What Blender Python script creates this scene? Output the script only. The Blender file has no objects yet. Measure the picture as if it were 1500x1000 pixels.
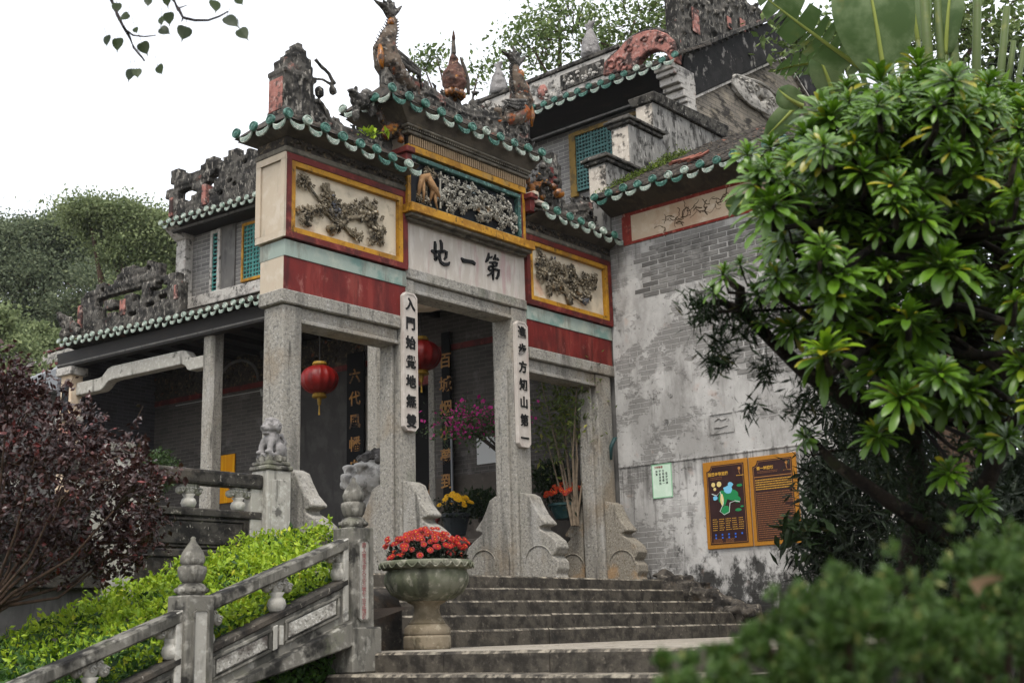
import bpy, bmesh, math, random
import numpy as np
from mathutils import Vector, Matrix, Euler, noise as mnoise

R = math.radians
rng = np.random.default_rng(7)
random.seed(7)
S = bpy.context.scene
COL = S.collection

# ------------------------------------------------------------------ camera
YAW, PIT, ROL, FPX = R(49.52), R(13.227), R(-1.617), 1814.4
CAM = np.array([-14.468, -10.403, 0.115])
_fw = np.array([math.sin(YAW)*math.cos(PIT), math.cos(YAW)*math.cos(PIT), math.sin(PIT)])
_r0 = np.cross(_fw, [0, 0, 1.]); _r0 /= np.linalg.norm(_r0); _u0 = np.cross(_r0, _fw)
_r = math.cos(ROL)*_r0 + math.sin(ROL)*_u0
_u = -math.sin(ROL)*_r0 + math.cos(ROL)*_u0
cd = bpy.data.cameras.new('camera'); cam = bpy.data.objects.new('camera', cd); COL.objects.link(cam)
cam.matrix_world = Matrix(((_r[0], _u[0], -_fw[0], CAM[0]), (_r[1], _u[1], -_fw[1], CAM[1]), (_r[2], _u[2], -_fw[2], CAM[2]), (0, 0, 0, 1)))
cd.sensor_fit = 'HORIZONTAL'; cd.sensor_width = 36; cd.lens = 36*FPX/1500
cd.clip_start = .05; cd.clip_end = 3000
cd.dof.use_dof = True; cd.dof.focus_distance = 16.0; cd.dof.aperture_fstop = 3.6
S.camera = cam

# ------------------------------------------------------------------ sky, sun, exposure
SUN_EL, SUN_AZ = R(58), R(205)
w = bpy.data.worlds.new('World'); S.world = w; w.use_nodes = True
nt = w.node_tree; nt.nodes.clear()
sky = nt.nodes.new('ShaderNodeTexSky'); sky.sky_type = 'NISHITA'; sky.sun_disc = False
sky.sun_elevation = SUN_EL; sky.sun_rotation = SUN_AZ; sky.air_density = 1.0; sky.dust_density = 3.0
bg1 = nt.nodes.new('ShaderNodeBackground'); bg1.inputs[1].default_value = 0.05
bg2 = nt.nodes.new('ShaderNodeBackground'); bg2.inputs[0].default_value = (.985, .99, 1, 1); bg2.inputs[1].default_value = 0.80
ad = nt.nodes.new('ShaderNodeAddShader'); wo = nt.nodes.new('ShaderNodeOutputWorld')
nt.links.new(sky.outputs[0], bg1.inputs[0]); nt.links.new(bg1.outputs[0], ad.inputs[0]); nt.links.new(bg2.outputs[0], ad.inputs[1]); nt.links.new(ad.outputs[0], wo.inputs[0])
ld = bpy.data.lights.new('sun', 'SUN'); ld.energy = 1.5; ld.angle = R(16); ld.color = (1, .96, .9)
sun = bpy.data.objects.new('sun', ld); COL.objects.link(sun)
# direction towards the sun (from the front, a little to the left of the camera)
sd = Vector((-math.cos(SUN_EL)*.80, -math.cos(SUN_EL)*.60, math.sin(SUN_EL)))
sun.rotation_euler = sd.to_track_quat('Z', 'Y').to_euler(); sun.location = (-20, -20, 30)
sky.sun_rotation = math.atan2(sd.x, sd.y)
S.view_settings.view_transform = 'Standard'; S.view_settings.look = 'None'
S.view_settings.exposure = 0.8; S.view_settings.gamma = 1.0; S.view_settings.use_curve_mapping = False
S.render.engine = 'CYCLES'
S.cycles.use_denoising = True
S.cycles.max_bounces = 6; S.cycles.diffuse_bounces = 3; S.cycles.glossy_bounces = 3; S.cycles.transmission_bounces = 4; S.cycles.transparent_max_bounces = 6
S.cycles.caustics_reflective = False; S.cycles.caustics_refractive = False

# ------------------------------------------------------------------ measuring helpers
def ray(x, y):
    d = _fw*FPX + _r*(x-750) - _u*(y-500)
    return d/np.linalg.norm(d)
def on(x, y, ax, v):
    d = ray(x, y); return CAM + d*((v-CAM[ax])/d[ax])
def dep(x, y, z):
    d = ray(x, y); return CAM + d*(z/(d@_fw))
TH = R(5.4); OA = np.array([.5, 0, 0]); EA = np.array([math.cos(TH), math.sin(TH), 0]); EB = np.array([-math.sin(TH), math.cos(TH), 0])
def TA(v):
    v = np.asarray(v, float); return OA + v[..., :1]*EA + v[..., 1:2]*EB + v[..., 2:3]*np.array([0, 0, 1.])
def onA(x, y, ax, v):
    d = ray(x, y); e = (EA, EB, np.array([0, 0, 1.]))[ax]; t = (v-(CAM-OA)@e)/(d@e); p = CAM+t*d-OA
    return np.array([p@EA, p@EB, p[2]])

# ------------------------------------------------------------------ mesh builder
class MB:
    def __init__(s, xf=None): s.v = []; s.f = []; s.n = 0; s.xf = xf; s.mi = []; s.ch = []
    def add(s, v, f, M=None, mi=0):
        v = np.asarray(v, float)
        if M is not None:
            M = np.array(M); v = v@M[:3, :3].T + M[:3, 3]
        if s.xf is not None: v = s.xf(v)
        s.v.append(v); n = s.n; s.ch.append((v, [tuple(q) for q in f]))
        s.f.extend([tuple(i+n for i in q) for q in f]); s.mi.extend([mi]*len(f)); s.n += len(v); return s
    def box(s, x0, x1, y0, y1, z0, z1, M=None, mi=0):
        if x0 > x1: x0, x1 = x1, x0
        if y0 > y1: y0, y1 = y1, y0
        if z0 > z1: z0, z1 = z1, z0
        v = [(x0, y0, z0), (x1, y0, z0), (x1, y1, z0), (x0, y1, z0), (x0, y0, z1), (x1, y0, z1), (x1, y1, z1), (x0, y1, z1)]
        return s.add(v, [(3, 2, 1, 0), (4, 5, 6, 7), (0, 1, 5, 4), (1, 2, 6, 5), (2, 3, 7, 6), (3, 0, 4, 7)], M, mi)
    def hexa(s, b, t, M=None):     # bottom quad, top quad (ccw from above)
        return s.add(list(b)+list(t), [(3, 2, 1, 0), (4, 5, 6, 7), (0, 1, 5, 4), (1, 2, 6, 5), (2, 3, 7, 6), (3, 0, 4, 7)], M)
    def prism(s, poly, ax, lo, hi, M=None):   # poly of 2D points in the two other axes (in axis order)
        n = len(poly); v = []
        for c in (lo, hi):
            for p in poly:
                q = [p[0], p[1]]; q.insert(ax, c); v.append(q)
        area = sum(poly[i][0]*poly[(i+1) % n][1]-poly[(i+1) % n][0]*poly[i][1] for i in range(n))
        flip = (area > 0) != (ax == 1)
        lo_f = tuple(range(n))[::-1]; hi_f = tuple(range(n, 2*n)); sd_ = [(i, (i+1) % n, n+(i+1) % n, n+i) for i in range(n)]
        F = [lo_f, hi_f]+sd_
        if not flip: F = [q[::-1] for q in F]
        return s.add(v, F, M)
    def lathe(s, prof, n=20, c=(0, 0, 0), M=None, lobes=0, la=0., lz=None):
        v = []; f = []
        for r, z in prof:
            for i in range(n):
                a = 2*math.pi*i/n; k = 1.
                if lobes and (lz is None or lz[0] < z < lz[1]): k = 1+la*abs(math.sin(a*lobes/2))
                v.append((c[0]+r*k*math.cos(a), c[1]+r*k*math.sin(a), c[2]+z))
        m = len(prof)
        for j in range(m-1):
            for i in range(n): f.append((j*n+i, j*n+(i+1) % n, (j+1)*n+(i+1) % n, (j+1)*n+i))
        f.append(tuple(range(n))[::-1]); f.append(tuple(range((m-1)*n, m*n)))
        return s.add(v, f, M)
    def tube(s, pts, rad, n=6, M=None, cap=True, flat=1.0):
        P = [np.array(p, float) for p in pts]; m = len(P)
        if np.isscalar(rad): rad = [rad]*m
        v = []; f = []; up = np.array([.13, .21, .97])
        for j in range(m):
            t = P[min(j+1, m-1)]-P[max(j-1, 0)]; t /= (np.linalg.norm(t)+1e-9)
            a = np.cross(t, up); 
            if np.linalg.norm(a) < .1: a = np.cross(t, [1, 0, 0.])
            a /= np.linalg.norm(a); b = np.cross(a, t)
            for i in range(n):
                g = 2*math.pi*i/n; v.append(P[j]+rad[j]*(math.cos(g)*a+flat*math.sin(g)*b))
        for j in range(m-1):
            for i in range(n): f.append((j*n+i, j*n+(i+1) % n, (j+1)*n+(i+1) % n, (j+1)*n+i))
        if cap: f.append(tuple(range(n))[::-1]); f.append(tuple(range((m-1)*n, m*n)))
        return s.add(v, f, M)
    def ball(s, c, r, sub=1, M=None, jit=0., rot=None):
        v, f = ICO[sub]; v = v.copy()
        if jit: v = v*(1+jit*(rng.random((len(v), 1))-.5)*2)
        r = np.array([r, r, r] if np.isscalar(r) else r, float); v = v*r
        if rot is not None: v = v@np.array(Euler(rot).to_matrix()).T
        return s.add(v+np.array(c, float), f, M)
    def each(s, name, mat, parent=None, **kw):     # every primitive becomes an object of its own
        return [mkobj(name, v, f, mat, parent, **kw) for v, f in s.ch]
    def build(s, name, mat, parent=None, smooth=False, bevel=0., seg=1, **kw):
        V = np.concatenate(s.v) if s.v else np.zeros((0, 3))
        return mkobj(name, V, s.f, mat, parent, smooth, bevel, seg, mi=s.mi, **kw)
def _ico(sub):
    bm = bmesh.new(); bmesh.ops.create_icosphere(bm, subdivisions=sub, radius=1)
    v = np.array([x.co[:] for x in bm.verts]); f = [tuple(q.index for q in p.verts) for p in bm.faces]; bm.free(); return v, f
ICO = {1: _ico(1), 2: _ico(2), 3: _ico(3)}
WORG = {}
def setprops(o, label=None, cat=None, group=None, kind=None):
    if label: o['label'] = label
    if cat: o['category'] = cat
    if group: o['group'] = group
    if kind: o['kind'] = kind
    return o
def place(o, org, parent):
    WORG[o.name] = np.array(org, float)
    if parent is not None:
        o.parent = parent; o.location = Vector(org-WORG[parent.name])
    else: o.location = Vector(org)
    COL.objects.link(o)
def mkobj(name, V, F, mat, parent=None, smooth=False, bevel=0., seg=1, mi=None, label=None, cat=None, group=None, kind=None):
    V = np.asarray(V, float)
    lo, hi = V.min(0), V.max(0); org = np.array([(lo[0]+hi[0])/2, (lo[1]+hi[1])/2, lo[2]])
    me = bpy.data.meshes.new(name); me.from_pydata((V-org).tolist(), [], F if isinstance(F, list) else F.tolist()); me.update()
    for m in (mat if isinstance(mat, (list, tuple)) else [mat]): me.materials.append(M_(m))
    if isinstance(mat, (list, tuple)) and mi is not None: me.polygons.foreach_set('material_index', mi)
    if bevel:
        bm = bmesh.new(); bm.from_mesh(me)
        bmesh.ops.remove_doubles(bm, verts=bm.verts, dist=1e-5)
        bmesh.ops.recalc_face_normals(bm, faces=bm.faces)
        ed = [e for e in bm.edges if len(e.link_faces) == 2 and e.calc_face_angle(0) > .5]
        bmesh.ops.bevel(bm, geom=ed, offset=bevel, segments=seg, affect='EDGES', profile=.5, clamp_overlap=True)
        bm.to_mesh(me); bm.free()
    if smooth: me.polygons.foreach_set('use_smooth', [True]*len(me.polygons))
    o = bpy.data.objects.new(name, me); place(o, org, parent); setprops(o, label, cat, group, kind)
    return o
def empty(name, loc, label, cat, group=None):
    o = bpy.data.objects.new(name, None); o.empty_display_size = .2; place(o, np.array(loc, float), None)
    return setprops(o, label, cat, group)
def inst(me, name, loc, parent, rot=(0, 0, 0), sc=(1, 1, 1), label=None, cat=None, group=None):
    o = bpy.data.objects.new(name, me); place(o, np.array(loc, float), parent); o.rotation_euler = rot; o.scale = sc
    return setprops(o, label, cat, group)
def meshonly(mb, name, mat, smooth=False, bevel=0.):
    o = mb.build(name, mat, None, smooth, bevel); me = o.data
    off = WORG[o.name]; co = np.zeros(len(me.vertices)*3); me.vertices.foreach_get('co', co); co = co.reshape(-1, 3)+off
    me.vertices.foreach_set('co', co.ravel()); me.update(); bpy.data.objects.remove(o); return me
def remesh(mb, name, mat, parent, voxel, disp=0., dscale=8., smooth=True, passes=2, **kw):
    """voxel-union of the pieces collected in mb, softened and given fine relief"""
    V = np.concatenate(mb.v); me = bpy.data.meshes.new('tmp'); me.from_pydata(V.tolist(), [], mb.f)
    o = bpy.data.objects.new('tmp', me); COL.objects.link(o)
    m = o.modifiers.new('r', 'REMESH'); m.mode = 'VOXEL'; m.voxel_size = voxel
    if passes:
        m2 = o.modifiers.new('s', 'SMOOTH'); m2.iterations = passes; m2.factor = .5
    dg = bpy.context.evaluated_depsgraph_get(); me2 = bpy.data.meshes.new_from_object(o.evaluated_get(dg))
    bpy.data.objects.remove(o)
    nv = len(me2.vertices); co = np.zeros(nv*3); me2.vertices.foreach_get('co', co); co = co.reshape(-1, 3)
    if disp:
        no = np.zeros(nv*3); me2.vertices.foreach_get('normal', no); no = no.reshape(-1, 3)
        d = np.array([mnoise.noise(Vector(p*dscale)) + .5*mnoise.noise(Vector(p*dscale*2.3)) for p in co])
        co = co+no*d[:, None]*disp
    F = [tuple(p.vertices) for p in me2.polygons]; bpy.data.meshes.remove(me2)
    return mkobj(name, co, F, mat, parent, smooth, **kw)
def text_geo(txt, size, extr=.004, off=0.):
    """mesh of one line of lettering in its own XY plane, centred"""
    cu = bpy.data.curves.new('t', 'FONT'); cu.body = txt; cu.size = size; cu.extrude = extr; cu.offset = off; cu.align_x = 'CENTER'; cu.align_y = 'CENTER'; cu.resolution_u = 3
    o = bpy.data.objects.new('t', cu); COL.objects.link(o); bpy.context.view_layer.update()
    dg = bpy.context.evaluated_depsgraph_get(); me = bpy.data.meshes.new_from_object(o.evaluated_get(dg))
    co = np.zeros(len(me.vertices)*3); me.vertices.foreach_get('co', co); F = [tuple(p.vertices) for p in me.polygons]
    bpy.data.objects.remove(o); bpy.data.meshes.remove(me); return co.reshape(-1, 3), F
MXZ = Matrix(((1, 0, 0, 0), (0, 0, 1, 0), (0, 1, 0, 0), (0, 0, 0, 1)))    # text plane -> world XZ, facing -Y
MXZ = Matrix(((1, 0, 0, 0), (0, 0, -1, 0), (0, 1, 0, 0), (0, 0, 0, 1)))
MYZ = Matrix(((0, 0, -1, 0), (-1, 0, 0, 0), (0, 1, 0, 0), (0, 0, 0, 1)))  # facing -X, reading towards -Y

# ------------------------------------------------------------------ materials
MATS = {}
def M_(n): return MATS[n]
def lin(h):
    if isinstance(h, str):
        c = [int(h[i:i+2], 16)/255 for i in (0, 2, 4)]
        return tuple((x/12.92 if x <= .04045 else ((x+.055)/1.055)**2.4) for x in c)+(1,)
    return tuple(h)+(1,) if len(h) == 3 else h
class NT:
    def __init__(s, name):
        s.m = bpy.data.materials.new(name); s.m.use_nodes = True; s.t = s.m.node_tree; s.t.nodes.clear(); MATS[name] = s.m
        s.out = s.n('ShaderNodeOutputMaterial'); s.g = s.n('ShaderNodeNewGeometry'); s.pos = s.g.outputs['Position']
    def n(s, t, **a):
        x = s.t.nodes.new(t)
        for k, v in a.items(): setattr(x, k, v)
        return x
    def l(s, a, b): s.t.links.new(a, b)
    def set(s, sock, v):
        if hasattr(v, 'is_output') or isinstance(v, bpy.types.NodeSocket): s.l(v, sock)
        else: sock.default_value = v
    def vec(s, sc, off=None, src=None):
        x = s.n('ShaderNodeMapping'); s.l(src or s.pos, x.inputs['Vector']); x.inputs['Scale'].default_value = (sc, sc, sc) if np.isscalar(sc) else sc
        if off is not None: x.inputs['Location'].default_value = off
        return x.outputs[0]
    def noise(s, sc, det=4., rough=.6, off=None, dist=0.):
        x = s.n('ShaderNodeTexNoise'); s.l(s.vec(sc, off), x.inputs['Vector']); x.inputs['Scale'].default_value = 1
        x.inputs['Detail'].default_value = det; x.inputs['Roughness'].default_value = rough; x.inputs['Distortion'].default_value = dist; return x.outputs['Fac']
    def voro(s, sc, feat='F1', off=None, out='Distance'):
        x = s.n('ShaderNodeTexVoronoi', feature=feat); s.l(s.vec(sc, off), x.inputs['Vector']); x.inputs['Scale'].default_value = 1; return x.outputs[out]
    def ramp(s, v, lo, hi):
        x = s.n('ShaderNodeMapRange', interpolation_type='SMOOTHSTEP'); s.l(v, x.inputs['Value']); x.inputs['From Min'].default_value = lo; x.inputs['From Max'].default_value = hi; return x.outputs[0]
    def math(s, op, a, b=0.):
        x = s.n('ShaderNodeMath', operation=op); s.set(x.inputs[0], a); s.set(x.inputs[1], b); return x.outputs[0]
    def mix(s, f, a, b, blend='MIX'):
        x = s.n('ShaderNodeMix', data_type='RGBA', blend_type=blend); s.set(x.inputs['Factor'], f); s.set(x.inputs['A'], a); s.set(x.inputs['B'], b); return x.outputs['Result']
    def upn(s):
        x = s.n('ShaderNodeSeparateXYZ'); s.l(s.g.outputs['Normal'], x.inputs[0]); return x.outputs[2]
    def bump(s, h, dist, strength=1., nrm=None):
        x = s.n('ShaderNodeBump'); x.inputs['Distance'].default_value = dist; x.inputs['Strength'].default_value = strength; s.l(h, x.inputs['Height'])
        if nrm is not None: s.l(nrm, x.inputs['Normal'])
        return x.outputs[0]
    def done(s, col, rough=.8, nrm=None, spec=.3, metal=0., coat=0., trans=0., tcol=None):
        p = s.n('ShaderNodeBsdfPrincipled'); s.set(p.inputs['Base Color'], col); s.set(p.inputs['Roughness'], rough); p.inputs['Specular IOR Level'].default_value = spec
        p.inputs['Metallic'].default_value = metal; p.inputs['Coat Weight'].default_value = coat
        if nrm is not None: s.l(nrm, p.inputs['Normal'])
        o = p.outputs[0]
        if trans:
            t = s.n('ShaderNodeBsdfTranslucent'); s.set(t.inputs[0], tcol if tcol is not None else col)
            mx = s.n('ShaderNodeMixShader'); mx.inputs[0].default_value = trans; s.l(o, mx.inputs[1]); s.l(t.outputs[0], mx.inputs[2]); o = mx.outputs[0]
        s.l(o, s.out.inputs[0]); return s.m
def surf(name, base, layers=(), rough=.85, bumps=(), spec=.25, metal=0., coat=0.):
    """base colour + layers (colour, scale, lo, hi, strength[, kind]) + bumps (scale, metres)"""
    k = NT(name); c = lin(base)
    for i, L in enumerate(layers):
        col, sc, lo, hi, st = L[:5]; kind = L[5] if len(L) > 5 else 'n'
        off = (i*7.3+len(name)*1.7, i*3.1, i*5.7)
        if kind == 'v': f = k.voro(sc, off=off)
        else: f = k.noise(sc, 5., .62, off)
        f = k.ramp(f, lo, hi)
        if kind == 'up': f = k.math('MULTIPLY', f, k.ramp(k.upn(), .2, .75))
        if kind == 'side': f = k.math('MULTIPLY', f, k.ramp(k.upn(), .6, .3))
        c = k.mix(k.math('MULTIPLY', f, st), c, lin(col))
    nr = None
    for i, (sc, d) in enumerate(bumps): nr = k.bump(k.noise(sc, 4., .65, (i*11., 2., 3.)), d, 1., nr)
    return k.done(c, rough, nr, spec, metal, coat=coat)

BLK = '14120f'; MOLD = '26241f'
surf('granite', '8a867d', [('5a5854', 30, .5, .62, .7), ('b4b2ac', 38, .56, .66, .6), ('7d6c54', .8, .54, .7, .55), ('4f4d49', (4, 4, .5), .5, .66, .6), ('9a9893', (2.5, 2.5, .8), .55, .68, .5), ('2a2926', (8, 8, .8), .6, .7, .7), ('5c6050', 1.7, .58, .7, .4)], .88, [(45, .005), (24, .012), (3, .01)])
surf('granite_warm', '7d776c', [('5a5346', 34, .5, .62, .8), ('b8b09f', 55, .55, .66, .6), ('a07a4a', 2.2, .5, .68, .55), ('3a362e', (6, 6, .9), .56, .72, .55)], .9, [(45, .004), (16, .008), (3, .01)])
surf('step_stone', '4a453d', [('24211d', 7, .42, .62, .85), ('6c655a', 22, .56, .7, .6), ('1c1b19', (2.2, 2.2, 5), .5, .7, .8), ('8e8778', 3.1, .5, .68, .8, 'up'), ('b8ad9a', 14, .46, .62, .4, 'up'), ('2f2d28', 2.2, .58, .68, .7)], .85, [(30, .005), (6, .012)])
surf('landing_stone', '8a8377', [('6a6459', 5, .45, .65, .7), ('b3ab9c', 24, .5, .65, .5), ('4a463f', 1.8, .58, .72, .6)], .8, [(40, .002)])
surf('rail_stone', '6b6860', [('a8a59b', 13, .52, .66, .55), ('35342f', (6, 6, 1.6), .47, .62, .85), ('141311', 3.0, .53, .64, .9), ('100f0e', 9, .44, .58, .85, 'up'), ('6f7258', 2.7, .55, .7, .4)], .85, [(50, .002), (12, .005)])
surf('rail_pale', '9a978e', [('c4c2ba', 15, .5, .66, .5), ('4a4842', (7, 7, 1.5), .56, .7, .75), ('1d1c19', 5, .6, .7, .7)], .85, [(70, .002), (20, .004)])
surf('rail_rough', '9c9990', [('c9c6be', 40, .5, .6, .7), ('3a3833', 45, .54, .64, .7), ('2a1d18', 2.5, .5, .64, .85)], .9, [(55, .012)])
surf('mold_stone', '3d3a35', [('121110', 6, .4, .58, .9), ('8d887d', 24, .6, .7, .75), ('5a5248', 2.5, .5, .7, .5), ('b0aaa0', (30, 30, 8), .66, .72, .7)], .9, [(40, .004), (9, .01)])
surf('dark_cheek', '3b3630', [('1b1917', 4, .4, .62, .9), ('6a6257', 20, .58, .7, .5), ('5b4634', 2, .55, .7, .5)], .9, [(30, .006), (5, .02)])
surf('ridge_mold', '4b4843', [('161513', 3.4, .44, .58, .9), ('1b1a18', (9, 9, 6), .5, .62, .8), ('8d887f', (16, 16, 7), .56, .66, .8), ('8a5a50', 2.6, .64, .7, .45), ('9b968c', (26, 26, 9), .6, .68, .6), ('4a5230', 4, .64, .74, .4, 'up')], .92, [(35, .006), (9, .02)])
surf('ridge_pink', '96665c', [('6f4640', 9, .48, .66, .6), ('242120', 3.6, .48, .6, .92), ('ad958c', 12, .54, .66, .7), ('3a3633', 11, .54, .64, .8)], .9, [(30, .004), (8, .01)])
surf('ridge_plaster', 'a5a19a', [('4a4846', 4, .5, .66, .85), ('23221f', 9, .54, .66, .8), ('c9c5bd', 20, .52, .66, .5), ('8d5f58', 3, .62, .72, .5)], .9, [(35, .004), (10, .012)])
surf('firewall', '7e7c77', [('33312e', (9, 9, 3.5), .48, .62, .85), ('c2beb6', (22, 22, 5), .58, .68, .55), ('171614', 5, .54, .66, .9), ('b49e88', 1.6, .62, .74, .4)], .9, [(40, .003), (10, .008)])
surf('firewall_cap', '4d4a44', [('141311', 8, .42, .6, .9), ('a8a49a', 18, .58, .7, .7)], .92, [(35, .005), (10, .012)])
surf('firewall_front', 'b3aa9d', [('24221f', 4.2, .5, .62, .92), ('d8cfc2', 16, .52, .68, .6), ('b08d78', 2.1, .55, .7, .5)], .9, [(35, .003), (10, .006)])
surf('cream_plaster', 'ada08d', [('bdb3a4', 5, .45, .65, .6), ('a98878', 2.2, .52, .7, .55), ('8f8a7c', (9, 9, 1.4), .56, .72, .55), ('6c675d', 14, .64, .74, .5)], .85, [(30, .0015)])
surf('pale_green', '87938a', [('a2a698', 3.2, .45, .65, .7), ('5f7d76', 2.1, .5, .6, .8), ('68655c', (4, 4, .9), .5, .62, .7), ('4f4c45', (12, 12, 1.5), .62, .72, .6)], .8, [(25, .001)])
surf('red_paint', '661a15', [('45110e', (1.4, 1.4, .7), .44, .6, .85), ('7d3a30', (3.2, 3.2, 1.1), .52, .63, .55), ('94625a', (5, 5, 2), .6, .68, .6), ('80332a', (7, 7, 1), .52, .7, .5), ('36100d', (10, 10, .8), .56, .7, .6), ('b09084', 55, .7, .75, .75), ('7a4a40', 6, .64, .72, .6)], .62, [(25, .0012)])
surf('frame_red', '5f1f1a', [('3f1612', 3, .44, .6, .85), ('8a453a', 7, .54, .66, .5), ('b59c90', 40, .7, .76, .6)], .65, [(30, .0015)])
surf('ink_faded', '8a5f5b', [('9a8a84', 20, .5, .6, .8)], .8)
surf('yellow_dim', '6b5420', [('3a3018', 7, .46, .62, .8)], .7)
surf('yellow_paint', 'a5771c', [('7a5214', 2.6, .45, .6, .8), ('8f7c50', (4, 4, 2), .56, .66, .5), ('bf9030', 14, .5, .66, .5), ('2f2412', (14, 14, 8), .58, .67, .8), ('6a5a3a', (6, 6, 2), .58, .7, .5)], .65, [(30, .001)])
surf('panel_plaster', 'c6b9a2', [('a49a88', 3, .45, .66, .7), ('b07f66', 2.3, .58, .7, .6), ('827a6c', 8, .58, .72, .5)], .88, [(30, .002)])
surf('pink_panel', 'aaa298', [('bdb7ae', (9, 9, 2.2), .45, .62, .7), ('a07f80', (7, 7, 1.2), .52, .68, .6), ('8d8782', (12, 12, 1), .6, .72, .6), ('b57f7e', (5, 5, .8), .6, .72, .5)], .82, [(40, .0012)])
surf('couplet_board', 'aaa299', [('beb8b0', 9, .48, .66, .6), ('958480', (8, 8, 2), .54, .7, .5), ('b3876c', 3, .64, .74, .5)], .8, [(40, .001)])
surf('relief', '6c6250', [('bdb39e', 17, .55, .64, .8), ('2f2a22', 11, .5, .6, .9), ('5d6a80', 3.2, .6, .68, .55), ('9a6a2a', 4, .62, .7, .6)], .85, [(45, .004)])
surf('relief_pale', '8a877c', [('cfcabd', 26, .54, .63, .8), ('35332c', 11, .5, .61, .9), ('7a5a2e', 3.6, .6, .68, .7), ('5f7a86', 4.1, .64, .7, .6)], .82, [(45, .004)])
surf('relief_dark', '35302a', [('6b5d49', 16, .52, .64, .8), ('141210', 10, .5, .62, .8), ('8c4a2a', 5, .64, .7, .6)], .9, [(40, .006)])
surf('deer_tan', '8a6a48', [('5c4630', 9, .5, .66, .7), ('a98c68', 20, .55, .68, .5)], .8, [(40, .002)])
surf('black_recess', '15171a', [('28333a', 6, .5, .66, .6)], .8)
surf('teal_trim', '2f4d47', [('6f9488', 22, .55, .63, .8), ('17201e', 9, .5, .64, .7), ('b9a274', 35, .66, .7, .7)], .6, [(30, .002)])
surf('cornice', '5f5a50', [('3a362f', 5, .44, .62, .8), ('827b6c', 14, .52, .68, .5), ('1d1b18', (8, 8, 3), .56, .68, .7), ('6d5a3e', 2.2, .56, .7, .5)], .88, [(30, .003)])
surf('soffit', '4a4339', [('2c2822', 3, .44, .62, .7), ('645a4a', (3, 12, 12), .5, .68, .5)], .88, [(25, .003)])
surf('dent_wood', '8f7a5f', [('5f4e3b', 12, .5, .66, .7)], .8)
surf('tile_green', '2a5c4e', [('729a8c', 30, .52, .63, .7), ('163a30', 14, .5, .64, .7), ('c5cfc2', 45, .64, .7, .6), ('1c2018', 6, .6, .7, .6)], .42, [(60, .004)], spec=.5)
surf('tile_drip', '8f9c90', [('c9cbc0', 30, .5, .62, .8), ('4d7566', 18, .53, .65, .8), ('2f332c', 9, .58, .68, .8)], .5, [(70, .005)], spec=.45)
surf('tile_dark', '3a352f', [('16140f', 9, .42, .6, .85), ('7a6c5c', 20, .56, .68, .6), ('8a5a48', 4, .62, .7, .6), ('4b5a2a', 5, .62, .72, .5, 'up')], .92, [(35, .006)])
surf('tile_red', '7a4a3c', [('4a3028', 8, .5, .66, .8), ('a07a68', 22, .57, .7, .5)], .9, [(35, .003)])
surf('amber_dark', '2a221b', [('8a520f', 7, .5, .6, .9), ('b07f1c', 13, .58, .66, .7), ('6a221a', 5, .6, .68, .7), ('0f0d0b', 9, .58, .68, .8)], .5, [(40, .006)])
surf('amber_glaze', '95590f', [('4a280c', 11, .46, .58, .9), ('c88e22', 16, .56, .66, .6), ('1c140c', 9, .53, .62, .9)], .35, [(40, .003)], spec=.5)
surf('fish_body', '5c5044', [('1f1c19', 8, .46, .62, .9), ('a5a098', 14, .56, .66, .7), ('94480f', 3.4, .54, .64, .85), ('6a3128', 5, .6, .7, .7)], .8, [(40, .006), (14, .01)])
surf('fish_scale', '4a4743', [('171614', 9, .44, .6, .9), ('8d8a84', 26, .54, .64, .7)], .85, [(40, .008)])
surf('gourd', '573a30', [('2a1e19', 6, .46, .6, .9), ('9a7a62', 18, .57, .67, .6), ('b0741a', 4, .6, .68, .7)], .75, [(40, .006)])
surf('spire', '4f4a44', [('1b1917', 12, .5, .64, .8), ('8d7a68', 20, .56, .68, .5)], .9, [(40, .003)])
surf('black_paint', '0d0d0d', [('2a2826', 20, .6, .72, .6)], .6)
surf('gold_paint', '8a5c16', [('b4842a', 20, .5, .66, .6), ('2a1a08', 3, .5, .62, .85)], .5, spec=.4)
surf('dark_wood', '17130f', [('2a221a', (3, 3, 12), .5, .68, .6)], .6)
surf('door_dark', '0c0a09', [], .8)
surf('lacquer', '0a0a0b', [('141516', 5, .5, .7, .5)], .75, spec=.15)
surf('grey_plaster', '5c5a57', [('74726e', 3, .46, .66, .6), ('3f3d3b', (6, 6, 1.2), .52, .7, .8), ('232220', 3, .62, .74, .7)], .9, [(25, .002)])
surf('porch_plaster', '3a3836', [('4c4a47', 3, .46, .66, .6), ('2f2d2b', (5, 5, 1.2), .52, .7, .8)], .9, [(25, .002)])  # darker copy of grey_plaster, porch shade put into its colour
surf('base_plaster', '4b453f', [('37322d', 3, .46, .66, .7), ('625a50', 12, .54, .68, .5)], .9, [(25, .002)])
surf('lantern_red', '6e0e0a', [('4a0806', 5, .46, .62, .7), ('8a1a12', (30, 30, 4), .56, .66, .4)], .42, [(60, .002)])
surf('lantern_dark', '4f0a07', [], .6)
surf('gold_trim', '87691e', [('5a4414', 20, .5, .66, .6)], .6)
surf('yellow_cloth', 'd08a00', [('e0a814', (40, 40, 1), .5, .56, .7)], .8)
surf('sign_frame', 'a06c1e', [('875812', 60, .45, .62, .5), ('b47f30', 90, .55, .66, .4)], .55, [(150, .0006)])
surf('sign_face', '2b1514', [('351b19', 8, .45, .66, .5)], .5)
surf('sign_line', 'a8763c', [], .6)
surf('sign_text', 'c89a3a', [], .6)
surf('sign_dim', '8a5c38', [], .6)
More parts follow.
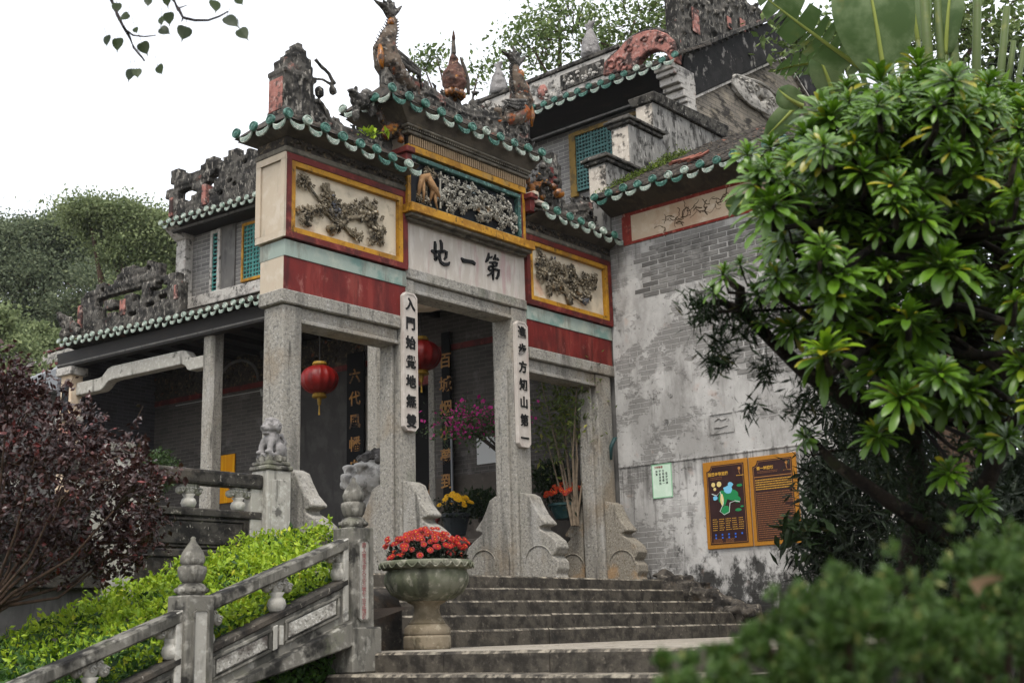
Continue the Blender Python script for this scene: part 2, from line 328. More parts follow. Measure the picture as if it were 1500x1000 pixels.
surf('map_green', '1d7a45', [], .6); surf('map_blue', '6fb2cf', [], .6); surf('map_sand', 'cdb878', [], .6); surf('map_white', 'c9cfc9', [], .6); surf('icon_blue', '2b62c0', [], .6)
surf('poster', 'b9cfba', [('cfdccd', 6, .45, .66, .6)], .6); surf('poster_edge', '7fae8a', [], .6); surf('ink', '1c221e', [], .7); surf('ink_red', '8a4a44', [], .7); surf('ink_brown', '4a3a2a', [('7a684c', 20, .5, .66, .6)], .8)
surf('notice_white', 'b9bab8', [], .6)
surf('frieze_ivory', 'c0ad95', [('a98a70', 2, .46, .66, .7), ('d3c6b2', 5, .5, .66, .6), ('7a6656', (3, 3, 6), .6, .72, .5)], .88, [(30, .001)])
surf('frieze_red', '7c2a20', [('a5574a', 9, .5, .66, .7), ('3a1a16', 5, .56, .68, .7), ('b9a08c', 14, .62, .7, .7)], .85, [(30, .001)])
surf('wall_stain_stone', '8f8a82', [('3c3a36', 3, .44, .62, .85), ('c9c5bc', 9, .54, .68, .6), ('141311', 6, .56, .66, .85)], .92, [(20, .008), (6, .02)])
surf('rubble', '4b463f', [('1a1816', 5, .42, .6, .9), ('8d8679', 12, .57, .68, .7), ('6a5a48', 2.5, .56, .7, .5)], .92, [(25, .01), (7, .03)])
surf('pot_dark', '1a1f22', [('2b2c2a', 8, .5, .66, .6)], .6)
surf('pot_teal', '1f3a3a', [('2f4a48', 8, .5, .66, .6)], .5)
surf('soil', '241c15', [('3a2e22', 20, .5, .66, .6)], .95, [(40, .01)])
surf('urn_stone', '6f6f60', [('4f5340', 3, .44, .6, .85), ('a5a192', 14, .52, .64, .55), ('33342a', (7, 7, 2), .52, .64, .75), ('8f7f62', 2, .56, .7, .5)], .85, [(50, .002)])
surf('urn_foot', '7d7260', [('5c523f', 5, .44, .62, .8), ('37342a', (6, 6, 3), .56, .66, .6), ('a39a86', 20, .54, .68, .5), ('4a4434', 9, .6, .7, .6)], .85, [(50, .002)])
surf('steel', '6a6c6e', [], .4, metal=.6)
surf('lamp_white', 'a9a9a6', [], .5)
surf('ground_soil', '3a342b', [('57503f', 2, .45, .65, .7), ('2a3018', 1.2, .5, .66, .7), ('6a6352', 9, .55, .68, .5)], .95, [(9, .03)])
surf('paving', '6a665e', [('4a463f', 3, .45, .65, .7), ('8a8477', 14, .54, .68, .5)], .88, [(30, .004)])
surf('roof_grey', '8a8d90', [('6a6d70', 3, .45, .66, .6), ('a5a8aa', 9, .55, .68, .5)], .9)
surf('bark_dark', '2a231c', [('151210', 9, .45, .62, .8), ('5c5245', 22, .55, .68, .6), ('3a4426', 5, .58, .7, .5)], .95, [(25, .012), (60, .004)])
surf('bark_brown', '4a3a2e', [('2a211a', 12, .46, .64, .8), ('7a6856', 28, .57, .7, .5)], .92, [(30, .006)])
surf('bark_pale', '6f6252', [('4a4034', 14, .48, .64, .7)], .92, [(40, .003)])
surf('twig', '241d1c', [], .85)
surf('dead_leaf', 'c0a080', [('d8c0a0', 20, .5, .66, .6)], .7)
surf('wood_box', '5a4332', [], .8)

def bricks(name, b1, b2, mort, layers, w=.28, h=.075, m=.012, ax='Y', rough=.9, bd=.004):
    """coursed grey brick seen through thin render; ax names the horizontal axis of the wall"""
    k = NT(name); sp = k.n('ShaderNodeSeparateXYZ'); k.l(k.pos, sp.inputs[0]); cb = k.n('ShaderNodeCombineXYZ')
    hor = sp.outputs[{'X': 0, 'Y': 1}[ax]]; k.l(hor, cb.inputs[0]); k.l(sp.outputs[2], cb.inputs[1])
    b = k.n('ShaderNodeTexBrick'); k.l(cb.outputs[0], b.inputs['Vector']); b.inputs['Scale'].default_value = 1
    b.inputs['Brick Width'].default_value = w; b.inputs['Row Height'].default_value = h; b.inputs['Mortar Size'].default_value = m/2; b.inputs['Mortar Smooth'].default_value = .3
    b.inputs['Color1'].default_value = lin(b1); b.inputs['Color2'].default_value = lin(b2); b.inputs['Mortar'].default_value = lin(mort)
    c = b.outputs['Color']; fade = None
    for i, L in enumerate(layers):
        col, sc, lo, hi, st = L[:5]; f = k.math('MULTIPLY', k.ramp(k.noise(sc, 5., .62, (i*7.7, i*2.9, i*4.1)), lo, hi), st); c = k.mix(f, c, lin(col))
        if len(L) > 5: fade = f if fade is None else k.math('MAXIMUM', fade, f)
    hgt = k.math('SUBTRACT', 1., b.outputs['Fac'])
    if fade is not None: hgt = k.math('MULTIPLY', hgt, k.math('SUBTRACT', 1., fade))
    nr = k.bump(hgt, bd); nr = k.bump(k.noise(30, 4., .6), .003, 1., nr)
    return k.done(c, rough, nr, .2)
bricks('brick_hall', '45423f', '54504c', '67635e', [('2c2a28', (1.1, 1.1, 2), .5, .7, .6), ('7d7a76', 2.2, .56, .72, .5)], .26, .07, .012, 'Y')
bricks('brick_hall_end', '3e3d41', '4b4b50', '5c5c5e', [('29292d', (1.1, 1.1, 2), .5, .7, .6)], .26, .07, .012, 'X')
bricks('brick_upper', '62605e', '75736f', '98958f', [('3a3835', (4, 4, 1), .55, .72, .6), ('a5a29c', 2, .6, .72, .5)], .26, .075, .012, 'Y')
bricks('brick_gable', '7f776b', '706a61', '55514c', [('1f1d1b', (2.2, 2.2, 5), .5, .62, .85), ('a59a86', (3, 3, 9), .54, .68, .5)], .3, .085, .014, 'X')
# rendered side wall: plaster skin, brick courses ghosting through, streaks and mould
k = NT('wall_render'); sp = k.n('ShaderNodeSeparateXYZ'); k.l(k.pos, sp.inputs[0]); cb = k.n('ShaderNodeCombineXYZ'); k.l(sp.outputs[1], cb.inputs[0]); k.l(sp.outputs[2], cb.inputs[1])
b = k.n('ShaderNodeTexBrick'); k.l(cb.outputs[0], b.inputs['Vector']); b.inputs['Scale'].default_value = 1; b.inputs['Brick Width'].default_value = .29; b.inputs['Row Height'].default_value = .076; b.inputs['Mortar Size'].default_value = .006; b.inputs['Mortar Smooth'].default_value = .4
c = k.mix(k.ramp(k.noise((1.6, 1.6, .9), 5., .6), .4, .62), lin('94928e'), lin('b2b0ac'))
br = k.mix(b.outputs['Fac'], k.mix(k.noise((2., 2., 4.), 3.), lin('5a5855'), lin('7c7a76')), lin('aaa8a4'))
mb_ = k.math('MAXIMUM', k.ramp(k.noise((.8, .8, 1.1), 8., .74, (3, 9, 4)), .515, .54), k.ramp(k.math('ADD', sp.outputs[2], k.math('MULTIPLY', k.noise((1.6, 1.6, 1.6), 6., .7, (1, 7, 4)), 1.6)), 5.72, 5.8))
c = k.mix(k.math('MULTIPLY', mb_, .72), c, br)
low = k.ramp(sp.outputs[2], 1.7, .15)          # rising damp near the foot of the wall
c = k.mix(k.math('MULTIPLY', k.ramp(k.noise((2.2, 2.2, .8), 6., .72, (1, 2, 3)), .5, .7), .6), c, lin('6a6763'))
run = k.math('MULTIPLY', k.ramp(sp.outputs[2], 1.2, 2.34), k.ramp(sp.outputs[2], 2.42, 2.36))      # runs below the ledge
run2 = k.math('MULTIPLY', k.ramp(sp.outputs[2], 4.2, 5.6), .3)                                       # and below the painted frieze
stk = k.ramp(k.math('ADD', k.noise((7, 7, .35), 6., .7, (9, 4, 2)), k.math('MULTIPLY', k.math('MAXIMUM', run, run2), .16)), .58, .72)
c = k.mix(k.math('MULTIPLY', stk, .7), c, lin('454340'))
c = k.mix(k.math('MULTIPLY', k.ramp(k.noise((1.1, 1.1, .7), 4., .6, (6, 4, 2)), .54, .62), .6), c, lin('bfbdb9'))
c = k.mix(k.math('MULTIPLY', k.ramp(k.noise((1.0, 1.0, .7), 6., .72, (7, 2, 3)), .57, .72), .6), c, lin('514f4c'))
c = k.mix(k.math('MULTIPLY', k.ramp(k.noise((9, 9, 4), 5., .7, (5, 2, 8)), .6, .7), .55), c, lin('403e3b'))
c = k.mix(k.math('MULTIPLY', k.ramp(k.noise((5, 5, 5), 6., .7, (4, 1, 2)), .6, .7), .8), c, lin('2a2926'))
c = k.mix(k.math('MULTIPLY', k.ramp(k.math('ADD', k.noise((4, 4, 3), 6., .72, (8, 8, 1)), k.math('MULTIPLY', low, .36)), .64, .8), .92), c, lin('1b1a18'))
c = k.mix(k.math('MULTIPLY', k.ramp(k.noise((2.6, 2.6, 2.6), 4., .6, (2, 6, 2)), .62, .72), .4), c, lin('a88f80'))
c = k.mix(k.math('MULTIPLY', k.ramp(k.noise(26, 3., .5, (2, 6, 9)), .68, .73), .7), c, lin('4a423c'))
h = k.math('MULTIPLY', k.math('SUBTRACT', 1., b.outputs['Fac']), mb_)
nr = k.bump(h, .005); nr = k.bump(k.math('SUBTRACT', 1., mb_), .008, 1., nr); nr = k.bump(k.noise(14, 5., .65), .006, 1., nr); nr = k.bump(k.noise(60, 3., .6), .002, 1., nr)
k.done(c, .9, nr, .2)

k = NT('wall_brick'); oi = k.n('ShaderNodeObjectInfo').outputs['Random']; c = k.mix(oi, lin('585653'), lin('787672')); c = k.mix(k.math('MULTIPLY', k.ramp(k.noise(5., 5.), .5, .66), .6), c, lin('8a8884')); c = k.mix(k.math('MULTIPLY', k.ramp(k.noise((2, 2, 1), 5., .6, (4, 4, 4)), .56, .68), .7), c, lin('3c3b38'))
k.done(c, .9, k.bump(k.noise(40, 4.), .003), .2)

def leaf(name, c1, c2, c3=None, rough=.45, trans=.25, spec=.35, big=1.5):
    k = NT(name); r = k.n('ShaderNodeNewGeometry').outputs['Random Per Island']; oi = k.n('ShaderNodeObjectInfo').outputs['Random']
    rr = k.math('FRACT', k.math('ADD', r, oi)); c = k.mix(rr, lin(c1), lin(c2))
    if c3: c = k.mix(k.ramp(rr, .935, .985), c, lin(c3))
    c = k.mix(k.math('MULTIPLY', k.ramp(k.noise(big, 3.), .4, .65), .35), c, lin(c1))
    k.done(c, rough, None, spec, trans=trans, tcol=c); return k.m
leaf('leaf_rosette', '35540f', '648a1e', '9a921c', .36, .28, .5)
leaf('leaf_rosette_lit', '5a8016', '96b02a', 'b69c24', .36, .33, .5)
leaf('leaf_dark', '0d150a', '1a2611', None, .6, .1, .2)
leaf('leaf_fern', '16220f', '263818', '4a4a26', .6, .15, .2)
leaf('leaf_conifer', '2f4a18', '567032', '8a8c50', .5, .28, .35)
leaf('leaf_hedge', '6f8f1e', 'a8bc30', 'c2c03c', .5, .32, .3, 1.2)
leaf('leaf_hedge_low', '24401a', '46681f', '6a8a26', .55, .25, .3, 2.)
leaf('leaf_purple', '241311', '452722', '6c2a26', .36, .14, .45, 3.)
leaf('leaf_tree_far', '525e48', '838c6c', '9aa078', .6, .35, .2, .25)  # greyed and cooled: distance haze put into the leaf colour
leaf('leaf_tree_pale', '5e6c48', '8c9668', None, .6, .35, .2, .3)
leaf('leaf_behind', '4a5f2c', '75864a', '8f9a5c', .5, .25, .3)
leaf('leaf_bodhi', '26331a', '3c4a26', '5a6030', .5, .3, .3)
leaf('leaf_osmanthus', '3a4a1e', '6a7530', '9a9440', .5, .25, .3)
leaf('leaf_boug', '2c4020', '4a5e30', None, .5, .25, .3)
leaf('petal_magenta', 'a01c70', 'cc4498', None, .6, .3, .2)
leaf('petal_red', '7c0805', 'ad120a', 'c0260c', .5, .12, .3)
leaf('petal_redorange', '8a1806', 'c04010', None, .5, .2, .3)
leaf('petal_yellow', 'c09000', 'dcb010', None, .5, .2, .3)
surf('flower_eye', 'c07a18', [], .6)
# banana leaf: fine cross ribs
k = NT('leaf_banana'); nn = k.n('ShaderNodeTexWave'); tc = k.n('ShaderNodeUVMap'); k.l(tc.outputs[0], nn.inputs['Vector']); nn.inputs['Scale'].default_value = 1.
nn.bands_direction = 'Y'; nn.inputs['Scale'].default_value = 4; nn.inputs['Distortion'].default_value = 1.
c = k.mix(k.ramp(k.noise(3.), .4, .65), lin('4f6636'), lin('86976a')); c = k.mix(k.math('MULTIPLY', nn.outputs['Fac'], .6), c, lin('38502a')); c = k.mix(k.math('MULTIPLY', k.ramp(k.noise(2.2, 4., .6, (3, 3, 3)), .6, .72), .6), c, lin('8a7a30'))
k.done(c, .5, None, .35, trans=.3, tcol=c)
surf('banana_rib', '8f9a4c', [], .5)
surf('banana_stalk', '4c5a30', [('6f7238', 6, .5, .66, .6), ('4a4a28', 12, .56, .7, .5)], .6)
# ================================================================== SETTING
def struct(mb, name, mat, **k): 
    o = mb.build(name, mat, None, **k); o['kind'] = 'structure'; return o
struct(MB().add([(-110, -110, -1.75), (110, -110, -1.75), (110, 110, -1.75), (-110, 110, -1.75)], [(0, 1, 2, 3)]), 'ground', 'ground_soil')
# landing in front of the gate, laid with slabs
land = struct(MB().box(-7.66, -.02, -6.65, -2.36, -1.74, -.03), 'landing', 'dark_cheek')
lx = [-7.66, -6.3, -4.9, -3.5, -2.2, -1.0, -.02]
for i in range(6):
    y = -2.36 - (i % 2)*.35; first = True
    while y > -6.6:
        y2 = max(y-(.7+.25*((i*7+int(-y*3)) % 3)/2), -6.63)
        if first and i % 2: MB().box(lx[i]+.006, lx[i+1]-.006, y+.004, -2.365, -.028, 0.).build('paving_slab', 'landing_stone', land, bevel=.006)
        MB().box(lx[i]+.006, lx[i+1]-.006, y2+.006, y-.006, -.028, rng.uniform(-.003, .003)).build('paving_slab', 'landing_stone', land, bevel=.006)
        y = y2; first = False
# upper flight of steps
STZ = [.16, .305, .45, .605, .76]; STY = [-2.36, -2.0, -1.64, -1.28, -.93]
stairs = struct(MB().box(-6.7, -.02, -.9, 1.6, -1.7, .72), 'stairs', 'step_stone')
for i in range(5):
    z0 = 0 if i == 0 else STZ[i-1]
    cuts = [-6.72, -4.6+.5*(i % 2), -3.1+.35*(i % 3), -1.7+.3*((i+1) % 3), -.03]
    for j in range(4):
        mb = MB(); x0, x1 = cuts[j]+.004, cuts[j+1]-.004; dy = rng.uniform(-.012, .012); dz = rng.uniform(-.008, .004)
        yb = STY[i]+.42 if i < 4 else STY[i]+1.0
        nx = 8; P = []                                # worn front edge
        for q in range(nx+1):
            x = x0+(x1-x0)*q/nx; P.append((x, STY[i]+dy+.012*mnoise.noise(Vector((x*3, i, 1.)))))
        v = []; f = []
        for q, (x, yy) in enumerate(P):
            zt = STZ[i]+dz+.006*mnoise.noise(Vector((x*2.2, i*3., 5.)))
            v += [(x, yy, z0-.02), (x, yy, zt-.018), (x, yy+.018, zt), (x, yb, zt), (x, yb, z0-.02)]
        for q in range(nx):
            for t in range(5): f.append((q*5+t, (q+1)*5+t, (q+1)*5+(t+1) % 5, q*5+(t+1) % 5))
        f += [(4, 3, 2, 1, 0), tuple(nx*5+t for t in range(5))]
        mb.add(v, f).build('step_block', 'step_stone', stairs)
# terrace behind the gate and podium of the hall
struct(MB().box(-16, 6, 1.6, 30, -1.7, .74).box(-16, -5.95, -.02, 1.6, -1.7, .745), 'terrace', 'paving')
# lower flight, turning down to the left
low = struct(MB().box(-11.6, -7.7, -6.65, -3.1, -1.74, -1.6), 'lower_stairs', 'step_stone')
for i in range(9):
    z1 = -.002-.15*i; x1 = -7.32-.33*i; x0 = x1-.36
    if i == 0: x0, x1 = -7.72, -7.45
    else: x0, x1 = -7.72-.33*i, -7.72-.33*(i-1)+.05
    ys = [-2.98, -3.9+.3*(i % 2), -4.9+.3*(i % 3), -5.8, -6.65]
    for j in range(4):
        mb = MB(); v = []; f = []; nx = 9
        for q in range(nx+1):
            y = ys[j+1]+.004+(ys[j]-ys[j+1]-.008)*q/nx; xx = x0+.012*mnoise.noise(Vector((y*3, i, 7.))); zt = z1+.006*mnoise.noise(Vector((y*2, i*2., 3.)))
            v += [(xx, y, z1-.2), (xx, y, zt-.02), (xx+.02, y, zt), (x1, y, zt), (x1, y, z1-.2)]
        for q in range(nx):
            for t in range(5): f.append((q*5+t, q*5+(t+1) % 5, (q+1)*5+(t+1) % 5, (q+1)*5+t))
        f += [(0, 1, 2, 3, 4), tuple(nx*5+t for t in range(5))[::-1]]
        mb.add(v, f).build('step_block', 'step_stone', low)
# planted bank between the railing and the terrace
def bank(x, y): return np.clip(.62+.3*(x+6.)*.75, -1.6, .66)
def bed(x0, x1, y0, y1, nx, ny):
    xs = np.linspace(x0, x1, nx); ys = np.linspace(y0, y1, ny)
    V = [(x, y, bank(x, y)+.05*mnoise.noise(Vector((x*2, y*2, 0)))) for x in xs for y in ys]
    return V, [(i*ny+j, (i+1)*ny+j, (i+1)*ny+j+1, i*ny+j+1) for i in range(nx-1) for j in range(ny-1)]
V, F = bed(-16, -7.2, -3.05, -.05, 24, 10); V2, F2 = bed(-7.2, -6.25, -1.28, -.05, 4, 5)
o = mkobj('planting_bed', V+V2, F+[tuple(i+len(V) for i in q) for q in F2], 'soil'); o['kind'] = 'structure'
struct(MB().box(-13.6, .5, -14, -6.66, -1.74, -.35), 'planting_bed', 'soil')
# retaining wall below the terrace
rw = struct(MB().box(-16, -5.97, -.12, -.03, -1.7, .66), 'terrace_wall', 'grey_plaster')

# ================================================================== GATE
gate = empty('gate', (-3.1, .2, .76), 'three-bay stone gateway with green-tiled roofs and red painted bands', 'gate')
def gp(mb, name, mat, par=gate, **k): return mb.build(name, mat, par, **k)
for x0, x1, zt in ((-6.12, -5.85, 3.70), (-4.35, -4.09, 4.36), (-2.27, -1.95, 4.36), (-.44, -.09, 3.70)):
    p = gp(MB().box(x0, x1, 0, .34, .70, zt), 'pillar', 'granite', bevel=.022, seg=2)
    gp(MB().box(x0+.05, x1-.05, .34, .40, .72, zt), 'rear_jamb', 'granite', p, bevel=.01)
    s = -1 if x0 < -3 else 1
    gp(MB().box(x0-.05, x1+.05, -.10, .50, .60, .775), 'pillar_base', 'granite_warm', p, bevel=.02)
# slim inner jambs beside the openings
for xa in (-4.36-.045, -4.09, -2.27-.045, -.44-.05):
    gp(MB().box(xa, xa+.045, .09, .30, .74, 3.52), 'jamb', 'granite', bevel=.008)
for x0, x1 in ((-6.17, -4.36), (-1.945, -.03)):
    l = gp(MB().box(x0, x1, -.035, .38, 3.705, 3.86), 'lintel', 'granite', bevel=.012)
    a = max(x0, -5.85); b_ = min(x1, -.44)
    gp(MB().box(a, b_, .03, .30, 3.555, 3.70).box(a, b_, .0, .32, 3.515, 3.56), 'inner_lintel', 'granite', bevel=.008)
gp(MB().box(-4.26, -1.96, -.02, .38, 4.365, 4.50), 'lintel', 'granite', bevel=.012)
gp(MB().box(-4.09, -2.27, .03, .30, 4.235, 4.36).box(-4.09, -2.27, .0, .32, 4.195, 4.24), 'inner_lintel', 'granite', bevel=.008)

def relief(name, x0, x1, z0, z1, y, clumps, mat, par, n=34, r=.06, trunk=None):
    """high relief of peonies, leaf sprays and twisting stems"""
    mb = MB()
    def petal(c, d, s_, tilt):
        a = math.atan2(d[1], d[0]); mb.ball(c, (s_, s_*.30, s_*.62), 1, rot=(tilt, -a, 0), jit=.12)
    def peony(X, Z, s_, dy):
        for ring, (k, rr, sz, yy) in enumerate(((8, 1.0, .52, 0.), (6, .62, .42, .45), (4, .28, .30, .8))):
            for i in range(k):
                a = i*2*math.pi/k+ring*.4+rng.uniform(-.15, .15); petal((X+s_*rr*math.cos(a), y-dy-s_*yy*.8, Z+s_*rr*math.sin(a)), (math.cos(a), math.sin(a)), s_*sz*rng.uniform(.85, 1.15), rng.uniform(-.5, .5))
        mb.ball((X, y-dy-s_*.8, Z), s_*.24, 1)
    for cx, cz, cr, k in clumps:
        X = x0+(x1-x0)*cx; Z = z0+(z1-z0)*cz; peony(X, Z, cr*.50, .055)
        for i in range(int(n*.20*k)):
            a = rng.uniform(0, 6.28); q = cr*rng.uniform(.5, .85); px, pz = X+q*math.cos(a), Z+q*math.sin(a)
            if i % 4 == 0 and cr > .09: peony(px, pz, r*rng.uniform(.6, .9), rng.uniform(.02, .05)); continue
            s_ = r*rng.uniform(.6, 1.1); b0 = a+rng.uniform(-.8, .8)
            for l in (-.6, 0, .6):                     # three-fingered leaf
                d = (math.cos(b0+l), math.sin(b0+l)); petal((px+d[0]*s_*.6, y-.03-rng.uniform(0, .03), pz+d[1]*s_*.6), d, s_*.62, rng.uniform(-.4, .4))
    for i in range(6):                             # twisting stems
        c0 = clumps[rng.integers(len(clumps))]; c1 = clumps[rng.integers(len(clumps))]; P = []; w_ = rng.uniform(0, 6)
        for j in range(7):
            t = j/6; P.append((x0+(x1-x0)*(c0[0]*(1-t)+c1[0]*t)+.03*math.sin(w_+j*1.4), y-.03, z0+(z1-z0)*(c0[1]*(1-t)+c1[1]*t)+.03*math.cos(w_+j*1.7)))
        mb.tube(P, [.017]*7, 6)
    for P in (trunk or ()): mb.tube([(x0+(x1-x0)*a, y-.045, z0+(z1-z0)*b2) for a, b2, w_ in P], [w_ for a, b2, w_ in P], 8)
    return gp(mb, name, mat, par, smooth=True, kind='stuff')

# ---- side bays: painted bands, framed relief panels
def side_bay(x0, x1, left, clumps, trunk=None):
    base = gp(MB().box(x0, x1, .012, .42, 3.86, 4.44), 'bay_wall', 'cream_plaster', bevel=.004)
    n_ = 60; xs_ = np.linspace(x0+.004, x1-.004, n_); lo_ = [(x, 3.868+.014*mnoise.noise(Vector((x*6, 1, 0)))+.008*mnoise.noise(Vector((x*23, 2, 0)))) for x in xs_]; hi_ = [(x, 4.244+.004*mnoise.noise(Vector((x*9, 5, 0)))) for x in xs_[::-1]]
    gp(MB().prism(lo_+hi_, 1, -.004, .013), 'red_band', 'red_paint', base)
    gp(MB().box(x0-.004, x1+.004, -.016, .43, 4.247, 4.436), 'green_band', 'pale_green', base, bevel=.003)
    up = gp(MB().box(x0-.02, x1, .035, .47, 4.452, 5.45), 'panel_block', 'cream_plaster', bevel=.006)
    if left:
        mb = MB()
        for (a, b2, c0, c1) in ((-.05, .47, 4.452, 4.53), (-.05, .47, 5.37, 5.45), (-.05, .03, 4.53, 5.37), (.39, .47, 4.53, 5.37)):
            mb.box(x0-.045, x0-.021, a, b2, c0, c1)
        gp(mb, 'end_border', 'cream_plaster', up, bevel=.004)
    w_ = .075; mb = MB(); X0, X1 = x0-.02, x1
    mb.box(X0, X1, -.055, .034, 4.452, 4.452+w_).box(X0, X1, -.055, .034, 5.45-w_, 5.45).box(X0, X0+w_, -.055, .034, 4.452+w_, 5.45-w_).box(X1-w_, X1, -.055, .034, 4.452+w_, 5.45-w_)
    gp(mb, 'red_frame', 'frame_red', up, bevel=.004)
    a0, a1, c0, c1 = X0+w_, X1-w_, 4.452+w_, 5.45-w_; w2 = .062
    mb = MB().box(a0, a1, -.045, .034, c0, c0+w2).box(a0, a1, -.045, .034, c1-w2, c1).box(a0, a0+w2, -.045, .034, c0+w2, c1-w2).box(a1-w2, a1, -.045, .034, c0+w2, c1-w2)
    gp(mb, 'yellow_frame', 'yellow_paint', up, bevel=.003)
    pn = gp(MB().box(a0+w2, a1-w2, .020, .0345, c0+w2, c1-w2), 'panel_ground', 'panel_plaster', up)
    relief('relief', a0+w2+.03, a1-w2-.03, c0+w2+.02, c1-w2-.02, .02, clumps, 'relief', up, 40, .055, trunk)
    # cornice with a carved strip
    gp(MB().box(x0-.05, x1+(0 if left else .0), -.065, .49, 5.452, 5.52), 'cornice', 'cornice', up, bevel=.012)
    gp(MB().box(x0-.03, x1, -.05, .47, 5.52, 5.64), 'cornice_frieze', 'relief_dark', up)
    mb = MB()
    for i in range(46):
        t = (i+.5)/46; mb.ball((x0+.02+(x1-x0-.04)*t, -.055, 5.58+rng.uniform(-.03, .03)), (rng.uniform(.015, .035), .03, rng.uniform(.015, .03)), 1, jit=.3)
    gp(mb, 'carved_strip', 'relief_dark', up, kind='stuff')
    so = MB(); e0 = x0-.19 if left else x0; e1 = x1
    so.hexa([(x0-.04, -.06, 5.64), (x1, -.06, 5.64), (x1, .48, 5.64), (x0-.04, .48, 5.64)], [(e0+.03, -.27, 5.735), (e1, -.27, 5.735), (e1, .70, 5.735), (e0+.03, .70, 5.735)])
    gp(so, 'soffit', 'soffit', up, bevel=.006)
side_bay(-6.12, -4.25, True, [(.08, .80, .13, .7), (.1, .28, .16, 1.0), (.3, .68, .17, 1.2), (.42, .46, .15, 1.0), (.38, .22, .12, .7), (.55, .62, .12, .7), (.72, .62, .2, 1.6), (.78, .3, .17, 1.3), (.6, .12, .1, .6), (.24, .45, .1, .5)], [[(.30, .12, .04), (.42, .25, .035), (.5, .42, .03), (.62, .5, .025), (.7, .62, .018)], [(.42, .25, .03), (.34, .42, .022), (.3, .6, .015)]])
side_bay(-1.955, -.03, False, [(.12, .8, .15, 1.0), (.12, .5, .17, 1.1), (.3, .72, .15, 1), (.32, .38, .17, 1.2), (.52, .75, .14, 1), (.55, .4, .15, 1), (.72, .6, .15, 1), (.85, .72, .13, .8), (.75, .3, .14, 1), (.2, .25, .1, .5), (.5, .14, .08, .4)], [[(.5, .0, .045), (.46, .2, .04), (.4, .42, .034), (.46, .62, .028), (.42, .85, .02)], [(.42, .5, .03), (.55, .55, .025), (.68, .5, .018)], [(.44, .3, .03), (.6, .2, .022), (.72, .1, .015)]])

# ---- middle bay: inscription, carved box
mid = gp(MB().box(-4.245, -1.965, .0, .42, 4.50, 5.115), 'inscription_panel', 'pink_panel', bevel=.004)
def strokes(S_, org, sc, wscale):          # brush strokes traced as width-varying ribbons
    mb = MB()
    for st in S_:
        P = []; 
        for (x, y, wd) in st:
            q = on(org[0]+x/sc, org[1]+y/sc, 1, -.008); P.append((q[0], q[2], wd*wscale))
        L = []; Rr = []
        for i in range(len(P)):
            a = P[max(i-1, 0)]; b2 = P[min(i+1, len(P)-1)]; t = np.array([b2[0]-a[0], b2[1]-a[1]]); t /= np.linalg.norm(t)+1e-9; nrm = np.array([-t[1], t[0]])
            c = np.array(P[i][:2]); L.append(c+nrm*P[i][2]/2); Rr.append(c-nrm*P[i][2]/2)
        v = [(p[0], -.022, p[1]) for p in L]+[(p[0], -.022, p[1]) for p in Rr]+[(p[0], .004, p[1]) for p in L]+[(p[0], .004, p[1]) for p in Rr]
        n = len(P); f = []
        for i in range(n-1):
            f += [(i, i+1, n+i+1, n+i), (2*n+i, 3*n+i, 3*n+i+1, 2*n+i+1), (i, 2*n+i, 2*n+i+1, i+1), (n+i, n+i+1, 3*n+i+1, 3*n+i)]
        f += [(0, n, 3*n, 2*n), (n-1, 3*n-1, 4*n-1, 2*n-1)]
        mb.add(v, f)
    return mb
di = [[(345, 220, 20), (350, 270, 42), (348, 360, 42), (352, 440, 38), (362, 490, 20)], [(298, 345, 30), (330, 372, 42), (400, 360, 40), (430, 345, 22)],
      [(340, 470, 30), (375, 450, 34), (400, 415, 20)], [(418, 200, 18), (435, 250, 44), (437, 330, 38), (430, 380, 34)], [(415, 380, 30), (470, 355, 40), (505, 370, 42), (497, 440, 36), (475, 470, 22)],
      [(408, 390, 30), (410, 450, 42), (425, 505, 42), (470, 538, 46), (530, 535, 44), (545, 505, 16)]]
yi = [[(705, 448, 16), (735, 485, 60), (800, 495, 46), (860, 505, 52), (893, 530, 40), (890, 548, 12)]]
dd = [[(1085, 380, 14), (1082, 420, 34), (1062, 480, 40), (1045, 505, 20)], [(1075, 455, 22), (1120, 440, 30), (1130, 425, 12)], [(1175, 400, 12), (1172, 440, 34), (1150, 470, 22)], [(1165, 465, 24), (1205, 460, 34), (1222, 485, 14)],
      [(1095, 510, 22), (1160, 510, 32), (1200, 520, 34), (1190, 555, 30)], [(1100, 560, 20), (1150, 560, 28), (1190, 560, 26)], [(1090, 560, 16), (1085, 600, 34), (1100, 618, 30), (1170, 605, 34), (1225, 620, 40), (1215, 690, 40), (1195, 728, 30), (1180, 722, 12)],
      [(1140, 520, 24), (1143, 620, 34), (1145, 700, 34), (1146, 752, 14)], [(1140, 640, 24), (1105, 670, 26), (1068, 688, 12)]]
for S_ in (di, yi, dd): strokes(S_, (600, 330), 9.375, 1/1060).build('character', 'black_paint', mid)
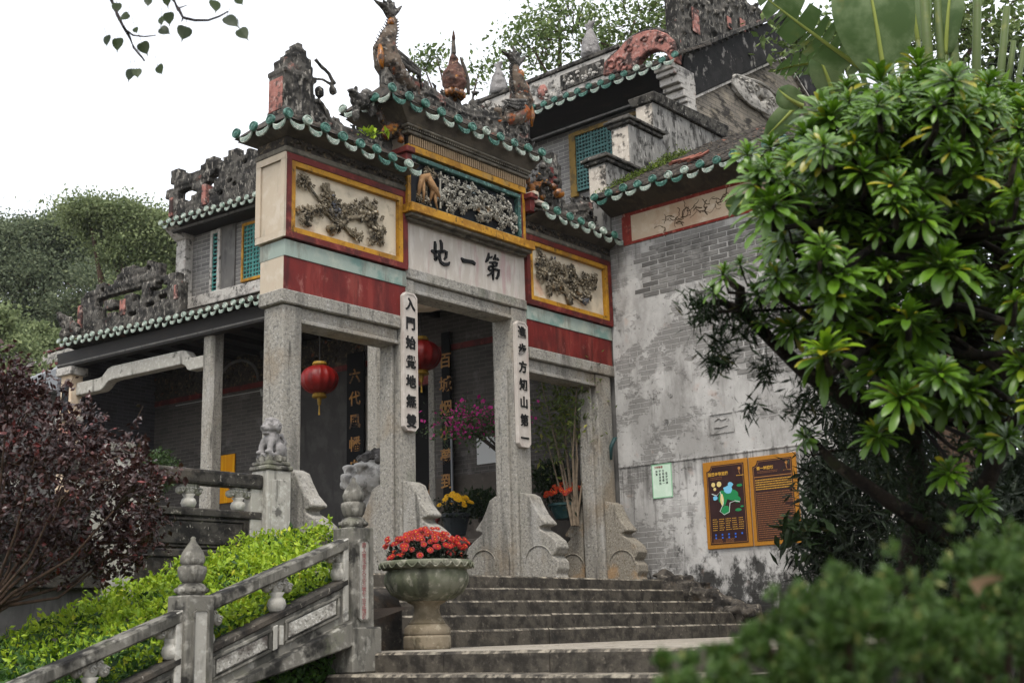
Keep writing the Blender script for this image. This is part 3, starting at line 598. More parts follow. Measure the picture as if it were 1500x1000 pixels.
# carved box
bx = gp(MB().box(-4.28, -2.02, -.02, .45, 5.12, 6.30), 'upper_block', 'cream_plaster', bevel=.004)
gp(MB().box(-4.335, -1.985, -.215, -.02, 5.165, 5.275), 'sill', 'yellow_paint', bx, bevel=.006)
gp(MB().box(-4.30, -2.0, -.17, -.02, 5.122, 5.166).box(-4.28, -2.02, -.09, -.02, 5.09, 5.122), 'sill_moulding', 'cornice', bx, bevel=.008)
MB().box(-4.29, -4.235, -.10, -.02, 5.275, 5.985).box(-2.09, -2.035, -.10, -.02, 5.275, 5.985).each('yellow_post', 'yellow_paint', bx, bevel=.004)
gp(MB().box(-2.125, -2.09, -.10, -.02, 5.275, 5.985), 'red_post', 'frame_red', bx, bevel=.003)
gp(MB().box(-4.235, -2.125, -.105, -.02, 5.275, 5.335).box(-4.235, -2.125, -.105, -.02, 5.895, 5.955).box(-2.185, -2.126, -.105, -.02, 5.335, 5.895), 'teal_border', 'teal_trim', bx, bevel=.008)
gp(MB().box(-4.235, -2.185, -.034, -.019, 5.335, 5.895), 'carving_ground', 'black_recess', bx)
gp(MB().box(-4.23, -4.14, -.09, -.02, 5.34, 5.89), 'couplet_strip', 'black_recess', bx)
relief('flower_carving', -3.72, -2.22, 5.36, 5.87, -.04, [(.07, .8, .1, 1.3), (.12, .45, .13, 1.4), (.12, .15, .1, 1), (.3, .25, .1, 1), (.35, .75, .1, 1), (.5, .55, .14, 1.6), (.52, .2, .1, 1), (.68, .75, .1, 1), (.7, .4, .13, 1.4), (.85, .3, .12, 1.2), (.9, .65, .1, 1), (.95, .15, .08, .8), (.3, .5, .09, .8), (.2, .75, .1, 1), (.22, .3, .1, 1), (.42, .38, .1, 1), (.44, .85, .08, 1), (.58, .8, .09, 1), (.62, .22, .09, 1), (.78, .58, .1, 1), (.8, .85, .08, 1), (.78, .12, .08, 1), (.04, .3, .08, 1), (.97, .42, .07, 1)], 'relief_pale', bx, 34, .045)
mb = MB()   # walking deer with arched neck
mb.tube([(-4.08, -.07, 5.45), (-4.06, -.08, 5.58), (-4.02, -.09, 5.70), (-3.93, -.09, 5.74), (-3.86, -.085, 5.66), (-3.84, -.08, 5.55), (-3.88, -.07, 5.42)], [.018, .03, .045, .05, .045, .03, .015], 8)
mb.tube([(-3.93, -.09, 5.72), (-3.85, -.1, 5.62), (-3.78, -.1, 5.56), (-3.72, -.09, 5.5)], [.05, .05, .035, .02], 8).tube([(-4.02, -.09, 5.66), (-4.0, -.09, 5.5), (-4.0, -.07, 5.38)], [.03, .02, .013], 6).tube([(-3.8, -.08, 5.55), (-3.78, -.08, 5.42), (-3.74, -.07, 5.35)], [.026, .018, .012], 6)
mb.ball((-3.80, -.1, 5.60), (.05, .04, .035)).ball((-3.97, -.09, 5.70), (.06, .045, .05))
gp(mb, 'deer_carving', 'deer_tan', bx, smooth=True)
relief('rock_carving', -4.13, -3.75, 5.36, 5.87, -.02, [(.15, .12, .09, .8), (.5, .1, .1, .8), (.85, .85, .08, .8), (.55, .92, .08, .6), (.95, .3, .06, .6)], 'relief', bx, 22, .04)
gp(MB().tube([(-3.715, -.1, 5.36), (-3.72, -.1, 5.6), (-3.70, -.1, 5.86)], .012, 6), 'carved_post', 'relief_pale', bx)
gp(MB().box(-4.29, -2.03, -.115, -.02, 5.987, 6.075), 'yellow_band', 'yellow_paint', bx, bevel=.004)
mb = MB()
for i in range(58): x = -4.25+i*(2.2/57); mb.box(x, x+.018, -.122, -.03, 6.077, 6.19)
gp(mb, 'fluted_strip', 'dent_wood', bx, kind='stuff')
gp(MB().box(-4.27, -2.03, -.075, -.02, 6.075, 6.20), 'strip_ground', 'dark_wood', bx)
gp(MB().box(-4.33, -1.99, -.15, .47, 6.20, 6.245).box(-4.37, -1.97, -.19, .49, 6.275, 6.31), 'cornice', 'cornice', bx, bevel=.01)
mb = MB()
for i in range(60): x = -4.34+i*(2.34/60); mb.box(x, x+.022, -.172, -.1, 6.246, 6.274)
gp(mb, 'dentil_strip', 'cornice', bx, kind='stuff')
gp(MB().hexa([(-4.36, -.18, 6.31), (-1.98, -.18, 6.31), (-1.98, .48, 6.31), (-4.36, .48, 6.31)], [(-4.62, -.285, 6.535), (-1.80, -.285, 6.535), (-1.80, .70, 6.535), (-4.62, .70, 6.535)]), 'soffit', 'soffit', bx, bevel=.006)
# red bracket ends beside the box
for x in (-4.36, -1.99): gp(MB().box(x-.05, x+.05, -.2, .1, 5.72, 5.90).box(x-.075, x+.075, -.24, .12, 5.90, 5.98), 'bracket_end', 'frame_red', bx, bevel=.01)

# ---- couplet boards on the middle pillars
def octo(x0, x1, z0, z1, y0, y1, c=.05):
    return MB().prism([(x0+c, z0), (x1-c, z0), (x1, z0+c), (x1, z1-c), (x1-c, z1), (x0+c, z1), (x0, z1-c), (x0, z0+c)], 1, y0, y1)
for x0, x1, txt, lab in ((-4.345, -4.105, '入門始覺地無雙', 'pale board with seven black characters on the left pillar'), (-2.265, -2.015, '進步方知山第一', 'pale board with seven black characters on the right pillar')):
    bd = gp(octo(x0, x1, 2.47, 4.17, -.055, 0.), 'couplet_board', 'couplet_board', bevel=.006); bd['label'] = lab
    rim = octo(x0+.006, x1-.006, 2.476, 4.164, -.066, -.05); 
    mb = MB(); c = .05; e = .022
    def ring(x0, x1, z0, z1, c): return [(x0+c, z0), (x1-c, z0), (x1, z0+c), (x1, z1-c), (x1-c, z1), (x0+c, z1), (x0, z1-c), (x0, z0+c)]
    a_ = ring(x0+.004, x1-.004, 2.474, 4.166, c); b_ = ring(x0+e, x1-e, 2.474+e, 4.166-e, c-.008)
    v = [(p[0], -.062, p[1]) for p in a_]+[(p[0], -.062, p[1]) for p in b_]+[(p[0], -.05, p[1]) for p in a_]+[(p[0], -.05, p[1]) for p in b_]
    f = []
    for i in range(8): j = (i+1) % 8; f += [(i, j, 8+j, 8+i), (16+i, i, 8+i, 24+i)[::-1] if 0 else (8+i, 8+j, 24+j, 24+i), (i, 16+i, 16+j, j)]
    gp(mb.add(v, f), 'board_rim', 'couplet_board', bd)
    for i, ch in enumerate(txt):
        V, F = text_geo(ch, .165, .006, .004)
        zc = 4.17-.16-i*(1.70-.27)/6
        M = Matrix.Translation(((x0+x1)/2, -.06, zc)) @ MXZ
        MB().add(V, F, M).build('character', 'black_paint', bd)

# ---- scroll stones before and behind every pillar
def scroll(px, X, th, y_end, back=False, mat='granite', h=1.0):
    pts = []
    for x, y in px:
        q = on(x, y, 0, X); pts.append((q[1], q[2]))
    return pts
ref = [(770, 694), (783, 694), (791, 699), (796, 713), (804, 731), (815, 746), (815, 750), (806, 754), (806, 758), (819, 768), (829, 778), (833, 790), (830, 800), (826, 806), (833, 815), (834, 828), (831, 838), (834, 846)]
prof = [(on(x, y, 0, -2.0)[1], on(x, y, 0, -2.0)[2]) for x, y in ref]
top = max(p[1] for p in prof); 
prof = [(min(p[0], -.03), .76+(p[1]-prof[-1][1])*(1.88-.76)/(top-prof[-1][1])) for p in prof]
prof = [(-.0, prof[0][1])]+prof[1:]
for X, th, ln, m in ((-5.985, .21, 1.12, 'granite'), (-4.22, .22, 1.0, 'granite'), (-2.11, .24, 1.0, 'granite'), (-.27, .24, .88, 'granite_warm')):
    for side in (-1, 1):
        if side == 1 and X < -5: continue
        pl = [(p[0]*ln if side < 0 else .34-p[0]*ln, p[1]) for p in prof]
        poly = pl+[(0. if side < 0 else .34, .72)]
        st = MB().prism(poly, 0, X-th/2, X+th/2).build('scroll_stone', m, gate, bevel=.02, seg=2)
        # raised edge lines and drum on the faces
        yc = -.30*ln if side < 0 else .34+.30*ln
        MB().tube([(X-th/2-.004, yc+.22*math.cos(a), .985+.2*math.sin(a)) for a in np.linspace(0, math.pi, 13)], .011, 5).build('drum_line', m, st)
# ================================================================== GLAZED ROOF EDGES
_disc = MB().lathe([(.002, -.004), (.030, -.004), (.034, .004), (.040, .004), (.046, -.008), (.054, -.006), (.058, .004), (.058, .03)], 18).lathe([(.004, -.010), (.018, -.009), (.022, .0)], 8)
_Md = Matrix(((1, 0, 0, 0), (0, 0, 1, 0), (0, 1, 0, 0), (0, 0, 0, 1)))
def _disc_mesh(mat):
    mb = MB(); mb.add(np.concatenate(_disc.v), _disc.f, _Md); return meshonly(mb, 'tile_end', mat)
DISC = {m: _disc_mesh(m) for m in ('tile_green', 'tile_drip')}
def _drip_mesh(mat, w=.105):
    top = [(w*math.cos(t), .018-.038*math.sin(t)) for t in np.linspace(math.pi, 0, 9)]; bot = []
    for i, t in enumerate(np.linspace(0, math.pi, 15)[1:-1]): bot.append((w*.98*math.cos(t), .012-(.098+(.006 if i % 2 else -.004))*math.sin(t)**.8))
    P = top+bot; mb = MB().prism(P[::-1], 1, -.008, .012)
    for a in (.62, .86): mb.tube([(w*a*math.cos(t), -.010, .010-.094*a*math.sin(t)) for t in np.linspace(.35, math.pi-.35, 9)], .0045, 4)
    for t in np.linspace(.6, math.pi-.6, 4): mb.tube([(.45*w*math.cos(t), -.010, -.04), (.8*w*math.cos(t), -.010, .004-.078*math.sin(t))], .004, 4)
    return meshonly(mb, 'drip_tile', mat)
DRIP = {m: _drip_mesh(m) for m in ('tile_green', 'tile_drip')}
_bar = {}
def barrel(L, slope, mat='tile_dark'):
    key = (round(L, 2), round(slope, 2), mat)
    if key not in _bar:
        mb = MB(); nseg = max(2, int(L/.22)); n = 7
        for s in range(nseg):
            y0, y1 = L*s/nseg, L*(s+1)/nseg; v = []
            for (y, r) in ((y0, .060), (y1, .052)):
                for i in range(n): a = math.pi*i/(n-1); v.append((r*math.cos(a), y+.01, r*math.sin(a)-.01+y*slope))
            mb.add(v, [(i, i+1, n+i+1, n+i) for i in range(n-1)]+[tuple(range(n))[::-1]])
        _bar[key] = meshonly(mb, 'tile_row', mat)
    return _bar[key]
def roof_edge(par, p0, p1, n, rotz, L, slope, sc=1., dripstart=0, dripend=0, sag=None, mat=('tile_green', 'tile_drip'), rows=True, rowmat='tile_dark', row0=0):
    p0, p1 = np.array(p0, float), np.array(p1, float)
    sp_ = (p1-p0)/(n-1); q = np.linalg.norm(sp_)/.262
    for i in range(n):
        t = i/(n-1); p = p0+sp_*i+rng.normal(0, .006, 3)
        if sag: p[2] += sag(t)
        g = mat[0] if rng.random() > .12 else mat[1]
        inst(DISC[g], 'tile_end', p+np.array([math.sin(rotz), -math.cos(rotz), 0])*.03, par, (rng.normal(-.1, .05), 0, rotz+rng.normal(0, .06)), (sc*1.1, sc, sc*1.02))
        if rows and row0 <= i < n-row0: inst(barrel(L, slope, rowmat), 'tile_row', p, par, (0, 0, rotz), (sc, 1, sc))
        if i < n-1+dripend and not (i < dripstart):
            pd = p0+sp_*(i+.5)+rng.normal(0, .006, 3); pd[2] -= .062*sc
            if sag: pd[2] += sag((i+.5)/(n-1))
            g = mat[1] if rng.random() > .2 else mat[0]
            inst(DRIP[g], 'drip_tile', pd, par, (rng.normal(-.12, .05), rng.normal(0, .05), rotz+rng.normal(0, .06)), (sc*q*.94, sc, sc*1.0))
def roof_part(par, name, poly_mb, mat='tile_dark'): return poly_mb.build(name, mat, par)

# ---- gate roofs
def hiproof(x0, x1, y0, y1, z, h, inset0, inset1, yr=.2):
    return MB().hexa([(x0, y0, z-.035), (x1, y0, z-.035), (x1, y1, z-.035), (x0, y1, z-.035)], [(x0+inset0, yr-.04, z+h), (x1-inset1, yr-.04, z+h), (x1-inset1, yr+.04, z+h), (x0+inset0, yr+.04, z+h)])
rl = roof_part(gate, 'left_roof', hiproof(-6.33, -4.26, -.28, .68, 5.78, .27, .30, 0))
roof_edge(rl, (-6.345, -.30, 5.770), (-4.479, -.30, 5.700), 8, 0, .46, .50, row0=1)
roof_edge(rl, (-6.345, -.02, 5.772), (-6.345, .58, 5.80), 3, -math.pi/2, .2, .5, dripend=0, rows=False)
inst(DRIP['tile_drip'], 'drip_tile', (-6.345, -.16, 5.71), rl, (-.1, 0, -math.pi/2)); inst(DRIP['tile_drip'], 'drip_tile', (-4.36, -.30, 5.66), rl, (-.1, 0, 0))
rc = roof_part(gate, 'middle_roof', hiproof(-4.74, -1.78, -.28, .68, 6.585, .33, .32, .32))
roof_edge(rc, (-4.748, -.30, 6.575), (-1.906, -.30, 6.562), 11, 0, .46, .6, sag=lambda t: -.05*math.sin(math.pi*t)+.02, row0=1)
roof_edge(rc, (-4.748, -.02, 6.575), (-4.748, .58, 6.60), 3, -math.pi/2, .28, .6, rows=False)
inst(DRIP['tile_drip'], 'drip_tile', (-4.748, -.16, 6.54), rc, (-.1, 0, -math.pi/2)); inst(DRIP['tile_drip'], 'drip_tile', (-1.77, -.30, 6.54), rc, (-.1, 0, 0))
rr_ = roof_part(gate, 'right_roof', hiproof(-1.97, -.06, -.28, .68, 5.77, .27, 0, 0))
roof_edge(rr_, (-1.857, -.30, 5.80), (-.27, -.30, 5.752), 7, 0, .46, .5)
inst(DRIP['tile_drip'], 'drip_tile', (-.14, -.30, 5.71), rr_, (-.1, 0, 0))

# ---- moulded ridges and ridge figures
def ridge(par, x0, x1, z0, z1f, y, name='ridge', mat='ridge_mold', th=.07, swirl=14):
    mb = MB(); n = 40
    for i in range(n):
        a, b2 = x0+(x1-x0)*i/n, x0+(x1-x0)*(i+1)/n; zt = z1f((i+.5)/n)
        mb.box(a, b2+.004, y-th, y+th, z0, zt)
    P = [(x0+(x1-x0)*t, y, z1f(t)) for t in np.linspace(0, 1, 25)]; mb.tube(P, [.045]*25, 8)     # rolled capping
    mb.tube([(p[0], y-th, p[2]-.10) for p in P], [.018]*25, 6)
    for i in range(swirl):                           # cloud scrolls and leaf tongues on the face
        t = (i+.5)/swirl; X = x0+(x1-x0)*t; zt = z1f(t)-.08; h = zt-z0; zc = z0+h*(.36 if i % 2 else .66); r0 = min(.15, h*.36); a0 = (i % 2)*math.pi; sg = 1 if i % 2 else -1
        mb.tube([(X+r0*(1-j/13)*math.cos(a0+sg*j*.7), y-th-.022, zc+r0*(1-j/13)*math.sin(a0+sg*j*.7)) for j in range(12)], [.026-.0012*j for j in range(12)], 6)
        for q in (-1, 0, 1): mb.tube([(X+q*.05, y-th-.01, z0+.02), (X+q*.09, y-th-.03, z0+h*.3), (X+q*.16*sg, y-th-.015, z0+h*.5)], [.014, .022, .008], 6)
    for i in range(int((x1-x0)*16)):                 # leafy cresting along the top
        t = rng.uniform(0, 1); X = x0+(x1-x0)*t; zt = z1f(t)+.03; a = rng.uniform(.5, 2.6); l = rng.uniform(.05, .13); mb.tube([(X, y, zt-.02), (X+.5*l*math.cos(a), y-.01, zt+.6*l*math.sin(a)), (X+l*math.cos(a+.5), y, zt+l*math.sin(a+.5))], [.03, .026, .008], 5)
    return remesh(mb, name, mat, par, .012, .004, 14., passes=1)
r1 = ridge(gate, -6.0, -4.35, 5.9, lambda t: 6.52-.42*min(1, t*2.2) + .22*max(0, t-.6), .18, 'left_ridge')
r2 = ridge(gate, -4.45, -1.62, 6.72, lambda t: 7.12+.05*math.sin(t*9)+.14*t-.10*math.sin(math.pi*t), .18, 'middle_ridge', swirl=18)
r3 = ridge(gate, -1.75, -.15, 5.95, lambda t: 6.10+.55*max(0, t-.45), .2, 'right_ridge', swirl=9)
# end block of the left ridge, stepped
mb = MB().box(-6.11, -5.66, .06, .34, 5.92, 6.55).box(-6.07, -5.66, .08, .32, 6.55, 6.68).box(-5.98, -5.68, .09, .31, 6.68, 6.78).box(-5.92, -5.74, .1, .3, 6.78, 6.88).box(-5.87, -5.79, .12, .28, 6.88, 6.95)
for i in range(12): mb.ball((rng.uniform(-6.05, -5.72), .06, rng.uniform(6.1, 6.45)), rng.uniform(.015, .03), 1)
for x in (-6.0, -5.88, -5.76): mb.box(x, x+.025, .035, .07, 6.0, 6.62)
mb.box(-6.12, -5.64, .04, .36, 6.48, 6.53).box(-6.12, -5.64, .04, .36, 5.98, 6.04)
eb = remesh(mb, 'ridge_block', 'ridge_mold', gate, .014, .005, 14., passes=1)
MB().box(-6.128, -6.105, .08, .32, 6.02, 6.42).build('pink_face', 'ridge_pink', eb, bevel=.006)
mb = MB().tube([(-5.68, .15, 6.25), (-5.55, .12, 6.30), (-5.44, .1, 6.2), (-5.36, .1, 6.05)], [.05, .04, .035, .03], 7).ball((-5.53, .12, 6.42), (.07, .06, .09)).tube([(-5.62, .15, 6.58), (-5.48, .12, 6.60), (-5.36, .1, 6.57)], [.02, .02, .02], 6).ball((-5.34, .1, 6.50), (.06, .05, .07))
mb.tube([(-5.60, .12, 6.82), (-5.50, .12, 6.76), (-5.40, .1, 6.70), (-5.33, .1, 6.60), (-5.30, .1, 6.60)], [.025, .025, .025, .03, .02], 6)
remesh(mb, 'ridge_scroll', 'ridge_mold', gate, .014, .006, 16.)
MBt = Matrix.Translation((0, 0, .10))
mb = MB()
for c, r in (((-4.90, .1, 6.40), (.15, .10, .11)), ((-4.78, .1, 6.50), (.11, .09, .10)), ((-4.72, .08, 6.36), (.07, .06, .13)), ((-5.03, .08, 6.46), (.07, .06, .06)), ((-5.09, .07, 6.47), (.04, .04, .03)), ((-4.97, .1, 6.24), (.05, .05, .14)), ((-4.99, .08, 6.53), (.03, .03, .04))): mb.ball(c, r, 2, MBt)
mb.tube([(-4.66, .1, 6.55), (-4.58, .1, 6.46), (-4.5, .1, 6.36)], [.05, .05, .04], 6, MBt)
remesh(mb, 'ridge_beast', 'fish_scale', gate, .014, .012, 18.)

def fish(par, x, y, z, H, flip, lean):
    s = flip; P = []; Rr = []
    C_ = [(0, 0), (.02, .18), (-.06*s*0, .36), (-.04*s, .52), (.02*s, .68), (.05*s, .82), (.02*s, .92)]
    for (dx, dz), r in zip([(.30*s, .02), (.10*s, .10), (-.04*s, .24), (-.07*s, .40), (-.03*s, .56), (.03*s, .70), (.05*s, .82), (.02*s, .90)], [.14, .19, .21, .19, .155, .115, .08, .055]):
        P.append((x+dx*H+lean*dz, y, z+dz*H)); Rr.append(r*H*.86)
    mb = MB().tube(P, Rr, 12, flat=.8)
    hx, hz = P[0][0], P[0][2]
    mb.ball((hx+.05*s, y-.02, hz+.02), (.16*H, .11, .11*H)).ball((hx+.15*s*H, y-.03, hz+.08*H), (.08*H, .08, .06*H)).ball((hx+.14*s*H, y-.03, hz-.06*H), (.09*H, .07, .04*H))
    fb = remesh(mb, 'ridge_fish', 'fish_body', par, .016, .010, 14., passes=2)
    tx, tz = P[-1][0], P[-1][2]; mb = MB()
    for a, l in ((2.75, .30), (2.2, .2), (1.7, .24), (1.15, .2), (.65, .27)):
        mb.tube([(tx, y, tz-.04*H), (tx+.5*l*H*math.cos(a), y-.01, tz+.5*l*H*math.sin(a)), (tx+l*H*math.cos(a+.12), y, tz+l*H*math.sin(a+.12))], [.055*H, .05*H, .014], 6, flat=.6)
    remesh(mb, 'tail_fin', 'fish_scale', fb, .012, .006, 20.)
    mb = MB()
    for i in range(1, 7):                             # spines along the back
        for k in range(3):
            t = (i+k/3)/7.4; j = int(t*7); u = t*7-j; a = np.array(P[j])*(1-u)+np.array(P[j+1])*u; r = Rr[j]*(1-u)+Rr[j+1]*u
            mb.tube([(a[0]+s*r*.85, y, a[2]), (a[0]+s*(r+.05), y, a[2]+.045)], [.016, .004], 4)
            mb.tube([(a[0]-s*r*.85, y, a[2]), (a[0]-s*(r+.03), y, a[2]+.03)], [.014, .004], 4)
    mb.build('spine', 'fish_scale', fb, kind='stuff')
    mb = MB()
    for k in range(3): mb.tube([(P[2][0]+.05*s, y-Rr[2]*.75, P[2][2]+.02+.05*k), (P[1][0]+.12*s, y-Rr[1]*.8, P[1][2]+.10+.05*k), (P[1][0]+.30*s, y-.12, P[1][2]+.10+.03*k), (P[1][0]+.36*s, y-.1, P[1][2]-.02-.03*k)], [.03, .035, .03, .012], 6)
    mb.build('whisker', 'fish_scale', fb, smooth=True)
    MB().ball((P[6][0]-s*.07*H, y-.05, P[6][2]-.06*H), (.05, .05, .06), 2, jit=.1).build('amber_knob', 'amber_glaze', fb, smooth=True)
    MB().tube([(P[2][0]-s*Rr[2]*.8, y-.06, P[2][2]-.16*H), (P[2][0]-s*Rr[2]*.9, y-.06, P[2][2]), (P[3][0]-s*Rr[3]*.8, y-.05, P[3][2])], [.02, .05, .02], 6).build('amber_patch', 'amber_glaze', fb, smooth=True)
    return fb
f1 = fish(gate, -4.32, .18, 6.98, 1.06, 1, 0.); f1['label'] = 'upright tail-up fish figure at the left end of the middle ridge'
f2 = fish(gate, -1.78, .18, 7.10, 1.12, -1, 0.); f2['label'] = 'upright tail-up fish figure at the right end of the middle ridge'
# gourd finial in the middle
gd = remesh(MB().lathe([(.02, 0), (.12, .02), (.17, .14), (.15, .28), (.09, .40), (.055, .46), (.07, .50), (.05, .54), (.03, .56), (.02, .9)], 16, (-3.12, .18, 7.22)), 'gourd_finial', 'gourd', gate, .014, .018, 13.)
MB().lathe([(.035, 0), (.03, .1), (.008, .34)], 8, (-3.12, .18, 7.80)).build('spire', 'spire', gd)
mb = MB()
for i in range(9): a = i*.7; mb.ball((-3.12+.12*math.cos(a), .18+.1*math.sin(a), 7.20), (.055, .05, .07), 1)
mb.build('petal_ring', 'amber_glaze', gd, smooth=True)
MB().tube([(-3.05, .12, 7.75), (-2.98, .12, 7.62), (-2.92, .12, 7.45), (-2.9, .12, 7.25)], [.015, .03, .035, .02], 6).build('flame', 'spire', gd)
# small glazed beasts at the inner roof ends
def beast(x, y, z, s, nm):
    mb = MB().ball((x, y, z+.10), (.13, .10, .11)).ball((x+.13*s, y-.05, z+.19), (.10, .09, .09)).ball((x+.22*s, y-.06, z+.16), (.06, .06, .05)).ball((x-.1*s, y, z+.02), (.08, .08, .12)).ball((x+.1*s, y-.05, z), (.05, .05, .10)).tube([(x-.14*s, y, z+.12), (x-.22*s, y, z+.24), (x-.16*s, y, z+.32)], [.04, .04, .02], 6).ball((x+.09*s, y, z+.29), (.05, .05, .05))
    return remesh(mb, nm, 'amber_dark', gate, .014, .02, 15.)
beast(-4.46, .0, 6.14, 1, 'glazed_beast'); beast(-1.66, .02, 6.12, 1, 'glazed_beast')
mb = MB()
for i in range(26): mb.ball((rng.uniform(-4.3, -4.12), rng.uniform(-.1, .1), rng.uniform(6.05, 6.42)), rng.uniform(.02, .05), 1, jit=.3)
for i in range(30): mb.ball((rng.uniform(-1.6, -1.1), rng.uniform(-.05, .15), rng.uniform(6.0, 6.6)), rng.uniform(.03, .07), 1, jit=.3)
mb.box(-1.25, -1.0, .05, .3, 6.0, 6.75).box(-1.2, -1.05, .06, .28, 6.75, 6.9)
remesh(mb, 'ridge_rockery', 'ridge_mold', gate, .018, .014, 14., kind='stuff')
MB().ball((-1.22, -.05, 6.22), (.09, .08, .08), 2, jit=.1).ball((-1.32, -.04, 6.30), (.06, .05, .06), 1).build('amber_ball', 'amber_glaze', gate, smooth=True)
MB().box(-1.30, -1.24, .0, .06, 6.30, 6.62).box(-1.24, -1.16, .0, .06, 6.34, 6.5).build('red_fragment', 'frame_red', gate, bevel=.01)
MB().box(-2.0, -1.9, -.24, .1, 5.93, 6.02).box(-1.96, -1.72, -.2, .1, 5.86, 5.93).build('white_block', 'cream_plaster', gate, bevel=.012)
# weeds growing on the left roof
def weeds(c, n, l, name, par, mat='leaf_hedge', spread=.1):
    mb = MB()
    for i in range(n):
        a = rng.uniform(0, 6.28); e = rng.uniform(.3, 1.3); d = np.array([math.cos(a)*math.cos(e), math.sin(a)*math.cos(e), math.sin(e)]); p = np.array(c)+np.array([rng.normal(0, spread), rng.normal(0, spread*.5), 0]); sd_ = np.cross(d, [0, 0, 1.]); sd_ /= np.linalg.norm(sd_)+1e-6; L = l*rng.uniform(.5, 1.2)
        mb.add([p, p+d*L*.5+sd_*L*.16, p+d*L-np.array([0, 0, .2*L]), p+d*L*.5-sd_*L*.16], [(0, 1, 2, 3)])
    return mb.build(name, mat, par)
weeds((-5.0, -.2, 5.95), 26, .16, 'weed', gate, 'leaf_hedge', .1)

# ================================================================== SIDE WALL BUILDING (right)
sw = empty('side_building', (.2, -4, -1.7), 'stained grey side building with brick wall, painted frieze and tiled eave', 'building')
wl = MB().box(0, .35, -4.3, -.002, -1.74, 6.14).build('wall', 'wall_render', sw)
MB().box(.02, .35, .0, .3, -1.0, 6.0).build('wall_return', 'grey_plaster', sw)
# exposed bricks proud of the worn render
bw, bh = .270, .059
_bm = [meshonly(MB().add([(0, -bw/2+rng.uniform(0, .008), -bh/2), (0, bw/2-rng.uniform(0, .008), -bh/2), (0, bw/2-rng.uniform(0, .006), bh/2), (0, -bw/2, bh/2), (.012, -bw/2, -bh/2), (.012, bw/2, -bh/2), (.012, bw/2, bh/2), (.012, -bw/2, bh/2)], [(0, 3, 2, 1), (0, 1, 5, 4), (1, 2, 6, 5), (2, 3, 7, 6), (3, 0, 4, 7)]), 'brick', 'wall_brick') for _ in range(4)]
def brick_patch(y0, y1, z0, z1, edge, lim):
    """bricks on the same bond grid as the courses that ghost through the render"""
    n = 0
    for r in range(int(z1/.076)-1, int(z0/.076), -1):
        z = (r+.5)*.076; off = .145 if r % 2 == 0 else 0.
        for kk in range(-40, 2):
            y = (kk+.5)*.29-off
            if not y0 < y < y1 or y+bw/2 > -.02: continue
            t = min((z-z0)/max(edge, .01), (y1-y)/.35, (y-y0)/.35)+.55*mnoise.noise(Vector((y*1.3, z*2.1, 4.)))+.4*mnoise.noise(Vector((y*4.1, z*7., 9.)))
            if t > .34 and n < lim: inst(_bm[rng.integers(4)], 'brick', (-.004-rng.uniform(0, .003), y+rng.normal(0, .002), z), sw); n += 1
    return n
nb = brick_patch(-4.6, -.45, 4.55, 5.62, .7, 200)
nb += brick_patch(-4.2, -1.9, 3.0, 4.4, .8, 95)
# offset plinth line at mid height
MB().box(-.012, .0, -4.3, -.02, 2.365, 2.392).build('ledge', 'wall_render', sw, bevel=.004)
# painted frieze
fr = MB().box(-.006, .001, -4.3, -.30, 5.655, 6.13).build('frieze', 'frieze_ivory', sw)
MB().box(-.012, -.004, -4.3, -.30, 5.645, 5.685).box(-.012, -.004, -4.3, -.30, 6.085, 6.135).box(-.014, -.004, -.44, -.28, 5.686, 6.084).box(-.014, -.004, -2.62, -2.50, 5.686, 6.084).each('red_border', 'frieze_red', fr)
mb = MB()                                              # ink painting of a gnarled branch
for i in range(46):
    u = rng.uniform(0, 1); y0 = -.95-1.25*u; z0 = 5.80+.16*u+rng.uniform(-.06, .09); P = [(y0, z0)]; a = rng.uniform(0, 6.28)
    for j in range(5): a += rng.uniform(-.9, .9); P.append((P[-1][0]+.035*math.cos(a), P[-1][1]+.03*math.sin(a)))
    w_ = rng.uniform(.003, .009)
    for j in range(5):
        (a0, b0), (a1, b1) = P[j], P[j+1]; d = np.array([a1-a0, b1-b0]); d /= np.linalg.norm(d)+1e-9; nn_ = np.array([-d[1], d[0]])*w_
        mb.add([(-.0085, a0-nn_[0], b0-nn_[1]), (-.0085, a0+nn_[0], b0+nn_[1]), (-.0085, a1+nn_[0], b1+nn_[1]), (-.0085, a1-nn_[0], b1-nn_[1])], [(0, 1, 2, 3)])
mb.build('ink_branch', 'ink_brown', fr, kind='stuff')
# faint plaster cartouche
mb = MB(); q0 = on(1039, 607, 0, 0); q1 = on(1076, 632, 0, 0)
ya, yb, za, zb = q0[1], q1[1], q1[2], q0[2]
for (a, b2, c, d) in ((ya, yb, za, za+.018), (ya, yb, zb-.018, zb), (ya, ya-.018, za+.018, zb-.018), (yb+.018, yb, za+.018, zb-.018)): mb.box(-.012, 0.0, min(a, b2), max(a, b2), c, d)
mb.tube([(-.004, ya-.08, zb-.1), (-.008, ya-.15, zb-.07), (-.008, ya-.2, zb-.1), (-.004, ya-.27, zb-.08)], .01, 5).tube([(-.004, ya-.07, zb-.19), (-.008, ya-.17, zb-.2), (-.004, ya-.28, zb-.18)], .01, 5)
mb.build('cartouche', 'wall_render', sw, bevel=.003)
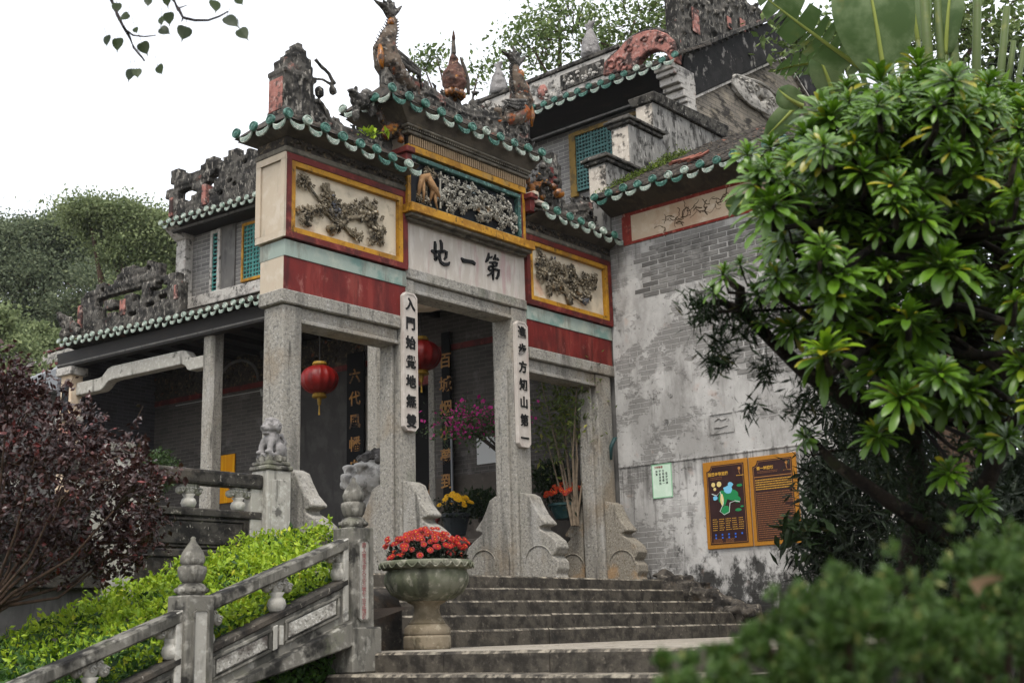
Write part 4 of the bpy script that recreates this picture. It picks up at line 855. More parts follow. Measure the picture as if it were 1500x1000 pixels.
# eave, soffit, roof
so = MB().hexa([(-.02, -4.3, 6.135), (.3, -4.3, 6.135), (.3, -.08, 6.135), (-.02, -.08, 6.135)], [(-.42, -4.3, 6.30), (.3, -4.3, 6.30), (.3, -.08, 6.30), (-.42, -.08, 6.30)]).build('soffit', 'soffit', sw)
rf = MB().hexa([(-.46, -4.35, 6.30), (4.2, -4.35, 6.30), (4.2, -.09, 6.30), (-.46, -.09, 6.30)], [(-.45, -4.35, 6.335), (3.6, -4.35, 8.52), (3.6, -.09, 8.52), (-.45, -.09, 6.335)]).build('roof', 'tile_dark', sw)
roof_edge(rf, (-.47, -.14, 6.335), (-.47, -4.31, 6.335), 17, -math.pi/2, 3.4, .54)
for i in range(3):
    y = -1.3-.13*i; MB().tube([(-.18+.04*i, y, 6.62), (.06+.03*i, y-.05, 6.72), (.3, y-.08, 6.84)], [.05, .05, .045], 7, flat=.5).build('loose_tile', 'tile_red', rf)
surf('band_black', '1f1e1d', [('0e0d0d', 5, .42, .6, .8), ('8d8983', (5, 5, 3), .58, .66, .8), ('b5b0a8', (9, 9, 4), .64, .7, .7)], .9, [(30, .004)])
surf('lion_pale', 'a09d98', [('5c5a57', 7, .48, .64, .8), ('c4c2bd', 18, .54, .68, .6), ('2a2827', 5, .6, .7, .6)], .85, [(40, .004)])
surf('lion_grey', '7d7a78', [('4a4846', 7, .46, .64, .8), ('a5a3a0', 18, .54, .68, .6), ('2a2827', 5, .58, .7, .7)], .85, [(40, .004)])
surf('lion_dark', '45423f', [('22201f', 9, .45, .62, .8), ('8a8783', 24, .58, .68, .6)], .85, [(40, .004)])
surf('moss', '4a5a1c', [('2f3a14', 9, .45, .62, .8), ('6f7f2a', 20, .54, .66, .6)], .95, [(60, .01)])
surf('moss_leaf', '46561c', [('6f7f2a', 9, .5, .62, .8), ('2f3a14', 4, .52, .64, .7)], .9)
for c, n, r in (((.45, -.16, 6.87), 30, (.35, .05, .04)), ((1.0, -.25, 7.17), 16, (.12, .08, .04)), ((1.45, -.2, 7.42), 24, (.14, .08, .06)), ((1.9, -.2, 7.66), 8, (.1, .05, .04))): 
    mb = MB()
    for i in range(n*26):
        dx = rng.normal(0, r[0]); p = np.array([c[0]+dx, c[1]+rng.normal(0, r[1]), c[2]+dx*.54+abs(rng.normal(0, r[2]))-.02]); d = rng.normal(0, 1, 3); d[2] = abs(d[2])+.5; d /= np.linalg.norm(d); s_ = np.cross(d, rng.normal(0, 1, 3)); s_ /= np.linalg.norm(s_); L = rng.uniform(.02, .05); mb.add([p, p+d*L*.5+s_*L*.25, p+d*L, p+d*L*.5-s_*L*.25], [(0, 1, 2, 3)])
    mb.build('moss', 'moss_leaf', rf, kind='stuff')
# stepped fire wall above the roof
fw_ = MB().box(-.05, .70, -.085, .27, 5.9, 7.02).box(.60, 1.42, -.08, .27, 5.9, 7.84).box(1.32, 3.50, -.075, .27, 5.9, 8.46).build('fire_wall', 'firewall', sw, bevel=.01)
for (x0, x1, z) in ((-.05, .92, 7.02), (.60, 1.50, 7.84)):
    MB().box(x0-.05, x1, -.13, .32, z, z+.06).box(x0-.09, x1+.03, -.17, .36, z+.06, z+.11).box(x0-.05, x1, -.12, .3, z+.11, z+.15).build('wall_cap', 'firewall_cap', fw_, bevel=.012)
MB().hexa([(1.27, -.13, 8.44), (3.55, -.13, 8.44), (3.55, .32, 8.44), (1.27, .32, 8.44)], [(1.23, -.17, 8.58), (3.57, -.17, 8.68), (3.57, .36, 8.68), (1.23, .36, 8.58)]).box(3.42, 3.54, -.14, -.08, 7.6, 8.44).build('wall_cap', 'firewall_cap', fw_, bevel=.012)
for (x, z0, z1) in ((-.058, 6.45, 6.98), (.592, 7.22, 7.80), (1.312, 8.02, 8.42)): MB().box(x, x+.012, -.06, .25, z0, z1).build('end_face', 'firewall_front', fw_)
# broken masonry cheek at the foot of the wall
mb = MB()
for (y0, y1, z, xo) in ((-.82, -1.15, .80, .42), (-1.1, -1.42, .70, .40), (-1.36, -1.75, .52, .36), (-1.7, -2.1, .34, .34), (-2.0, -2.45, .18, .30)):
    mb.box(-xo-rng.uniform(0, .06), .02, y1, y0, -.05, z)
for i in range(26):
    t = rng.uniform(0, 1); mb.ball((-rng.uniform(.05, .4), -.85-1.55*t, .80-.62*t+rng.uniform(-.06, .03)), (rng.uniform(.06, .14), rng.uniform(.06, .14), rng.uniform(.05, .1)), 2, jit=.2)
remesh(mb, 'broken_masonry', 'rubble', sw, .024, .035, 6., passes=1)
# ================================================================== FRONT HALL (behind the gate)
ha = empty('front_hall', TA(np.array([0., 6., 1.35])), 'two-storey grey brick temple hall with stone columns and pierced roof ridges', 'building')
def hp(mb, name, mat, par=ha, **k): return mb.build(name, mat, par, **k)
A = lambda: MB(TA)
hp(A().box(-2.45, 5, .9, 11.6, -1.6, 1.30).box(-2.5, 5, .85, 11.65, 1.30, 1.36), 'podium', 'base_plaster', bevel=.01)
for b0, b1 in ((.9, 3.82), (5.36, 11.2)):
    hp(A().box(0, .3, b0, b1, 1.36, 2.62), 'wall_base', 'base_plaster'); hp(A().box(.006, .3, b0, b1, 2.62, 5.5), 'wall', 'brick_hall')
hp(A().box(.006, .3, 3.82, 5.36, 4.55, 5.5), 'door_head', 'brick_hall')
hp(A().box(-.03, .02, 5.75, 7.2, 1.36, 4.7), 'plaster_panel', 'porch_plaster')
dr = hp(A().box(.5, .56, 3.7, 5.5, 1.36, 4.6), 'door', 'door_dark'); A().box(-.01, .34, 3.82, 3.95, 1.36, 4.55).box(-.01, .34, 5.23, 5.36, 1.36, 4.55).each('door_jamb', 'granite', dr, bevel=.01); hp(A().box(.1, .2, 3.95, 5.23, 4.25, 4.55), 'door_header', 'red_paint', dr)
hp(A().box(-.02, .006, .9, 11.2, 4.72, 4.82), 'frieze_line', 'frame_red')
hp(A().box(-.012, .006, 5.4, 11.2, 4.82, 5.4), 'frieze', 'relief_dark')
mb = A()
for i in range(90): mb.ball((-.03, rng.uniform(5.6, 11), rng.uniform(4.9, 5.35)), (.03, rng.uniform(.03, .09), rng.uniform(.03, .07)), 1, jit=.3)
hp(mb, 'frieze_relief', 'relief_dark', kind='stuff')
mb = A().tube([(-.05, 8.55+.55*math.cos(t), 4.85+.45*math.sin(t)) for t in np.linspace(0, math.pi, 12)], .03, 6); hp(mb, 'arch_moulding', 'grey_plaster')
hp(A().box(-2.05, 0.0, 11.0, 11.3, 1.36, 5.5), 'end_wall', 'brick_hall_end')
hp(A().box(-2.1, 5, .9, 11.3, 5.42, 5.5), 'porch_ceiling', 'dark_wood')
mb = A()
for i in range(16): mb.box(-2.2, .1, 1.2+i*.62, 1.28+i*.62, 5.32, 5.42)
mb.each('ceiling_joist', 'dark_wood', ha)
pl = hp(A().box(-2.2, -1.95, 10.66, 10.98, 1.36, 5.1), 'end_pier', 'frieze_ivory', bevel=.01)
for z0, z1, m in ((4.3, 4.85, 'black_recess'), (3.3, 4.1, 'ridge_pink')): hp(A().box(-2.212, -2.2, 10.72, 10.92, z0, z1), 'pier_panel', m, pl)
A().box(-2.26, -1.93, 10.6, 11.02, 4.14, 4.24).box(-2.28, -1.9, 10.58, 11.04, 5.0, 5.15).each('pier_moulding', 'ridge_plaster', pl, bevel=.01)
for b in (7.02, 3.3):
    c = .05; x0, x1 = -2.13, -1.85; y0, y1 = b-.14, b+.14
    poly = [(x0+c, y0), (x1-c, y0), (x1, y0+c), (x1, y1-c), (x1-c, y1), (x0+c, y1), (x0, y1-c), (x0, y0+c)]
    cl = hp(A().prism(poly, 2, 1.36, 5.36), 'column', 'granite'); hp(A().box(x0-.08, x1+.08, y0-.08, y1+.08, 1.36, 1.62), 'column_base', 'granite', cl, bevel=.03)
# stone beam with a raised middle
bm_ = [(10.66, 4.62), (9.95, 4.62), (9.85, 4.66), (9.72, 4.76), (9.6, 4.78), (7.72, 4.78), (7.62, 4.74), (7.56, 4.66), (7.5, 4.64), (7.16, 4.64), (7.16, 4.86), (7.46, 4.86), (7.54, 4.92), (7.62, 5.0), (7.7, 5.03), (9.62, 5.03), (9.75, 5.0), (9.9, 4.88), (10.0, 4.86), (10.66, 4.86)]
hp(A().prism(bm_, 0, -2.10, -1.90), 'stone_beam', 'rail_pale', bevel=.02, seg=2)
hp(A().box(-2.22, -2.05, .9, 11.1, 5.16, 5.46), 'eave_beam', 'dark_wood', bevel=.01)
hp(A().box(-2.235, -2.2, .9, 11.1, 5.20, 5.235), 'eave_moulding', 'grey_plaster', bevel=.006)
# lower roof
sagA = lambda t: .14*max(0, .5-t)**1.2
lr = hp(A().hexa([(-2.38, .9, 5.44), (-1.2, .9, 5.44), (-1.2, 10.8, 5.44), (-2.38, 10.8, 5.54)], [(-2.37, .9, 5.47), (-1.3, .9, 6.02), (-1.3, 10.8, 6.02), (-2.37, 10.8, 5.6)]), 'lower_roof', 'tile_dark')
e0 = TA(np.array([-2.42, 10.78, 5.56])); e1 = TA(np.array([-2.42, 4.0, 5.49]))
roof_edge(lr, e0, e1, 34, -math.pi/2+TH, 1.0, .5, .84, sag=sagA, rows=True, mat=('tile_drip', 'tile_drip'))
def bitmap(rows, b0, b1, z0, z1, a0, a1):
    mb = A(); nr_, nc = len(rows), len(rows[0])
    for r in range(nr_):
        c = 0
        while c < nc:
            if rows[r][c] == '#':
                e = c
                while e < nc and rows[r][e] == '#': e += 1
                za = z1+(z0-z1)*(r+1)/nr_; zb = z1+(z0-z1)*r/nr_
                j = rng.uniform(-.012, .012)
                mb.box(a0+j, a1, b0+(b1-b0)*c/nc, b0+(b1-b0)*e/nc, za-.003, zb+.003); c = e
            else: c += 1
    return mb
low_rows = ["...........###...#.......", "..........#######.##.....", ".....##..###########.....", "..####.#############.....", ".#######################.", ".####...........###..###.", ".####..##...##..##....###", ".#####.###..##..##.######", "..####......########..###", "..####..##..#####..######", "..###########..##########", "..#######################", ".########################"]
hp_r = remesh(bitmap(low_rows, 10.85, 7.85, 5.72, 6.86, -2.06, -1.88), 'pierced_ridge', 'ridge_mold', ha, .02, .008, 9., passes=1)
A().box(-2.10, -1.86, 10.62, 10.74, 5.9, 6.35).box(-2.09, -1.87, 9.35, 9.5, 5.95, 6.25).box(-2.09, -1.87, 7.9, 8.0, 5.98, 6.25).each('ridge_pillar', 'ridge_pink', hp_r, bevel=.01)
mb = A()
for (b, z, r) in ((11.05, 5.86, .16), (10.9, 5.98, .13), (11.15, 6.06, .12), (11.25, 6.2, .1), (11.05, 6.12, .1), (11.35, 6.3, .06), (10.75, 5.85, .12)): mb.ball((-2.2, b-.2, z-.05), (r*.8, r*1.1, r*.75), 2, jit=.25)
remesh(mb, 'ridge_beast', 'ridge_mold', ha, .02, .03, 10., passes=1)
# upper storey
hp(A().box(-1.40, -1.2, 3.6, 8.36, 5.9, 7.62), 'upper_wall', 'brick_upper')
hp(A().box(-1.40, 2.5, 8.36, 8.5, 5.9, 7.62), 'upper_end_wall', 'brick_hall_end')
pu = hp(A().box(-1.58, -1.36, 8.34, 8.60, 5.95, 7.40), 'corner_pier', 'ridge_plaster', bevel=.012)
hp(A().hexa([(-1.6, 8.32, 7.3), (-1.3, 8.32, 7.3), (-1.3, 8.62, 7.3), (-1.6, 8.62, 7.3)], [(-1.85, 8.30, 7.52), (-1.3, 8.30, 7.52), (-1.3, 8.66, 7.52), (-1.85, 8.66, 7.52)]), 'pier_bracket', 'ridge_plaster', pu, bevel=.015)
hp(A().box(-1.50, -1.3, 3.6, 8.34, 5.98, 6.20), 'sill_band', 'ridge_plaster', bevel=.012)
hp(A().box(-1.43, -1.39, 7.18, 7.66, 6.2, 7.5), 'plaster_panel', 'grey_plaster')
def lattice(b0, b1, z0, z1, a, frame, par, name='lattice_window', f=.05):
    wd = hp(A().box(a+.03, a+.05, b0, b1, z0, z1), name, 'black_recess', par)
    fr_ = A().box(a-.03, a+.03, b0-f, b0, z0-f, z1+f).box(a-.03, a+.03, b1, b1+f, z0-f, z1+f).box(a-.03, a+.03, b0, b1, z0-f, z0).box(a-.03, a+.03, b0, b1, z1, z1+f)
    hp(fr_, 'window_frame', frame, wd, bevel=.006)
    mb = A(); st = .075; n = int((b1-b0)/st); m = int((z1-z0)/st)
    for i in range(n+1):
        y = b0+(b1-b0)*i/max(n, 1); w2 = .02 if i % 4 == 0 else .011; mb.box(a-.004, a+.02, max(y-w2, b0), min(y+w2, b1), z0, z1)
    for j in range(m+1):
        z = z0+(z1-z0)*j/m; w2 = .02 if j % 4 == 0 else .011; mb.box(a-.008, a+.018, b0, b1, max(z-w2, z0), min(z+w2, z1))
    hp(mb, 'lattice', 'teal_lattice', wd); return wd
surf('teal_lattice', '3f7f78', [('2a5c58', 9, .45, .62, .7), ('6aa59c', 20, .56, .68, .5)], .6)
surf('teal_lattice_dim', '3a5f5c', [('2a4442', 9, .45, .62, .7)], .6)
lattice(6.1, 6.95, 6.30, 7.28, -1.42, 'yellow_paint', ha)
lattice(7.60, 7.74, 6.22, 7.3, -1.44, 'ridge_plaster', ha, 'slit_window', .06)
hp(A().box(-1.75, -1.4, 3.6, 8.5, 7.40, 7.56), 'upper_soffit', 'dark_wood')
hp(A().box(-1.78, -1.74, 3.6, 8.5, 7.42, 7.46), 'soffit_moulding', 'grey_plaster')
ur = hp(A().hexa([(-1.92, 3.6, 7.50), (.5, 3.6, 7.50), (.5, 8.62, 7.50), (-1.92, 8.62, 7.50)], [(-1.91, 3.6, 7.53), (.5, 3.6, 8.7), (.5, 8.62, 8.7), (-1.91, 8.62, 7.53)]), 'upper_roof', 'tile_dark')
roof_edge(ur, TA(np.array([-1.95, 8.56, 7.56])), TA(np.array([-1.95, 3.9, 7.52])), 24, -math.pi/2+TH, .8, .5, .84, mat=('tile_drip', 'tile_drip'))
up_rows = [".##......##...##.........##", ".###....####.###..#....####", ".#######################.##", "..#########.#####.#########", "##########..###############", "###...###..################", ".##....##..###.############", ".###..###.#####.###########", ".########.##.##############", ".########.#################", ".##########################"]
remesh(bitmap(up_rows, 8.86, 5.6, 7.72, 8.70, -1.66, -1.48), 'upper_ridge', 'ridge_mold', ha, .02, .008, 9., passes=1)
A().box(-1.69, -1.45, 8.62, 8.72, 7.78, 8.15).box(-1.69, -1.45, 7.72, 7.82, 7.8, 8.2).box(-1.69, -1.45, 5.72, 5.9, 8.0, 8.4).each('ridge_pillar', 'ridge_pink', ha, bevel=.01)
# steps up to the podium
for i in range(3): hp(A().box(-2.5-.3*(3-i), -2.4, 3.2, 6.0, .74, .74+.2*(i+.5)), 'podium_step', 'step_stone', bevel=.01)

# ---- lettered boards, lantern, notice, banner on the hall
def plank(b0, b1, z0, z1, a, txt, label, z_first, pitch):
    t = A().box(a-.05, a, b0, b1, z0, z1).build('couplet_plank', 'lacquer', None, bevel=.008); setprops(t, label, 'sign board', 'lettered planks beside the hall door')
    for i, ch in enumerate(txt):
        V, F = text_geo(ch, .27, .004, .004); c = TA(np.array([a-.056, (b0+b1)/2, z_first-pitch*i]))
        M = Matrix.Translation(Vector(c)) @ Matrix.Rotation(TH, 4, 'Z') @ MYZ
        MB().add(V, F, M).build('character', 'gold_paint', t)
plank(5.33, 5.73, 1.9, 4.99, -.03, '六代風幡自有情', 'black plank with gold characters left of the dark doorway', 4.55, .40)
plank(3.40, 3.58, 2.25, 5.02, -.06, '百城烟水夢到', 'narrow black plank with gold characters right of the dark doorway', 4.52, .40)
def lantern(c, r, label, mat):
    t = empty('lantern', (c[0], c[1], c[2]-r), label, 'lantern', 'red paper lanterns under the porch'); mb = MB()
    for zz in np.linspace(-1, 1, 13): pass
    prof = [(r*math.sqrt(max(0, 1-z*z))*1.02+.03, r*.86*z) for z in np.linspace(-.96, .96, 17)]
    mb.lathe(prof, 84, c, lobes=14, la=-.06); mb.build('shade', mat, t, smooth=True)
    mb = MB().lathe([(.10, 0), (.12, .02), (.10, .07)], 12, (c[0], c[1], c[2]-r*.86-.06)).lathe([(.10, 0), (.12, .03), (.10, .07)], 12, (c[0], c[1], c[2]+r*.80)); mb.build('cap', 'gold_trim', t)
    MB().tube([(c[0], c[1], c[2]-r*.86-.05), (c[0], c[1], c[2]-r*.86-.17)], [.04, .025], 8).tube([(c[0], c[1], c[2]-r*.86-.17), (c[0], c[1], c[2]-r*.86-.33)], [.008, .016], 8).build('tassel', 'gold_trim', t)
    MB().tube([(c[0], c[1], c[2]+r*.85), (c[0], c[1], 5.43)], .008, 5).build('cord', 'dark_wood', t)
    for i in range(14):
        a = i*2*math.pi/14; pass
    return t
q = on(468, 556, 0, -1.9); lantern((q[0], q[1], q[2]), .27, 'round red lantern with gold tassel hanging in the left opening', 'lantern_red')
q = on(617, 521, 0, -1.3); lantern((q[0], q[1], q[2]), .28, 'round red lantern half hidden behind the left lettered pillar', 'lantern_red')
q0 = onA(700, 640, 0, -.01); q1 = onA(742, 664, 0, -.01)
nt_ = A().box(-.02, 0, q1[1], q0[1]+.02, q1[2]-.12, q0[2]-.02).build('wall_notice', 'notice_white', None, label='small white notice on the brick wall behind the bougainvillea', cat='notice')
q0 = onA(318, 668, 0, -.02); q1 = onA(343, 727, 0, -.02)
A().box(-.03, -.01, q1[1], q0[1]+.25, q1[2]-.1, q0[2]).build('yellow_banner', 'yellow_cloth', None, label='bright yellow cloth banner on the porch wall beside the stone column', cat='banner')
MB().tube([onw for onw in (TA(np.array([-.14, 3.36, 1.4])), TA(np.array([-.14, 3.36, 3.3])))], .022, 8).build('steel_post', 'steel', None, label='thin grey steel post in front of the right black plank', cat='post')
q = onA(383, 570, 0, -.1); MB().box(q[0], q[0]+.12, q[1], q[1]+.06, q[2]-.1, q[2]) if 0 else None
lp = A().tube([(-.05, q[1], q[2]-.1), (-.12, q[1], q[2])], [.05, .02], 8).tube([(-.02, q[1], q[2]), (-.02, q[1]+2.5, q[2]+.02)], .01, 5).build('wall_lamp', 'lamp_white', None, label='small white lamp with conduit on the porch wall', cat='lamp')
# offering figures glimpsed in the doorway
q = TA(np.array([.25, 4.05, 2.2])); mb = MB().ball((q[0], q[1], q[2]+.35), (.09, .09, .11), 2, jit=.05).ball((q[0], q[1], q[2]+.08), (.16, .15, .24), 2, jit=.1).ball((q[0]-.05, q[1]-.08, q[2]+.2), (.05, .05, .1), 1)
remesh(mb, 'altar_figure', 'deer_tan', None, .02, .01, 12., label='small painted altar figure glimpsed inside the dark doorway', cat='figurine')
q = TA(np.array([.25, 4.05, 1.36])); mb = MB().box(q[0]-.25, q[0]+.2, q[1]-.3, q[1]+.5, 1.36, 1.92).box(q[0]-.28, q[0]+.22, q[1]-.33, q[1]+.53, 1.92, 1.99); mb.build('altar_table', 'red_paint', None, bevel=.01, label='dark red altar table inside the doorway', cat='table')

# ================================================================== REAR HALL (upper right)
hb = empty('rear_hall', (6, 3, 0), 'tall rear hall with brick gable, black frieze band and pink ridge ornaments', 'building')
def bp(mb, name, mat, par=hb, **k): return mb.build(name, mat, par, **k)
XE = 2.84; ZE = 9.98
bp(MB().box(3.55, 3.8, .75, 5.4, 0, 9.9), 'wall', 'brick_upper')
bp(MB().prism([(3.5, 0), (11.2, 0), (11.2, 9.7), (7.33, 12.0), (3.5, 9.7)], 1, .62, .85), 'gable_wall', 'brick_gable')
# dark frieze band following the gable
def slope(x): return 10.16+(min(x, 7.33)-3.3)*.575-(max(x, 7.33)-7.33)*.575
bp(MB().prism([(3.36, slope(3.36)), (7.33, slope(7.33)), (11.2, slope(11.2)), (11.2, slope(11.2)-.86), (7.33, slope(7.33)-.86), (3.36, slope(3.36)-.86)], 1, .54, .62), 'gable_band', 'band_black', bevel=.01)

bp(MB().prism([(3.30, slope(3.3)+.02), (7.33, slope(7.33)+.02), (11.2, slope(11.2)+.02), (11.2, slope(11.2)+.12), (7.33, slope(7.33)+.12), (3.30, slope(3.3)+.12)], 1, .42, .9), 'verge', 'ridge_mold', bevel=.012)
bp(MB().prism([(3.40, slope(3.4)-.87), (7.33, slope(7.33)-.87), (9.0, slope(9.0)-.87), (9.0, slope(9.0)-.92), (7.33, slope(7.33)-.92), (3.40, slope(3.4)-.92)], 1, .555, .625), 'band_moulding', 'ridge_plaster')
# corner bracket stack
mb = MB()
for i, (o_, z0, z1) in enumerate(((.0, 8.6, 9.28), (.06, 9.28, 9.36), (.12, 9.36, 9.5), (.2, 9.5, 9.58), (.3, 9.58, 9.72), (.4, 9.72, 9.8), (.46, 9.8, 9.92))): mb.box(3.36-o_, 3.62, .5, .9, z0, z1)
bp(mb, 'corner_bracket', 'ridge_plaster', bevel=.012)
bp(MB().hexa([(3.3, .8, 9.62), (3.6, .8, 9.62), (3.6, 5.5, 9.62), (3.3, 5.5, 9.62)], [(XE+.05, .8, 9.90), (3.6, .8, 9.90), (3.6, 5.5, 9.90), (XE+.05, 5.5, 9.90)]), 'soffit', 'dark_wood')
bp(MB().box(3.30, 3.36, .9, 5.4, 9.56, 9.60), 'soffit_moulding', 'grey_plaster')
rb = bp(MB().prism([(XE+.02, 9.93), (7.33, 12.24), (11.4, 9.93), (11.4, 9.98), (7.33, 12.30), (XE+.02, 9.97)], 1, .64, 5.6), 'roof', 'tile_dark')
roof_edge(rb, (XE, .40, 9.97), (XE, 5.3, 9.99), 19, -math.pi/2, 1.2, .5, 1.05)
lat_par = hb
wd = bp(MB().box(3.50, 3.54, 1.2, 3.15, 8.3, 9.42), 'lattice_window', 'black_recess')
bp(MB().box(3.44, 3.52, 3.15, 3.30, 8.2, 9.5).box(3.44, 3.52, 1.2, 3.15, 9.42, 9.5), 'window_frame', 'yellow_dim', wd, bevel=.006)
mb = MB()
for i in range(27): y = 1.2+i*.075; w2 = .024 if i % 5 == 1 else .013; mb.box(3.47, 3.50, y-w2, y+w2, 8.3, 9.42)
for j in range(15): z = 8.32+j*.075; w2 = .022 if j % 5 == 0 else .013; mb.box(3.466, 3.498, 1.2, 3.15, z-w2, z+w2)
bp(mb, 'lattice', 'teal_lattice_dim', wd)
# ridge band with panels above the eave
bd_ = bp(MB().box(3.02, 3.22, 1.75, 5.2, 10.08, 10.62), 'ridge_band', 'ridge_plaster', bevel=.015)
bp(MB().box(2.99, 3.02, 2.05, 3.1, 10.2, 10.52), 'ridge_panel', 'ridge_mold', bd_, bevel=.01)
mb = MB()
for i in range(26): mb.ball((2.985, rng.uniform(2.1, 3.05), rng.uniform(10.24, 10.48)), rng.uniform(.02, .05), 1, jit=.3)
for i in range(30): mb.ball((3.0, rng.uniform(3.2, 5.1), rng.uniform(10.15, 10.55)), rng.uniform(.03, .07), 1, jit=.3)
bp(mb, 'ridge_carving', 'ridge_plaster', bd_, kind='stuff')
bp(MB().box(2.98, 3.26, 1.7, 5.25, 10.62, 10.70), 'band_cap', 'ridge_mold', bd_, bevel=.012)
bp(MB().ball((2.99, 3.55, 10.32), (.05, .13, .15), 2, jit=.1), 'ridge_face', 'ridge_pink', bd_)
# pink arched scroll plaque
oc = [(884, 112), (886, 92), (896, 82), (906, 74), (914, 64), (926, 54), (944, 46), (962, 44), (978, 50), (988, 60), (992, 78), (992, 92), (984, 92), (976, 78), (962, 72), (948, 76), (936, 88), (932, 100)]
oc = [on(x, y, 0, 3.0) for x, y in oc]; pk = MB().prism([(q_[1], q_[2]) for q_ in oc], 0, 2.97, 3.16).build('pink_scroll', 'ridge_pink', hb, bevel=.02)
bp(MB().tube([np.array([3.06, q_[1], q_[2]+.02]) for q_ in oc[1:11]], [.05]*10, 8), 'scroll_cap', 'ridge_mold', pk)
mb = MB()
for x, y, r_ in ((896, 96, .14), (908, 90, .12), (922, 72, .1), (944, 58, .08), (968, 58, .1), (984, 74, .08), (915, 98, .1)):
    q_ = on(x, y, 0, 2.96); mb.tube([(2.955, q_[1]+r_*(1-j_/9)*math.cos(j_*.85), q_[2]+r_*(1-j_/9)*math.sin(j_*.85)) for j_ in range(8)], [.028]*8, 6)
bp(mb, 'scroll_relief', 'ridge_pink', pk, smooth=True, kind='stuff')
# tall pierced block rising along the gable edge
mb = MB()
for i in range(16):
    x0 = 3.08+i*.21; zb_ = slope(x0+.1)+.11; zt = zb_+1.35-.055*i+(.12 if i % 3 == 0 else 0)
    if i > 12: zt = zb_+.55-.1*(i-12)
    mb.box(x0, x0+.215, .5, .72, zb_-.1, zt)
for i in range(70): x = rng.uniform(3.3, 6.4); mb.ball((x, .49, slope(x)+.2+rng.uniform(0, 1.0-.05*(x-3.3)/.21)), rng.uniform(.03, .08), 1, jit=.2)
tb = remesh(mb, 'gable_ridge', 'ridge_mold', hb, .025, .012, 8., passes=1)
MB().box(3.22, 3.245, .5, .72, 10.35, 10.95).box(3.62, 3.86, .455, .475, 10.75, 11.25).box(4.9, 5.05, .455, .475, 11.3, 11.55).box(5.4, 5.6, .455, .475, 11.45, 11.7).each('pink_face', 'ridge_pink', tb, bevel=.02)
# grey finials on the rear ridge
def finial(y, z, h):
    mb = MB().lathe([(.16, 0), (.2, .1*h), (.17, .35*h), (.12, .55*h), (.07, .7*h), (.05, .78*h)], 12, (3.1, y, z))
    for a in (-.9, 0., .9): mb.tube([(3.1, y, z+.74*h), (3.1, y+.12*h*math.sin(a), z+.9*h), (3.1, y+.2*h*math.sin(a), z+h*(1-.05*abs(a)))], [.05, .045, .01], 6)
    return remesh(mb, 'ridge_finial', 'lion_grey', hb, .02, .015, 10.)
finial(2.42, 10.68, .8); finial(4.75, 10.68, .75)
remesh(MB().ball((3.1, 5.25, 10.55), (.12, .22, .2), 2, jit=.2).tube([(3.1, 5.3, 10.6), (3.1, 5.5, 10.75), (3.1, 5.45, 10.95), (3.1, 5.3, 10.9)], [.1, .09, .07, .03], 8), 'ridge_curl', 'ridge_mold', hb, .02, .02, 10.)
# plaster medallion on the gable
q = on(1118, 148, 1, .6); mb = MB()
for i in range(9): a = i*.7; mb.ball((q[0]+.95*math.cos(a)*1.0, .60, q[2]+.16*math.sin(a)), (.36, .08, .15+.05*(i % 2)), 2)
md = remesh(mb, 'medallion', 'ridge_plaster', hb, .02, .012, 6.)
bp(MB().tube([(q[0]+1.28*math.cos(a), .555, q[2]+(.30+.03*math.sin(5*a))*math.sin(a)) for a in np.linspace(0, 6.28, 31)], .035, 6), 'medallion_rim', 'ridge_plaster', md)
mb = MB()
for i in range(14):
    cx_, cz_ = q[0]+rng.uniform(-.95, .95), q[2]+rng.uniform(-.13, .13); mb.tube([(cx_+.14*(1-j/9)*math.cos(j*.8), .525, cz_+.12*(1-j/9)*math.sin(j*.8)) for j in range(8)], .022, 5)
bp(mb, 'medallion_scroll', 'ridge_plaster', md, kind='stuff')
# whitewashed beam end seen at the head of the middle opening
q0 = on(611, 443, 1, 1.0); q1 = on(655, 449, 1, 1.0); MB().hexa([(q0[0]-.3, .95, q0[2]-.16), (q1[0], .95, q1[2]-.02), (q1[0], 1.3, q1[2]-.02), (q0[0]-.3, 1.3, q0[2]-.16)], [(q0[0]-.3, .95, q0[2]+.1), (q1[0], .95, q1[2]+.1), (q1[0], 1.3, q1[2]+.1), (q0[0]-.3, 1.3, q0[2]+.1)]).build('beam_end', 'cream_plaster', ha, bevel=.01)
# far building at the left edge
fb_ = empty('far_building', (-1, 20, .7), 'distant low building with pale grey roof and red-edged ridge at far left', 'building')
r0 = on(-30, 560, 0, 1.2); r1 = on(118, 534, 0, 1.2)
z_r = (r0[2]+r1[2])/2
MB().hexa([(-.9, r1[1]-1, z_r-1.1), (3.2, r1[1]-1, z_r-1.1), (3.2, r0[1]+3, z_r-1.1), (-.9, r0[1]+3, z_r-1.1)], [(-.9, r1[1]-1, z_r-1.06), (1.2, r1[1]-1, z_r), (1.2, r0[1]+3, z_r), (-.9, r0[1]+3, z_r-1.06)]).build('roof', 'roof_grey', fb_)
MB().box(-.3, 3, r1[1]-.6, r0[1]+3, .7, z_r-1.12).build('wall', 'grey_plaster', fb_)
rg = MB().box(1.1, 1.3, r1[1]-1, r0[1]+3, z_r-.02, z_r+.04).build('ridge', 'frame_red', fb_)
qa = on(68, 520, 0, 1.2); mb = MB().box(1.12, 1.28, r1[1]-1, qa[1], z_r+.04, z_r+.34)
for i in range(3): mb.ball((1.2, qa[1]-.1+.2*i*.6, z_r+.3-.08*i), (.1, .2, .18), 2)
remesh(mb, 'ridge_ornament', 'ridge_plaster', fb_, .03, .02, 6.)
MB().box(1.1, 1.3, r1[1]-1, qa[1], z_r+.36, z_r+.41).build('red_capping', 'frame_red', rg)
